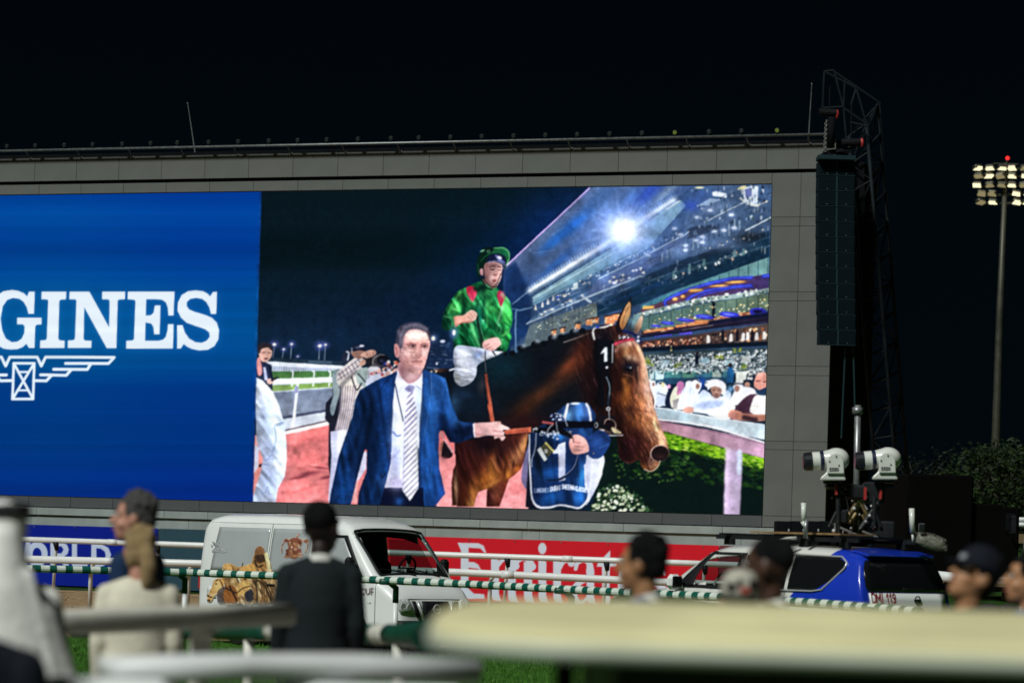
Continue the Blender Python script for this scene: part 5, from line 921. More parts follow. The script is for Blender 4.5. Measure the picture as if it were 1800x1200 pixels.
# pipe rail on the roof edge with its brackets
g = MB(); g.tube([(-32, -.25, 15.13), (1.8, -.25, 15.13)], .045, 10); g.build('roof_rail', M['steel'], bld, smooth=True)
for k in range(17):
    x = 1.2 - k * 2.0; g = MB(); g.bar((x, .1, 14.88), (x, -.25, 15.12), .04); g.bar((x, .5, 14.8), (x, .1, 14.9), .05); g.build('rail_bracket', M['steel'], bld)
g = MB(); g.box((-15, .9, 14.98), (34, 1.2, .16)); g.build('roof_edge', M['black'], bld)

# floodlights clamped along the rail
M['lamp_black'] = mat('lamp_housing', (.012, .014, .016), .4, noise=.2, nscale=20)
M['lamp_lens'] = mat('lamp_lens', (.02, .035, .035), .3, spec=.3)
M['lamp_glow'] = emitter('lamp_glow', (.45, .6, .1), .22)
ORD = 'first second third fourth fifth sixth seventh eighth ninth tenth eleventh twelfth thirteenth fourteenth fifteenth sixteenth seventeenth eighteenth nineteenth twentieth twenty-first twenty-second twenty-third twenty-fourth twenty-fifth twenty-sixth'.split()
lamp_px = [12, 62, 113, 163, 215, 265, 312, 367, 419, 473, 524, 575, 630, 688, 737, 793, 848, 904, 960, 1016, 1073, 1130, 1188, 1248, 1305, 1368]
def t_of(px): # wall position under a picture column at roof height
    lo, hi = -32, 6
    for _ in range(40):
        m_ = (lo + hi) / 2; w = wall_at(m_, 15.3, .25); d = w - Vector((0, 0, CAM_H)); X = 5000 * d.x / d.y + 900 - ROLL * (5000 * -(d.z - PITCH * d.y) / d.y)
        if X < px: lo = m_
        else: hi = m_
    return m_
for i, px in enumerate(lamp_px):
    t = t_of(px); e0 = empty('rail_floodlight', wall_at(t, 15.17, .25), -A_W)
    lit = i in (22, 25); e0.scale = (.72, .72, .72)
    tag(e0, ('small black floodlight glowing yellow-green on the roof rail, ' + ('fourth from the speaker end' if i == 22 else 'nearest to the speaker tower')) if lit else 'small unlit black floodlight on the roof rail, %s from the left picture edge' % ORD[i], 'floodlight', 'floodlights along the roof rail')
    g = MB(); g.bar((-.09, 0, 0), (-.09, 0, .2), .02); g.bar((.09, 0, 0), (.09, 0, .2), .02); g.bar((-.09, 0, 0), (.09, 0, 0), .03); g.build('yoke', M['lamp_black'], e0)
    g = MB(); g.tube([(0, .14, .22), (0, .06, .2), (0, -.07, .16), (0, -.12, .145)], [.06, .09, .1, .105], 12); g.build('housing', M['lamp_black'], e0, smooth=True)
    g = MB(); g.tube([(0, -.121, .145), (0, -.127, .143)], [.09, .085], 12); g.build('lens', M['lamp_glow'] if lit else M['lamp_lens'], e0)
# aerials
for nm, lab, p in (('roof_aerial', 'thin leaning aerial on the roof edge above the blue title card', ((330, 182), (343, 268))), ('roof_aerial', 'thin upright aerial on the roof edge next to the speaker tower', ((1427, 148), (1421, 248)))):
    a, b = at(*p[0], 91.5), at(*p[1], 91.5); e0 = tag(empty(nm, b), lab, 'aerial'); g = MB(); g.tube([(0, 0, 0), a - b], [.025, .012], 6); g.build('rod', M['steel'], e0); g = MB(); g.sphere(a - b, .03, 8, 6); g.build('tip', M['steel'], e0)

# ---------------------------------------------------------------- the video wall
HW = homography([(-33, 3.11), (0, 3.11), (0, 13.61), (-33, 13.61)], [(-236.5, 863.4), (1340, 905), (1355.2, 323.2), (-219.5, 346.2)])
def wall_uv(T, Z):
    q = HW @ np.stack([T, Z, np.ones_like(T)]); return q[0] / q[2], q[1] / q[2]
feed = paint_screen()
M['display'] = attr_mat('led_display', True, strength=1.0)
scr = empty('video_screen', wall_at(-16, 3.11), -A_W); tag(scr, 'giant lit video screen showing a title card and a racehorse being led', 'screen')
nu, nv = 1200, 440
T, Z = np.meshgrid(np.linspace(-32.6, 0, nu), np.linspace(3.11, 13.61, nv)); T, Z = T.ravel(), Z.ravel()
cx, cy = wall_uv(T, Z)
me = picture_mesh('display', np.stack([T + 16, np.zeros_like(T) + .06, Z - 3.11], 1), sample(feed, cx, cy), M['display'], nu, nv)
obj('display', me, scr)
g = MB(); 
for c_, d_ in (((-.3, .1, -.012), (32.62, .1, .02)), ((-.3, .1, 10.512), (32.62, .1, .02)), ((16.012, .1, 5.25), (.02, .1, 10.5))): g.box(c_, d_)
g.build('bezel', M['black'], scr)

# ---------------------------------------------------------------- printed banners along the plinth
M['banner'] = attr_mat('banner_print', rough=.9)
def paint_world():
    c = Canvas(-120, 900, 320, 1060, (4, 28, 138)); c.z(0, 840, 3.3333); W = (196, 206, 232)
    c.line([(222 + 44 * math.cos(t), 448 + 56 * math.sin(t)) for t in np.linspace(0, 6.3, 40)], 36, W)
    c.fill([(300, 376), (300, 516), (330, 516), (330, 470), (350, 470), (378, 516), (412, 516), (382, 462), (402, 445), (408, 420), (398, 392), (372, 376)], W); c.fill([(330, 402), (366, 402), (378, 420), (366, 442), (330, 444)], (4, 28, 138))
    c.fill([(426, 380), (456, 380), (456, 492), (520, 492), (520, 518), (426, 518)], W)
    c.fill([(540, 385), (600, 388), (640, 410), (656, 450), (642, 500), (600, 522), (540, 522)], W); c.fill([(570, 412), (594, 414), (618, 432), (624, 455), (614, 484), (592, 496), (570, 496)], (4, 28, 138))
    c.fill([(30, 376), (62, 376), (78, 470), (96, 376), (122, 376), (138, 470), (154, 376), (184, 376), (156, 516), (122, 516), (108, 430), (92, 516), (60, 516)], W)
    return c
def paint_airline():
    RED = (200, 26, 40); c = Canvas(600, 930, 1345, 1090, RED); c.z(760, 900, 4); W = (206, 214, 230)
    stem = lambda x, w, t, b: c.fill([(x, t), (x + w * .7, t + 6), (x + w, t + 22), (x + w, b - 60), (x + w + 10, b - 22), (x + w + 24, b), (x + 14, b - 10), (x + 2, b - 40)], W)
    c.fill([(184, 216), (330, 219), (366, 236), (388, 290), (368, 282), (345, 256), (262, 250), (262, 350), (300, 352), (330, 370), (352, 412), (322, 398), (262, 392), (262, 540), (300, 574), (372, 578), (376, 612), (262, 612), (222, 596), (206, 560), (208, 270)], W)
    stem(420, 56, 318, 632); stem(536, 58, 350, 640); stem(650, 60, 350, 644)
    c.line([(470, 380), (500, 338), (540, 326), (575, 342), (592, 380)], [20, 30, 34, 44, 56], W); c.line([(586, 380), (616, 340), (656, 326), (690, 346), (708, 384)], [20, 30, 34, 44, 58], W)
    c.ell(780, 256, 29, 40, W); stem(752, 56, 330, 645)
    stem(856, 56, 332, 646); c.line([(905, 400), (930, 350), (968, 336), (985, 360)], [20, 30, 44, 50], W)
    c.line([(1015, 400), (1030, 356), (1075, 340), (1110, 360), (1118, 420)], [26, 30, 32, 44, 58], W); stem(1090, 56, 400, 655); c.line([(1110, 470), (1040, 500), (1000, 560), (1016, 625), (1060, 640), (1100, 600)], [24, 40, 56, 50, 30, 20], W)
    c.fill([(1200, 330), (1258, 268), (1258, 352), (1310, 354), (1302, 384), (1256, 384), (1254, 560), (1262, 630), (1290, 655), (1240, 660), (1204, 630), (1200, 384), (1162, 384), (1170, 362)], W)
    c.line([(1362, 500), (1440, 470), (1450, 420), (1420, 366), (1376, 372), (1346, 430), (1340, 540), (1366, 620), (1420, 640), (1456, 610)], [14, 18, 30, 30, 40, 52, 56, 50, 36, 16], W)
    c.line([(1640, 440), (1610, 400), (1560, 396), (1530, 430), (1550, 480), (1610, 520), (1640, 570), (1610, 630), (1550, 645), (1510, 600)], [14, 30, 36, 46, 54, 56, 54, 44, 34, 14], W)
    return c
def banner(name, label, t0, t1, canvas=None, col=None, z0=.02, z1=2.1, step=.022):
    e0 = empty(name, wall_at((t0 + t1) / 2, 0, .05), -A_W); tag(e0, label, 'banner', 'banners along the foot of the screen')
    if canvas is not None:
        nu, nv = int((t1 - t0) / step), int((z1 - z0) / step); T, Z = np.meshgrid(np.linspace(t0, t1, nu), np.linspace(z0, z1, nv)); T, Z = T.ravel(), Z.ravel(); cx, cy = wall_uv(T, Z)
        wv = .006 * np.sin(T * 5.1) + .004 * np.sin(T * 13 + Z * 2)
        obj('print', picture_mesh('print', np.stack([T - (t0 + t1) / 2, wv, Z], 1), sample(canvas, cx, cy), M['banner'], nu, nv), e0)
    else:
        g = MB(); g.grid([[(t0 - (t0 + t1) / 2 + (t1 - t0) * i / 20, .006 * math.sin(i * 1.3), z) for i in range(21)] for z in (z0, z1)]); g.build('print', mat(name + '_cloth', col, .75, noise=.06, nscale=2), e0)
    g = MB()
    for t in np.arange(t0 + .2, t1, 1.6): g.box((t - (t0 + t1) / 2, -.012, z1 - .06), (.04, .012, .04))
    g.build('eyelet', M['steel'], e0)
banner('event_banner', 'royal blue banner with WORLD in pale capitals behind the white rails', -29.5, -21.3, paint_world())
banner('plain_banner', 'plain dark teal banner between the blue banner and the white van', -21.28, -14.9, None, (.012, .05, .075))
banner('airline_banner', 'bright red banner with Emirates in large white letters', -14.88, -1.36, paint_airline())
banner('red_banner', 'narrow dark red banner at the right end of the bright red one', -1.34, 1.9, None, (.16, .012, .02))

# ---------------------------------------------------------------- hanging loudspeakers, hoists, tower
M['spk'] = mat('speaker_black', (.0045, .011, .015), .8, noise=.2, nscale=6, spec=.05)
M['spk_edge'] = mat('speaker_edge', (.010, .028, .034), .7, spec=.1)
M['grille'] = mat('speaker_grille', (.0035, .008, .0115), .9, noise=.2, nscale=40, spec=.04)
M['red_plastic'] = mat('red_plastic', (.35, .03, .03), .45)
DS = 85.5
c0, c1 = at(1437, 276, DS), at(1502, 276, DS); wS = (c1 - c0).length
arr = empty('line_array', at(1471, 607, DS), 0); tag(arr, 'tall column of black loudspeaker boxes hanging beside the screen', 'loudspeaker')
base = at(1471, 607, DS)
g = MB(); top = at(1469, 279, DS) - base; g.box(top, (wS, .75, .12)); g.build('flying_frame', M['spk_edge'], arr)
NR = 12
for k in range(NR):
    y0_, y1_ = 283 + k * 27, 283 + (k + 1) * 27; tilt = -.02 + .012 * max(0, k - 5); sx = 1436.5 + (k - 4) ** 2 * .05
    p = at(sx + 33.5, (y0_ + y1_) / 2, DS - .02 * k) - base
    h = (at(0, y0_, DS) - at(0, y1_, DS)).length
    cab = empty('cabinet', p, 0, rx=tilt); cab.parent = arr
    g = MB(); g.box((0, .3, 0), (wS, .7, h - .012), b=.012); o = g.build('box', M['spk'], cab)
    for s_ in (-1, 1):
        g = MB(); g.box((s_ * wS * .255, -.06, .012), (wS * .43, .03, h - .07)); g.build('grille', M['grille'], cab)
        g = MB(); g.tube([(s_ * wS * .255, -.076, -h / 2 + .075), (s_ * wS * .255, -.09, -h / 2 + .075)], .016, 8); g.build('badge', M['steel'], cab)
    g = MB(); g.box((0, -.066, -h / 2 + .02), (wS * .98, .018, .02)); g.box((0, -.064, 0), (.06, .03, h - .02)); g.build('edge_trim', M['spk_edge'], cab)
# stay cables under the array
for i, (a, b) in enumerate((((1486, 610), (1479, 770)), ((1500, 610), (1506, 830)))):
    p, q = at(*a, DS), at(*b, DS + .3); e0 = tag(empty('stay_cable', q), ('taut dark cable running down from the speaker column, ' + ('left' if i == 0 else 'right') + ' of two'), 'cable'); g = MB(); g.tube([p - q, (0, 0, 0)], .03, 6); g.build('cable', M['spk_edge'], e0)
M['hoist'] = mat('hoist_body', (.006, .007, .009), .7, spec=.1); M['chain'] = mat('chain_steel', (.30, .31, .30), .4, metal=.7)
def hoist(a, b, bag, red, label, chain=None):
    o0 = at(*a, DS - .3); e0 = tag(empty('chain_hoist', o0), label, 'hoist'); P = lambda p: at(*p, DS - .3) - o0
    g = MB(); g.tube([P(a), P(b)], .115, 12); g.build('motor', M['hoist'], e0, smooth=False)
    g = MB(); g.sphere(P(red), (.07, .1, .14), 10, 8); g.build('hook', M['red_plastic'], e0, smooth=True)
    if bag: g = MB(); g.tube([P((bag[0], bag[1])), P((bag[2], bag[3]))], [.12, .125], 12); g.build('chain_bag', M['black'], e0, smooth=True)
    if chain:
        n = 14; pa, pb = P(chain[:2]), P(chain[2:])
        for k in range(n):
            c_ = pa + (pb - pa) * (k + .5) / n; L = (pb - pa).length / n; g = MB(); r = L * .75; ax = Vector((1, 0, 0)) if k % 2 else Vector((0, 1, 0))
            g.tube([c_ + ax * (.045 * math.cos(t)) + Vector((0, 0, 1)) * (r * math.sin(t)) for t in np.linspace(0, 6.283, 13)], .014, 6, cap=False); g.build('chain_link', M['chain'], e0)
hoist((1440, 197), (1470, 199), (1462, 206, 1460, 260), (1471, 201), 'upper black chain hoist with a hanging chain above the speakers', (1453, 212, 1450, 266))
hoist((1480, 251), (1512, 250), None, (1515, 251), 'lower black chain hoist with a red hook at the speaker frame')
for a, b, lab in (((1459, 152), (1458, 192), 'upper'), ((1497, 182), (1496, 246), 'lower')):
    p, q = at(*a, DS - .3), at(*b, DS - .3); e0 = tag(empty('lifting_sling', q), 'dark sling from the tower arm to the %s hoist' % lab, 'sling'); g = MB(); g.tube([p - q, (0, 0, 0)], .02, 6); g.build('sling', M['hoist'], e0)
g = MB(); p = at(1447, 268, DS - .2); e0 = tag(empty('rigging_frame', p), 'dark rigging frame between the hoists and the top speaker', 'frame'); g.bar((0, 0, 0), at(1500, 262, DS - .2) - p, .16, .1); g.bar((0, .5, 0), at(1500, 262, DS - .2) - p + Vector((0, .5, 0)), .1, .08); g.build('beam', M['hoist'], e0)
# lattice tower
M['tower'] = mat('tower_steel', (.009, .014, .017), .6, noise=.5, nscale=2, spec=.08)
tb = at(1590, 965, 88); tw = tag(empty('lattice_tower', tb), 'dark lattice tower with an arm that carries the hanging loudspeakers', 'tower')
ch = [((1492, 240), (1549, 965), 87), ((1523, 217), (1586, 965), 87), ((1544, 182), (1606, 965), 88.2)]
def chord(c_, s_): (a, b, Y) = c_; return at(a[0] + (b[0] - a[0]) * s_, a[1] + (b[1] - a[1]) * s_, Y) - tb
for c_ in ch: g = MB(); g.tube([chord(c_, 0), chord(c_, 1)], .055, 8); g.build('chord', M['tower'], tw, smooth=True)
ns = 15
for k in range(ns):
    s0, s1 = k / ns, (k + 1) / ns
    for i, j in ((0, 1), (0, 2), (1, 2)):
        g = MB(); g.tube([chord(ch[i], s0), chord(ch[j], s0)], .03, 6); g.tube([chord(ch[i], s0), chord(ch[j], s1)] if k % 2 else [chord(ch[j], s0), chord(ch[i], s1)], .026, 6); g.build('lacing', M['tower'], tw)
ap = [((1449, 126), 86), ((1465, 124), 86), ((1446, 188), 86.5), ((1480, 188), 86.5)]
for a, b in (((1449, 126), (1505, 155)), ((1449, 126), (1446, 190)), ((1466, 124), (1483, 190)), ((1466, 126), (1548, 182)), ((1446, 190), (1483, 188)), ((1483, 190), (1526, 220)), ((1483, 190), (1488, 250)), ((1505, 155), (1526, 228)), ((1485, 140), (1483, 190)), ((1449, 126), (1466, 124)), ((1494, 215), (1524, 222)), ((1505, 155), (1496, 185))):
    for dY in (0, 1.2): g = MB(); g.tube([at(*a, 86.6 + dY) - tb, at(*b, 86.6 + dY) - tb], .034, 6); g.build('arm_tube', M['tower'], tw)
# black cable looms behind the array
g = MB()
for k in range(5): g.tube([at(1506 + k * 3, 285, 87.2), at(1508 + k * 3, 440, 87.3), at(1509 + k * 4, 606, 87.2)], .03, 6)
o = g.build('cable_loom', M['hoist']); tag(o, 'bundle of black cables hanging behind the speaker column', 'cables')

# ---------------------------------------------------------------- floodlight mast
M['mast'] = mat('mast_steel', (.06, .06, .045), .5, metal=.4, noise=.2, nscale=2); M['glow'] = emitter('mast_lamp_glow', (1, .9, .55), 1.3); M['glow_dim'] = emitter('mast_lamp_dim', (.9, .75, .38), .3); M['red_glow'] = emitter('aviation_red', (1, .03, .03), 1.6)
DM = 180; mb_ = at(1745, 985, DM); mb_.z = 0; ms = tag(empty('floodlight_mast', mb_), 'tall floodlight mast with rows of lit lamps and a red tip', 'floodlight')
P = lambda x, y, dy=0: at(x, y, DM + dy) - mb_
g = MB(); g.tube([(0, 0, 0), P(1747, 890), P(1757, 560), P(1768, 288)], [.36, .3, .22, .14], 14); g.build('pole', M['mast'], ms, smooth=True)
g = MB(); g.tube([P(1742, 885), P(1744, 820)], .55, 12); g.build('base_sleeve', M['mast'], ms, smooth=True)
lr = random.Random(11)
for r_, yy_ in enumerate((297, 311, 327, 342, 357)):
    x0_, x1_ = (1712 + (r_ > 2) * 6, 1826)
    g = MB(); g.bar(P(x0_, yy_ + 2), P(x1_, yy_ - 2), .12, .12); g.build('crossarm', M['mast'], ms)
    for k in range(6):
        x = x0_ + 7 + k * 20.5
        if abs(x - 1768) < 7: continue
        lp = empty('lamp', P(x + lr.uniform(-2, 2), yy_ - 1, -.4), rx=-.3 + lr.uniform(-.15, .15), rz=lr.uniform(-.5, .5), ry=lr.uniform(-.15, .15)); lp.parent = ms
        g = MB(); g.box((0, 0, .1), (.56, .42, .26), b=.08); g.build('housing', M['mast'], lp)
        lit = lr.random() < .55
        g = MB(); g.box((lr.uniform(-.04, .04), -.24, -.02), (lr.uniform(.3, .5), .03, lr.uniform(.07, .15))); g.box((0, 0, -.06), (.5, .34, .03)); g.build('lamp_face', M['glow'] if lit else M['glow_dim'], lp)
g = MB(); g.box(P(1768, 288), (1.6, .1, .08)); g.build('top_bar', M['mast'], ms); g = MB(); g.tube([P(1768, 290), P(1771, 279)], .05, 6); g.build('tip_rod', M['mast'], ms); g = MB(); g.sphere(P(1771, 278), .13, 10, 8); g.build('warning_light', M['red_glow'], ms)

# ---------------------------------------------------------------- trees in the dark
M['bark'] = mat('bark', (.03, .022, .015), .9, noise=.4, nscale=9, bump=.6)
M['leaf'] = [mat('leaf_%d' % i, c_, .6, noise=.35, nscale=.8, spec=.2) for i, c_ in enumerate(((.006, .016, .003), (.002, .005, .0015), (.013, .027, .004)))]  # lack of light put into leaf colours; dim trees take only the darkest
def tree(px, py_top, py_bot, Y, w, label, seed, n=6500, mats=(0, 1, 2)):
    R = random.Random(seed); top = at(px, py_top, Y); b = Vector((top.x, Y, 0)); H = top.z
    e0 = tag(empty('tree', b), label, 'tree', 'trees in the dark behind the floodlight mast')
    g = MB(); tips = []
    g.tube([(0, 0, 0), (R.uniform(-.2, .2), 0, H * .25), (R.uniform(-.4, .4), R.uniform(-.3, .3), H * .5), (0, 0, H * .8)], [.28, .22, .14, .04], 8)
    for k in range(16):
        a = R.uniform(0, 6.28); z0 = H * R.uniform(.22, .7); L = w * R.uniform(.35, .95) * (1.15 - z0 / H * .6)
        q = Vector((math.cos(a) * L, math.sin(a) * L, z0 + H * R.uniform(.05, .28))); g.tube([(0, 0, z0), (q.x * .5, q.y * .5, z0 + (q.z - z0) * .35), q], [.09, .06, .02], 6); tips.append(q)
        for j in range(3): tips.append(q * R.uniform(.6, 1) + Vector((R.gauss(0, .5), R.gauss(0, .5), R.gauss(0, .4))))
    g.build('trunk', M['bark'], e0, smooth=True)
    tips += [Vector((R.gauss(0, w * .3), R.gauss(0, w * .3), H * R.uniform(.6, .97))) for k in range(14)]
    g = MB(); vs, fs, mi = [], [], []
    for k in range(n):
        c_ = R.choice(tips); s_ = w * .17; p = c_ + Vector((R.gauss(0, s_), R.gauss(0, s_), R.gauss(0, s_ * .75)))
        if p.z < H * .15 or p.z > H * 1.02: continue
        ax = Vector((R.gauss(0, 1), R.gauss(0, 1), R.gauss(0, 1))).normalized(); bx = ax.orthogonal().normalized(); l_ = R.uniform(.05, .17); i0 = len(vs)
        vs += [tuple(p - ax * l_), tuple(p + bx * l_ * .4), tuple(p + ax * l_), tuple(p - bx * l_ * .4)]; fs.append((i0, i0 + 1, i0 + 2, i0 + 3)); mi.append(R.choice(mats))
    g.v, g.f, g.mi = vs, fs, mi; g.build('crown', M['leaf'], e0)
tree(1722, 792, 960, 132, 2.6, 'bushy green tree left of the mast pole, partly lit', 1)
tree(1778, 776, 960, 128, 3.0, 'bushiest and brightest green tree to the right of the mast pole', 2, 8000)
tree(1808, 790, 960, 126, 2.6, 'green tree cut off by the right picture edge', 3)
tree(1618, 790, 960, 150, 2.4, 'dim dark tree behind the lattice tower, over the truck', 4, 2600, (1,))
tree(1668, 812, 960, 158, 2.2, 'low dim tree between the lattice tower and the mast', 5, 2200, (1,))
# ---------------------------------------------------------------- vehicles: body as a skin lofted along its length
M['white_car'] = mat('white_car_paint', (.74, .76, .76), .32, noise=.03, nscale=2, spec=.5, coat=.6)
M['trim'] = mat('black_trim', (.007, .008, .010), .55, noise=.2, nscale=10, spec=.2)
M['tyre'] = mat('tyre_rubber', (.016, .016, .017), .8, noise=.3, nscale=20)
M['rim'] = mat('wheel_steel', (.38, .38, .38), .35, metal=.7)
M['chrome'] = mat('chrome', (.6, .61, .62), .28, metal=.45, spec=.6)
M['glass'] = glass('car_glass', (.46, .54, .53)); M['dark_glass'] = glass('tinted_glass', (.04, .05, .05))
M['black_glass'] = mat('privacy_glass', (.006, .007, .008), .08, spec=.6)
M['interior'] = mat('interior_trim', (.03, .03, .03), .8, noise=.2, nscale=6)
M['lens_clear'] = mat('headlamp_lens', (.46, .48, .48), .2, noise=.55, nscale=34, coat=.5)
M['lens_red'] = mat('tail_lamp_red', (.4, .02, .02), .2, coat=.5)
M['grey_panel'] = mat('grey_window_film', (.36, .385, .40), .25, noise=.06, nscale=2, coat=.5)

class Car:
    """u: along the car from the tail (van) or nose, v: across (0 = axis), z: up"""
    def __init__(s, top, wid, zb, L, nose, r=.16):
        s.top, s.wid, s.zb, s.L, s.nose, s.r = top, wid, zb, L, nose, r
    def T(s, u): return float(np.interp(u, *zip(*s.top)))
    def N(s, u): return float(np.interp(u, *zip(*s.nose)))
    def W(s, u, z):
        """half width at (u, z), rounding in below the top edge"""
        w = float(np.interp(z, *zip(*s.wid))) * s.N(u); T = s.T(u); r = min(s.r, (T - s.zb) * .4); d = z - (T - r)
        return w - r * (1 - math.sqrt(max(0, 1 - min(1, d / r) ** 2))) if d > 0 else w
    def Z(s, u, v):
        """height of the top skin at (u, v)"""
        T = s.T(u); r = min(s.r, (T - s.zb) * .4); w = float(np.interp(T - r * .5, *zip(*s.wid))) * s.N(u); e = abs(v) - (w - r); crown = .035 * (1 - min(1, abs(v) / max(w, .01)) ** 2)
        return T + crown * (1 if T > .5 else 0) - (r * (1 - math.sqrt(max(0, 1 - min(1, e / r) ** 2))) if e > 0 else 0)
    def ring(s, u, zs, n=9):
        T = s.T(u); r = min(s.r, (T - s.zb) * .4); R = []
        zz = [s.zb] + [s.zb + (T - r - s.zb) * k for k in zs] + [T - r + r * math.sin(a) for a in np.linspace(.2, 1.45, 5)]
        side = [(s.W(u, z), z) for z in zz]; wt = side[-1][0]
        topv = [wt * (1 - 2 * k / n) for k in range(1, n)]
        pts = [(y, z) for y, z in side] + [(v, s.Z(u, v)) for v in topv] + [(-y, z) for y, z in side[::-1]]
        return pts

def place(px_corner, yaw): return px_corner, yaw
# local frame of the van: x = u (tail to nose), y = +left .. so the camera side is y = -half width
van_loc = Vector((-5.85 + .94 * .70711, 53.66 + .94 * .70711, 0)); van = empty('delivery_van', van_loc, -math.pi / 4); van.scale = (1.06, 1.06, 1.06)
tag(van, 'white van with a printed side of galloping gold horses, parked behind the striped rail', 'van')
vc = Car([(0, 2.02), (.05, 2.14), (.15, 2.22), (.45, 2.27), (1.5, 2.285), (3.0, 2.27), (3.5, 2.24), (3.8, 2.16), (3.95, 2.06), (4.62, 1.34), (4.72, 1.26), (5.0, 1.10), (5.12, .98), (5.18, .84), (5.22, .62), (5.23, .5)],
         [(0, .86), (.3, .90), (.5, .935), (1.15, .94), (1.4, .925), (1.75, .88), (2.1, .82), (2.3, .78)], .28, 5.23,
         [(0, .93), (.05, .975), (.15, 1), (4.3, 1), (4.7, .99), (4.95, .965), (5.1, .92), (5.18, .85), (5.23, .74)], .15)
us = sorted(set([0, .05, .1, .15, .3, .45] + list(np.arange(.6, 3.7, .16)) + [3.72, 3.8, 3.88, 3.97, 4.05, 4.15, 4.25, 4.35, 4.45, 4.55, 4.62, 4.68, 4.75, 4.85, 4.95, 5.02, 5.08, 5.13, 5.17, 5.2, 5.23]))
zk = [.06, .14, .25, .36, .46, .55, .63, .72, .82, .92, 1.0]
rings = [[(u, y, z) for y, z in vc.ring(u, zk)] for u in us]
def in_glass(u, v, z):
    """openings of the cab: windscreen and the two front door windows"""
    if 3.99 < u < 4.60 and z > vc.T(u) - .12 and abs(v) < .74: return True
    if 3.05 < u < 4.22 and 1.34 < z < min(1.93, vc.T(u) - .2) and v > 0: return True
    return False
g = MB(); n = len(rings[0]); g.v = [p for r in rings for p in r]
for i in range(len(rings) - 1):
    for k in range(n - 1):
        q = (i * n + k, i * n + k + 1, (i + 1) * n + k + 1, (i + 1) * n + k); c_ = sum((Vector(g.v[j]) for j in q), Vector()) / 4
        if not in_glass(c_.x, c_.y, c_.z): g.f.append(q); g.mi.append(0)
    g.f.append((i * n + n - 1, i * n, (i + 1) * n, (i + 1) * n + n - 1)); g.mi.append(0)
g.f.append(tuple(range(n))); g.f.append(tuple((len(rings) - 1) * n + k for k in range(n))[::-1]); g.mi += [0, 0]
body = g.build('body', [M['white_car'], M['interior']], van); sharp(body, 40)
sm = body.modifiers.new('shell', 'SOLIDIFY'); sm.thickness = .03; sm.offset = -1; sm.material_offset = 1
def side_patch(c, u0, u1, z0, z1, off, nu=14, nz=10, sgn=-1, cut=None):
    """a patch that follows the flank; cut(u, z) moves points"""
    rows = []
    for j in range(nz + 1):
        r = []
        for i in range(nu + 1):
            u, z = u0 + (u1 - u0) * i / nu, z0 + (z1 - z0) * j / nz
            if cut: u, z = cut(i / nu, j / nz, u, z)
            r.append((u, sgn * (c.W(u, z) + off), z))
        rows.append(r if sgn < 0 else r[::-1])
    return rows
def patch(c, name, m, parent, *a, **k):
    g = MB(); g.grid(side_patch(c, *a, **k)); o = g.build(name, m, parent, smooth=True); 
    if m is not M['glass']: s_ = o.modifiers.new('thick', 'SOLIDIFY'); s_.thickness = .006; s_.offset = 1
    return o
# windscreen and door glass
g = MB(); g.grid([[(u, v, vc.Z(u, v) - .004) for v in np.linspace(-.80, .80, 15)] for u in np.linspace(3.93, 4.66, 9)]); wsn = g.build('windscreen', M['glass'], van, smooth=True)
g = MB(); rim_ = [(u, v, vc.Z(u, v) + .004) for u, v in [(3.95, v) for v in np.linspace(-.76, .76, 9)] + [(u, .77) for u in np.linspace(3.97, 4.6, 6)] + [(4.64, v) for v in np.linspace(.76, -.76, 9)] + [(u, -.77) for u in np.linspace(4.6, 3.97, 6)]]
g.tube(rim_ + rim_[:1], .022, 6, cap=False); g.build('seal', M['trim'], wsn)
for s_ in (-.3, .25): g = MB(); g.tube([(4.68, s_ + .3, vc.Z(4.68, s_ + .3) + .02), (4.60, s_ - .1, vc.Z(4.6, s_ - .1) + .02), (4.56, s_ - .4, vc.Z(4.56, s_ - .4) + .015)], .012, 6); g.build('wiper', M['trim'], wsn)
patch(vc, 'far_window', M['glass'], van, 3.05, 4.2, 1.34, 1.93, -.004, sgn=1, cut=lambda a, b, u, z: (u - (.42 * b * a), z))
fw = patch(vc, 'front_window', M['grey_panel'], van, 3.12, 4.30, 1.30, 1.93, .004, cut=lambda a, b, u, z: (u - .50 * b * a, z + .06 * (1 - a) * (1 - b)))
fr = patch(vc, 'window_frame', M['trim'], van, 3.08, 4.42, 1.25, 1.98, .0, cut=lambda a, b, u, z: (u - .54 * b * a, z + .06 * (1 - a) * (1 - b)))
patch(vc, 'quarter_triangle', M['trim'], van, 4.02, 4.30, 1.29, 1.5, .008, cut=lambda a, b, u, z: (u - .10 * b * a, 1.29 + (z - 1.29) * (1 - .75 * a)))
# cab interior: dashboard, seats, steering wheel, clutter on the dash
g = MB(); g.box((4.35, 0, 1.13), (.75, 1.5, .26), b=.05); g.build('dashboard', M['interior'], van)
g = MB(); g.box((3.0, 0, 1.2), (.06, 1.6, 1.7)); g.build('partition', M['interior'], van)
for s_ in (-.42, .42):
    g = MB(); g.box((3.38, s_, 1.18), (.16, .46, .75), Euler((0, -.2, 0)).to_matrix().to_4x4(), b=.05); g.box((3.3, s_, 1.66), (.1, .26, .2), b=.04); g.box((3.6, s_, .86), (.5, .48, .16), b=.05); g.build('seat', M['interior'], van)
g = MB(); g.tube([(4.0 + .06 * math.sin(t), .42 + .19 * math.cos(t), 1.45 + .18 * math.sin(t)) for t in np.linspace(0, 6.283, 20)], .018, 8, cap=False); g.tube([(4.0, .25, 1.45), (4.0, .59, 1.45)], .015, 6); g.build('steering_wheel', M['trim'], van, smooth=True)
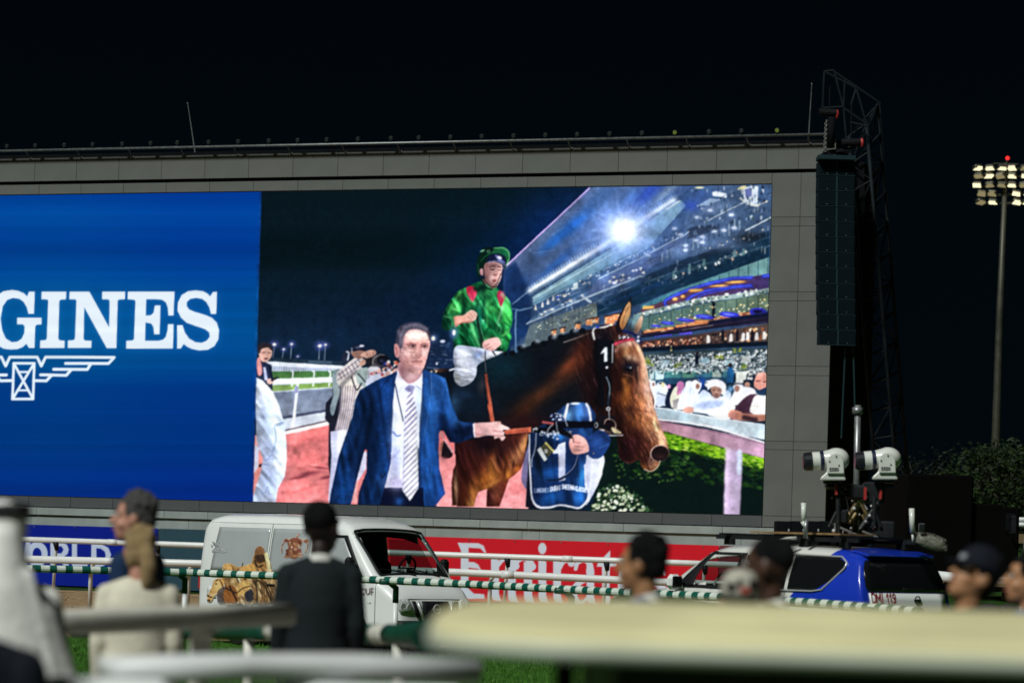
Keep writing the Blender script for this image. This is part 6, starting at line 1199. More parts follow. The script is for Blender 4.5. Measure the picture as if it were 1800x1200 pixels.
# things lying on the dashboard
for nm, lab, cat, c_, d_, cl in (('tissue_box', 'pale blue tissue box on the van dashboard', 'box', (4.33, -.1, 1.325), (.14, .26, .11), (.5, .62, .66)), ('paper_pile', 'white papers lying along the van dashboard', 'papers', (4.45, .25, 1.275), (.2, .5, .015), (.6, .62, .6)), ('red_folder', 'flat red folder on the van dashboard', 'folder', (4.42, -.12, 1.276), (.16, .34, .02), (.35, .03, .03)), ('yellow_cloth', 'yellow-green cloth bunched at the far end of the van dashboard', 'cloth', (4.36, .55, 1.32), (.16, .24, .1), (.30, .32, .12)), ('green_bag', 'crumpled green bag at the near end of the van dashboard', 'bag', (4.3, -.58, 1.32), (.16, .2, .1), (.06, .2, .16))):
    Mx = Matrix.Translation(van_loc) @ Matrix.Rotation(-math.pi / 4, 4, 'Z') @ Matrix.Scale(1.06, 4); e0 = tag(empty(nm, Mx @ Vector(c_), -math.pi / 4), lab, cat); m_ = mat(nm + '_m', cl, .7, noise=.2, nscale=20)
    g = MB()
    if 'cloth' in nm or 'bag' in nm:
        R = random.Random(len(nm))
        for k in range(7): g.sphere((R.uniform(-.05, .05), R.uniform(-.08, .08), R.uniform(-.03, .03)), R.uniform(.035, .06), 10, 7)
        fuse(g, 'folds', m_, e0, .012, 3)
    else: g.box((0, 0, 0), d_, b=min(d_) * .2); g.build('body', m_, e0); 
    if nm == 'tissue_box': g = MB(); g.loft([[(.03 * math.cos(a), .06 * math.sin(a), .05) for a in np.linspace(0, 5.5, 8)], [(.05 * math.cos(a), .08 * math.sin(a), .11 + .02 * math.sin(3 * a)) for a in np.linspace(0, 5.5, 8)]]); g.build('tissue', M['white_car'], e0)
# flank: grey film panels, door seams, fuel flap, rain gutter
def rr(a, b): return a
patch(vc, 'window_panel', M['grey_panel'], van, .36, 1.86, 1.30, 2.06, .003, cut=lambda a, b, u, z: (u + (.10 * b * (1 - a)) , z))
patch(vc, 'window_panel', M['grey_panel'], van, 1.94, 2.96, 1.30, 2.06, .003)
for uu, z0, z1 in ((1.9, .42, 2.14), (3.02, .42, 2.14), (4.70, .5, 1.2)): g = MB(); g.tube([(uu, -(vc.W(uu, z) + .0005), z) for z in np.linspace(z0, z1, 9)], .0065, 5); g.build('door_seam', M['trim'], van)
for z in (2.145, 1.17): g = MB(); g.tube([(u, -(vc.W(u, z) + .001), z) for u in np.linspace(.4 if z < 2 else .2, 3.02 if z < 2 else 3.7, 12)], .009 if z > 2 else .004, 5); g.build('gutter' if z > 2 else 'waist_crease', M['white_car'] if z > 2 else M['trim'], van)
patch(vc, 'fuel_flap', M['white_car'], van, .30, .55, .80, 1.0, .004, nu=3, nz=3)
g = MB(); g.box((3.2, -.955, 1.08), (.2, .03, .04), b=.01); g.build('door_handle', M['white_car'], van); g = MB(); g.box((2.05, -.955, 1.08), (.2, .03, .04), b=.01); g.build('door_handle', M['trim'], van)
for s_ in (-1, 1): g = MB(); g.box((.03, s_ * .86, 1.1), (.09, .13, .34), b=.03); g.build('tail_lamp', M['lens_red'], van)
# mirrors
for s_ in (-1, 1):
    g = MB(); g.box((4.22, s_ * 1.09, 1.46), (.13, .2, .32), b=.05); g.box((4.2, s_ * .97, 1.38), (.06, .16, .05), b=.015); g.build('mirror', M['trim'], van)
# nose: bonnet line, headlamps, grille, bumper, plate
def nose_pt(v, z, off=.0):
    """point on the nose skin at (v, z)"""
    lo, hi = 4.4, 5.235
    for _ in range(30):
        m_ = (lo + hi) / 2
        if vc.T(m_) > z and vc.W(m_, z) > abs(v): lo = m_
        else: hi = m_
    return (lo + off, v, z)
def nose_patch(name, m, poly_rows, off, parent=van): g = MB(); g.grid([[nose_pt(v, z, off) for v, z in r] for r in poly_rows]); o = g.build(name, m, parent, smooth=True); s_ = o.modifiers.new('t', 'SOLIDIFY'); s_.thickness = .02; s_.offset = 0; return o
for s_ in (-1, 1):
    hl = nose_patch('headlamp', M['lens_clear'], [[(s_ * (v0 + (v1 - v0) * k / 6), z) for k in range(7)] for v0, v1, z in ((.50, .80, .72), (.53, .83, .80), (.56, .855, .88), (.60, .865, .96))], .012)
    for v, z in ((.63, .82), (.75, .84)):
        p = Vector(nose_pt(s_ * v, z, .02)); g = MB(); g.tube([p, p + Vector((.014, 0, 0))], [.055, .05], 12); g.build('reflector', M['chrome'], hl)
gr = nose_patch('grille', M['trim'], [[(v, z) for v in np.linspace(-.30, .30, 7)] for z in (.64, .74, .84, .92)], .012)
for s_ in (-1, 1):
    nose_patch('grille_bar', M['chrome'], [[(s_ * v, z) for v in (.32 + k_, .36 + k_)] for z, k_ in ((.64, -.02), (.78, .01), (.92, .05))], .022); nose_patch('grille_vent', M['trim'], [[(s_ * v, z) for v in (.39 + k_, .47 + k_)] for z, k_ in ((.66, -.01), (.78, .02), (.92, .06))], .012)
p = Vector(nose_pt(0, .79, .03)); g = MB(); g.tube([p + Vector((.004, .075 * math.cos(t), .075 * math.sin(t))) for t in np.linspace(0, 6.283, 24)], .011, 6, cap=False); g.box(p + Vector((.004, 0, 0)), (.014, .19, .034)); g.build('emblem', M['chrome'], gr)
nose_patch('bumper', M['trim'], [[(v, z) for v in np.linspace(-.86, .86, 13)] for z in (.30, .40, .50, .60)], .03)
nose_patch('bonnet_seam', M['trim'], [[(v, z) for v in np.linspace(-.60, .60, 9)] for z in (.945, .955)], .004)
bp = Vector(nose_pt(0, .47, .05)); g = MB(); g.box(bp, (.015, .5, .11), b=.003); g.build('number_plate', M['white_car'], van)
def wheel(parent, x, y, r, w, side, spokes=8):
    wh = empty('wheel', (x, y, r)); wh.parent = parent
    g = MB(); pr = [(r * .62, -w / 2), (r * .9, -w / 2), (r, -w * .3), (r, w * .3), (r * .9, w / 2), (r * .62, w / 2)]; nseg = 28
    g.loft([[(rr_ * math.cos(2 * math.pi * k / nseg), yy_, rr_ * math.sin(2 * math.pi * k / nseg)) for k in range(nseg)] for rr_, yy_ in pr], cap=False); g.build('tyre', M['tyre'], wh, smooth=True)
    g = MB(); yo = side * w * .32; g.tube([(0, yo - side * .05, 0), (0, yo - side * .03, 0)], [r * .63, r * .63], 28); g.tube([(r * .62 * math.cos(t), yo + side * .02, r * .62 * math.sin(t)) for t in np.linspace(0, 6.283, 28)], .018, 6, cap=False); g.tube([(0, yo - side * .02, 0), (0, yo + side * .03, 0)], [.07, .05], 12)
    for k in range(spokes): a = 2 * math.pi * k / spokes; g.bar((.05 * math.cos(a), yo, .05 * math.sin(a)), (r * .6 * math.cos(a), yo + side * .01, r * .6 * math.sin(a)), .04, .03)
    g.build('rim', M['rim'], wh)
def arch(c, parent, u, r, sgn):
    g = MB(); g.grid([[(u + rr_ * math.cos(a), sgn * (c.W(u, .6) + off), .33 + rr_ * math.sin(a)) for a in np.linspace(-.15, math.pi + .15, 18)] for rr_, off in ((r * .2, .004), (r, .004), (r + .05, .012), (r + .055, -.03))]); g.build('wheel_arch', M['trim'], parent, smooth=True)
for u in (1.15, 4.09):
    for s_ in (-1, 1): wheel(van, u, s_ * .86, .335, .2, s_); arch(vc, van, u, .40, s_)
# printed flank
def paint_flank():
    c = Canvas(330, 900, 700, 1160, (0, 0, 0)); rng = random.Random(4)
    c.a[:] = -1
    alpha = np.zeros((c.h, c.w), np.float32)
    return c
VH = homography([(0, .4), (4.0, .4), (4.0, 2.0), (0, 2.0)], [(344.2, 1088.4), (607.5, 1105.8), (612.7, 938.3), (349.2, 930.2)])
def paint_van():
    c = Canvas(330, 900, 690, 1130, (206, 210, 212)); rng = random.Random(4); f, l, e = c.fill, c.line, c.ell
    # base: white paint below, grey film above
    c.z(320, 860, 3.53)
    # trophy outline
    for r_, col in ((0, (176, 120, 96)),):
        e(684, 330, 46, 34, (170, 104, 84)); e(680, 388, 42, 36, (160, 96, 78)); e(702, 265, 11, 14, (176, 116, 90)); l([(702, 275), (690, 300)], 8, (176, 116, 90)); l([(612, 390), (606, 350), (626, 310)], 6, (190, 130, 104)); l([(760, 310), (766, 350), (755, 390)], 6, (190, 130, 104)); e(628, 315, 14, 12, (170, 110, 90)); e(752, 318, 14, 12, (170, 110, 90)); l([(630, 415), (740, 400)], 9, (176, 116, 90)); e(690, 420, 20, 10, (150, 90, 70))
        c.dots([(630, 310), (740, 310), (730, 420), (640, 420)], 60, [(206, 150, 110), (130, 76, 60), (226, 180, 150), (150, 90, 76)], 4, 10, rng)
    # rider in the middle
    f([(440, 400), (450, 365), (470, 350), (495, 362), (510, 395), (540, 440), (548, 500), (440, 500), (432, 450)], (150, 110, 66), sm=1); f([(442, 385), (455, 355), (480, 352), (505, 385), (490, 410), (455, 412)], (130, 90, 60), sm=1); f([(445, 410), (500, 405), (515, 440), (470, 455)], (60, 44, 36), sm=1); l([(515, 400), (545, 500)], 22, (226, 206, 160)); l([(448, 440), (470, 480), (500, 470)], 9, (30, 24, 24))
    # horses
    gold = [(186, 150, 106), (220, 194, 150), (140, 104, 70), (104, 72, 48), (238, 222, 190), (54, 42, 36), (170, 134, 92)]
    f([(255, 470), (300, 455), (345, 480), (400, 470), (460, 480), (560, 500), (590, 560), (595, 705), (250, 705), (225, 640), (250, 560)], (170, 124, 74), sm=0)
    c.dots([(265, 480), (560, 510), (590, 600), (590, 700), (260, 700), (270, 560)], 420, gold, 3, 9, rng, asp=2.8, rot=1.1, a=.7)
    f([(372, 500), (375, 455), (384, 478), (420, 460), (450, 470), (455, 510), (400, 520)], (206, 156, 90), sm=1); l([(374, 475), (375, 455)], 6, (40, 30, 26)); f([(260, 465), (300, 460), (310, 500), (260, 510)], (206, 160, 100), sm=1)
    f([(160, 680), (165, 655), (190, 600), (205, 560), (250, 550), (268, 600), (240, 640), (205, 660), (185, 692), (170, 698)], (206, 160, 100), sm=1); f([(200, 590), (235, 560), (258, 590), (235, 630), (205, 620)], (232, 192, 130), sm=1); l([(165, 660), (200, 650), (260, 620), (265, 590)], 5, (230, 220, 200)); l([(160, 655), (185, 668)], 8, (60, 36, 26)); e(170, 688, 10, 8, (90, 56, 36)); e(215, 585, 6, 5, (40, 26, 20)); l([(215, 565), (238, 560), (262, 610)], 8, (110, 70, 40))
    f([(225, 630), (275, 600), (330, 610), (300, 690), (230, 705)], (70, 62, 70), sm=1, a=.8); f([(270, 610), (330, 600), (350, 690), (300, 705), (265, 690)], (150, 92, 50), sm=1); l([(275, 610), (335, 640)], 10, (40, 32, 34)); l([(300, 600), (345, 690)], 12, (50, 34, 30))
    f([(350, 590), (400, 560), (430, 580), (420, 620), (385, 650), (355, 660), (345, 630)], (216, 170, 104), sm=1); l([(345, 640), (385, 610), (425, 600)], 6, (60, 40, 30)); f([(395, 640), (440, 620), (440, 690), (400, 690)], (50, 50, 62), sm=1)
    for k in range(9): l([(440 + k * 17, 570 + k * 3), (455 + k * 15, 640), (450 + k * 16, 700)], rng.uniform(6, 13), rng.choice(gold), a=.85)
    l([(470, 560), (520, 600), (555, 690)], 9, (40, 30, 26)); l([(500, 560), (545, 620), (560, 700)], 7, (60, 40, 30))
    # small crest and script at the tail
    g_ = (112, 114, 120); l([(140, 350), (165, 340), (175, 355)], 5, g_, a=.8); l([(178, 325), (215, 350)], 10, g_, a=.9); l([(180, 340), (215, 328)], 4, g_, a=.8); e(150, 355, 9, 5, g_, a=.7); e(158, 326, 5, 4, g_, a=.7)
    for k in range(9): l([(182 + k * 10, 372 - (k % 3) * 3), (189 + k * 10, 366 + (k % 2) * 4)], 4, g_, a=.85)
    xx = 178
    for ch in range(11): l([(xx, 378), (xx, 388)], 3, g_, a=.8); l([(xx, 378 + (ch % 3) * 5), (xx + 6, 378 + ((ch + 1) % 3) * 5)], 3, g_, a=.8); xx += 8.6
    # wording on the front door (big serif capitals) 
    d_ = (84, 60, 66)
    def glyph(ch, x, y, h):
        S_ = {'D': [[(0, 0), (0, 1), (.35, 1), (.62, .78), (.66, .45), (.58, .15), (.35, 0), (0, 0)]], 'U': [[(0, 0), (0, .75), (.3, 1), (.6, .75), (.6, 0)]], 'B': [[(0, 0), (0, 1), (.4, 1), (.56, .75), (.4, .5), (0, .5), (.4, .48), (.5, .25), (.36, 0), (0, 0)]], 'A': [[(0, 1), (.32, 0), (.64, 1)], [(.12, .65), (.52, .65)]], 'I': [[(.15, 0), (.15, 1)]], 'W': [[(0, 0), (.25, 1), (.45, .2), (.65, 1), (.9, 0)]], 'O': [[(.3, 0), (.05, .25), (.05, .75), (.3, 1), (.6, .75), (.6, .25), (.3, 0)]], 'R': [[(0, 1), (0, 0), (.35, 0), (.52, .22), (.35, .5), (0, .5), (.3, .5), (.6, 1)]], 'L': [[(0, 0), (0, 1), (.5, 1), (.54, .82)]], 'C': [[(.6, .2), (.35, 0), (.08, .28), (.08, .72), (.35, 1), (.62, .8)]], 'P': [[(0, 1), (0, 0), (.35, 0), (.55, .25), (.35, .55), (0, .55)]]}
        for st in S_[ch]: l([(x + p * h, y + q * h) for p, q in st], h * .13, d_, sm=0)
        return x + h * {'W': 1.05, 'I': .42}.get(ch, .82)
    x = 900
    for ch in 'WORLD': x = glyph(ch, x, 608, 42) if ch != ' ' else x + 20
    x = 1112
    for ch in 'CUP': x = glyph(ch, x, 611, 38)
    x = 1010
    for ch in 'DUBAI': x = glyph(ch, x, 576, 20)
    for yy_, n_ in ((668, 7), (695, 12)):
        for k in range(n_): l([(1070 + k * 9, yy_), (1074 + k * 9, yy_ + 9)], 4, (170, 172, 176), a=.8)
    # rust bloom low on the door and scuffs
    c.dots([(1060, 790), (1240, 770), (1240, 840), (1060, 840)], 50, [(206, 190, 160), (196, 176, 140), (214, 204, 184)], 5, 14, rng, a=.5)
    return c
pv = paint_van(); pm = np.clip(np.abs(pv.a - np.array([206, 210, 212]) / 255).max(2) * 12 - .2, 0, 1).astype(np.float32); pv.relief(pm, light=(.5, -.6, .6), amp=.3, wr=.16, ws=5, spec=.05, amb=.45, gain=1.0, ang=1.1, stretch=2.4, sizes=(2, 5)); M['van_print'] = attr_mat('van_print', rough=.35, coat=.4)
# only the printed areas become a thin film on the flank
for nm, u0, u1, z0, z1, bgc in (('horse_print', .62, 2.96, .62, 1.86, None), ('trophy_print', 1.98, 2.92, 1.36, 1.98, None), ('door_lettering', 3.06, 4.66, .78, 1.22, None)):
    if nm == 'horse_print': u0, u1, z0, z1 = .30, 3.0, .60, 1.94
    nu, nz = int((u1 - u0) / .011), int((z1 - z0) / .011); U, Zz = np.meshgrid(np.linspace(u0, u1, nu), np.linspace(z0, z1, nz)); U, Zz = U.ravel(), Zz.ravel()
    q = VH @ np.stack([U, Zz, np.ones_like(U)]); px_, py_ = q[0] / q[2], q[1] / q[2]; cc = sample(pv, px_, py_)
    pos = np.array([(u, -(vc.W(u, z) + (.016 if nm != 'door_lettering' else .013)), z) for u, z in zip(U, Zz)])
    blank = np.abs(cc - np.array([206, 210, 212]) / 255).max(1) < .012
    me = picture_mesh(nm, pos, np.clip(cc * .92, 0, 1), M['van_print'], nu, nz)
    import bmesh
    bm = bmesh.new(); bm.from_mesh(me); bm.verts.ensure_lookup_table(); bmesh.ops.delete(bm, geom=[v for v in bm.verts if blank[v.index]], context='VERTS'); bm.to_mesh(me); bm.free()
    me.polygons.foreach_set('use_smooth', [True] * len(me.polygons)); obj(nm, me, van)

# ---------------------------------------------------------------- the blue and white SUV, nose away to the left
def livery(name, mode):
    m = mat(name, (.62, .63, .62), .28, spec=.5, coat=.7); N = m.node_tree.nodes; L = m.node_tree.links; b = N['Principled BSDF']
    tc = N.new('ShaderNodeTexCoord'); sp = N.new('ShaderNodeSeparateXYZ'); L.new(tc.outputs['Object'], sp.inputs['Vector'])
    k = N.new('ShaderNodeMath'); k.operation = 'MULTIPLY_ADD'; k.inputs[1].default_value = -.92; L.new(sp.outputs['Z'], k.inputs[0]); L.new(sp.outputs['X'], k.inputs[2])     # x + .55 z
    g1 = N.new('ShaderNodeMath'); g1.operation = 'GREATER_THAN'; g1.inputs[1].default_value = 2.7; L.new(k.outputs['Value'], g1.inputs[0])
    g2 = N.new('ShaderNodeMath'); g2.operation = 'GREATER_THAN'; g2.inputs[1].default_value = 1.14; L.new(sp.outputs['Z'], g2.inputs[0])
    an = N.new('ShaderNodeMath'); an.operation = 'MULTIPLY'; L.new(g1.outputs['Value'], an.inputs[0]); L.new(g2.outputs['Value'], an.inputs[1])
    mx = N.new('ShaderNodeMix'); mx.data_type = 'RGBA'; mx.inputs['A'].default_value = (.62, .63, .60, 1); mx.inputs['B'].default_value = (.008, .035, .42, 1); L.new(an.outputs['Value'], mx.inputs['Factor']); L.new(mx.outputs['Result'], b.inputs['Base Color'])
    return m
M['livery'] = livery('blue_white_livery', 0)
TH = math.radians(48); hd = Vector((-math.cos(TH), math.sin(TH), 0)); nl = Vector((-math.sin(TH), -math.cos(TH), 0))
rear_left = Vector((4.77, 38.5, .2)); suv_loc = rear_left + hd * 5.17 - nl * .9975
suv_rz = math.atan2(-hd.y, -hd.x)          # local +x runs nose -> tail
sc_ = Car([(0, .62), (.02, .8), (.06, .98), (.18, 1.12), (.5, 1.2), (1.25, 1.27), (1.36, 1.30), (2.08, 1.84), (2.3, 1.90), (2.8, 1.93), (3.6, 1.945), (4.5, 1.92), (4.85, 1.87), (4.95, 1.80), (5.08, 1.46), (5.14, 1.22), (5.17, .95), (5.17, .6)],
          [(0, .88), (.3, .93), (.55, .985), (1.0, .9975), (1.3, .985), (1.5, .93), (1.75, .82), (1.95, .74)], .32, 5.17,
          [(0, .72), (.05, .84), (.2, .94), (.5, .99), (1.2, 1), (4.5, 1), (4.8, .985), (5.0, .965), (5.12, .94), (5.17, .90)], .13)
suv = empty('suv', suv_loc, suv_rz); tag(suv, 'blue and white SUV with DMI 119 on its tail and camera heads on the roof', 'suv')
# in this frame the camera-side (left) flank is local y > 0 or < 0, found from the direction
loc_y = Matrix.Rotation(suv_rz, 3, 'Z') @ Vector((0, 1, 0)); SG = 1 if loc_y.dot(nl) > 0 else -1
us = sorted(set(list(np.arange(.1, 5.1, .11)) + [0, .02, .06, .18, 1.3, 1.36, 2.08, 2.3, 4.85, 4.95, 5.02, 5.08, 5.14, 5.17]))
rings = [[(u, y, z) for y, z in sc_.ring(u, [.1, .2, .3, .42, .54, .63, .70, .76, .83, .91, 1])] for u in us]
def in_glass2(u, v, z):
    if 1.46 < u < 2.02 and z > sc_.T(u) - .1 and abs(v) < .70: return True
    if 1.86 < u < 2.72 and 1.36 < z < min(1.79, sc_.T(u) - .12): return True
    return False
g = MB(); n = len(rings[0]); g.v = [p for r in rings for p in r]
for i in range(len(rings) - 1):
    for k in range(n - 1):
        q = (i * n + k, i * n + k + 1, (i + 1) * n + k + 1, (i + 1) * n + k); c_ = sum((Vector(g.v[j]) for j in q), Vector()) / 4
        if not in_glass2(c_.x, c_.y, c_.z): g.f.append(q); g.mi.append(0)
    g.f.append((i * n + n - 1, i * n, (i + 1) * n, (i + 1) * n + n - 1)); g.mi.append(0)
g.f.append(tuple(range(n))); g.f.append(tuple((len(rings) - 1) * n + k for k in range(n))[::-1]); g.mi += [0, 0]
o = g.build('body', [M['livery'], M['interior']], suv); sharp(o, 40); k_ = o.modifiers.new('shell', 'SOLIDIFY'); k_.thickness = .03; k_.offset = -1; k_.material_offset = 1
g = MB(); g.grid([[(u, v, sc_.Z(u, v) - .004) for v in np.linspace(-.74, .74, 13)] for u in np.linspace(1.42, 2.06, 8)]); g.build('windscreen', M['glass'], suv, smooth=True)
for sg in (1, -1):
    if sg != SG: patch(sc_, 'front_window', M['glass'], suv, 1.9, 2.72, 1.36, 1.79, -.003, sgn=sg, cut=lambda a, b, u, z: (u + .30 * b * (1 - a), z))
    patch(sc_, 'window_frame', M['trim'], suv, 1.62, 2.0, 1.32, 1.84, .003, sgn=sg, nu=4, cut=lambda a, b, u, z: ((1.62 + .52 * b) + a * (.10 + .24 * (1 - b) ** 2), z)); patch(sc_, 'window_frame', M['trim'], suv, 1.64, 2.76, 1.31, 1.355, .003, sgn=sg); patch(sc_, 'window_frame', M['trim'], suv, 2.12, 2.76, 1.795, 1.83, .003, sgn=sg); patch(sc_, 'centre_pillar', M['trim'], suv, 2.72, 2.84, 1.33, 1.83, .003, sgn=sg, nu=3)
    patch(sc_, 'rear_window', M['black_glass'], suv, 2.86, 3.72, 1.35, 1.81, .004, sgn=sg); patch(sc_, 'quarter_window', M['black_glass'], suv, 3.78, 4.74, 1.35, 1.81, .004, sgn=sg, cut=lambda a, b, u, z: (3.78 + (float(np.interp(b, [0, .3, .65, .85, 1], [4.28, 4.52, 4.76, 4.72, 4.56])) - 3.78) * a, z))
    path = [(u, sg * (sc_.W(u, z) + .014), z) for u, z in ((2.9, 1.33), (3.6, 1.33), (4.25, 1.335), (4.42, 1.36), (4.72, 1.66), (4.74, 1.74), (4.62, 1.82), (3.8, 1.835), (2.9, 1.835))]
    g = MB(); g.tube(path, .013, 6); g.build('window_chrome', M['chrome'], suv, smooth=True)
    g = MB(); g.box((1.72, sg * 1.13, 1.38), (.16, .24, .22), b=.06); g.box((1.74, sg * 1.0, 1.32), (.06, .14, .05)); g.build('mirror', M['white_car'], suv)
    g = MB(); g.box((1.79, sg * 1.13, 1.38), (.04, .19, .17), b=.015); g.build('mirror_glass', M['black_glass'], suv)
    g = MB(); g.box((4.95, sg * .85, 1.1), (.3, .12, .2), b=.04); g.build('tail_lamp', M['lens_red'], suv)
    for uu in (2.78, 3.74): g = MB(); g.tube([(uu, sg * (sc_.W(uu, z) + .001), z) for z in np.linspace(.5, 1.33, 8)], .006, 5); g.build('door_seam', M['trim'], suv); g = MB(); g.box((uu - .14, sg * (sc_.W(uu, 1.18) + .02), 1.18), (.2, .03, .03), b=.008); g.build('door_handle', M['chrome'], suv)
    for uu in (1.0, 4.1): wheel(suv, uu, sg * .88, .39, .26, sg, 6)
# tail: wraparound glass, plate panel, lettering, emblem
def tail_pt(v, z, off=0):
    lo, hi = 4.3, 5.175
    for _ in range(30):
        m_ = (lo + hi) / 2
        if sc_.T(m_) > z and sc_.W(m_, z) > abs(v): lo = m_
        else: hi = m_
    return (lo + off, v, z)
def tail_patch(name, m, rows, off): g = MB(); g.grid([[tail_pt(v, z, off) for v, z in r] for r in rows]); o = g.build(name, m, suv, smooth=True); s_ = o.modifiers.new('t', 'SOLIDIFY'); s_.thickness = .012; s_.offset = 0; return o
tail_patch('tailgate_glass', M['black_glass'], [[(w * k, z) for k in np.linspace(-1, 1, 15)] for w, z in ((.80, 1.36), (.84, 1.42), (.82, 1.55), (.78, 1.68), (.72, 1.78))], .014)
tail_patch('tailgate_panel', M['white_car'], [[(v, z) for v in np.linspace(-.80, .80, 13)] for z in (1.0, 1.12, 1.24, 1.34)], .012)
tail_patch('rear_bumper', M['livery'], [[(v, z) for v in np.linspace(-.88, .88, 13)] for z in (.45, .6, .75, .86)], .04)
tail_patch('rear_wiper', M['trim'], [[(v, z) for v in np.linspace(-.1, .45, 5)] for z in (1.395, 1.41)], .03)
g = MB(); g.box((4.86, 0, 1.875), (.3, 1.4, .04), Euler((0, .2, 0)).to_matrix().to_4x4(), b=.015); g.build('roof_spoiler', M['livery'], suv)
p = Vector(tail_pt(SG * -.18, 1.25, .03)); g = MB(); g.tube([p + Vector((0, .055 * math.cos(t), .055 * math.sin(t))) for t in np.linspace(0, 6.283, 20)], .009, 6, cap=False); g.box(p, (.012, .14, .024)); g.build('emblem', M['trim'], suv)
M['red_ink'] = mat('red_lettering', (.34, .03, .035), .5)
def letters(txt, h, bar, put, material, name, parent):
    """block capitals from flat bars; put(x, y) -> point just proud of the surface"""
    S_ = {'D': [[(0, 0), (0, 1), (.4, 1), (.62, .8), (.62, .2), (.4, 0), (0, 0)]], 'M': [[(0, 0), (0, 1), (.36, .35), (.72, 1), (.72, 0)]], 'I': [[(.1, 0), (.1, 1)]], '1': [[(.05, .75), (.28, 1), (.28, 0)]], '9': [[(.5, .62), (.28, .48), (.05, .65), (.1, .9), (.3, 1), (.5, .88), (.52, .5), (.42, .12), (.1, .02)]], 'S': [[(.55, .85), (.3, 1), (.05, .8), (.1, .58), (.45, .45), (.55, .2), (.3, 0), (.02, .15)]], '0': [[(.3, 0), (.05, .2), (.05, .8), (.3, 1), (.55, .8), (.55, .2), (.3, 0)]], 'E': [[(.5, 1), (0, 1), (0, 0), (.5, 0)], [(0, .5), (.42, .5)]], 'X': [[(0, 0), (.55, 1)], [(0, 1), (.55, 0)]]}
    wd = {'M': .95, 'I': .38, '1': .56, ' ': .45, '9': .74, 'D': .82}
    x = 0; g = MB()
    for ch in txt:
        for st in S_.get(ch, []):
            for a, b in zip(st[:-1], st[1:]):
                A, B = Vector((x + a[0] * h, a[1] * h)), Vector((x + b[0] * h, b[1] * h)); d = (B - A).normalized(); nn = Vector((-d.y, d.x)) * bar / 2; A -= d * bar * .45; B += d * bar * .45
                g.add([put(*(A + nn)), put(*(B + nn)), put(*(B - nn)), put(*(A - nn))], [(0, 1, 2, 3)])
        x += h * wd.get(ch, .74)
    return g.build(name, material, parent)
letters('DMI 119', .115, .024, lambda x, y: tail_pt(SG * (.76 - x), 1.215 + y, .021), M['red_ink'], 'lettering', suv)
# inside
g = MB(); g.box((1.75, 0, 1.18), (.55, 1.6, .25), b=.06); g.build('dashboard', M['interior'], suv)
for v in (-.42, .42): g = MB(); g.box((2.75, v, 1.2), (.18, .5, .8), b=.06); g.box((2.8, v, 1.66), (.1, .28, .2), b=.04); g.build('seat', M['interior'], suv)
g = MB(); g.box((3.05, 0, 1.2), (.05, 1.7, 1.3)); g.build('cabin_divider', M['interior'], suv)
g = MB(); g.tube([(2.02 + .05 * math.sin(t), SG * .42 + .18 * math.cos(t), 1.36 + .17 * math.sin(t)) for t in np.linspace(0, 6.283, 18)], .018, 8, cap=False); g.tube([(2.02, SG * .26, 1.36), (2.02, SG * .58, 1.36)], .016, 6); g.build('steering_wheel', mat('pale_wheel', (.3, .36, .32), .6), suv)
M['screen_blue'] = emitter('small_screen', (.05, .22, .42), .7)
sx = Matrix.Translation(suv_loc) @ Matrix.Rotation(suv_rz, 4, 'Z')
for i, (v, lab) in enumerate(((.0, 'small lit monitor inside the SUV, nearer the steering wheel'), (-.4 * SG, 'small lit monitor inside the SUV, farther from the steering wheel'))):
    e0 = tag(empty('monitor', sx @ Vector((2.0, v, 1.5)), suv_rz), lab, 'monitor', 'monitors inside the SUV'); g = MB(); g.box((0, 0, 0), (.03, .26, .18), b=.01); g.build('case', M['trim'], e0); g = MB(); g.box((.018, 0, 0), (.004, .23, .15)); g.build('display', M['screen_blue'], e0); g = MB(); g.bar((0, 0, -.09), (-.1, 0, -.25), .03); g.build('stalk', M['trim'], e0)
# roof rack
M['rack'] = mat('rack_black', (.007, .009, .011), .5, noise=.2, nscale=12); M['grey_alu'] = mat('grey_aluminium', (.24, .25, .26), .4, metal=.6, noise=.2, nscale=8); M['ply'] = mat('plywood', (.26, .16, .07), .6, noise=.3, nscale=10, stretch=(1, 8, 1))
rk = tag(empty('roof_rack', sx @ Vector((3.4, 0, 1.96)), suv_rz), 'black roof rack with crossbars on the blue and white SUV', 'roof rack')
for s_ in (-.6, .6): g = MB(); g.bar((-1.35, s_, .09), (1.35, s_, .09), .05, .06); g.build('side_rail', M['rack'], rk); 
for x in (-1.1, -.35, .35, 1.1): g = MB(); g.bar((x, -.78, .13), (x, .78, .13), .09, .035); g.build('crossbar', M['rack'], rk); g = MB(); g.box((x, SG * .6, .03), (.16, .07, .1)); g.build('foot', M['rack'], rk); g = MB(); g.box((x, -SG * .6, .03), (.16, .07, .1)); g.build('foot', M['rack'], rk)
g = MB(); g.box((.1, 0, .17), (1.7, 1.1, .025)); g.build('deck_board', M['ply'], rk)

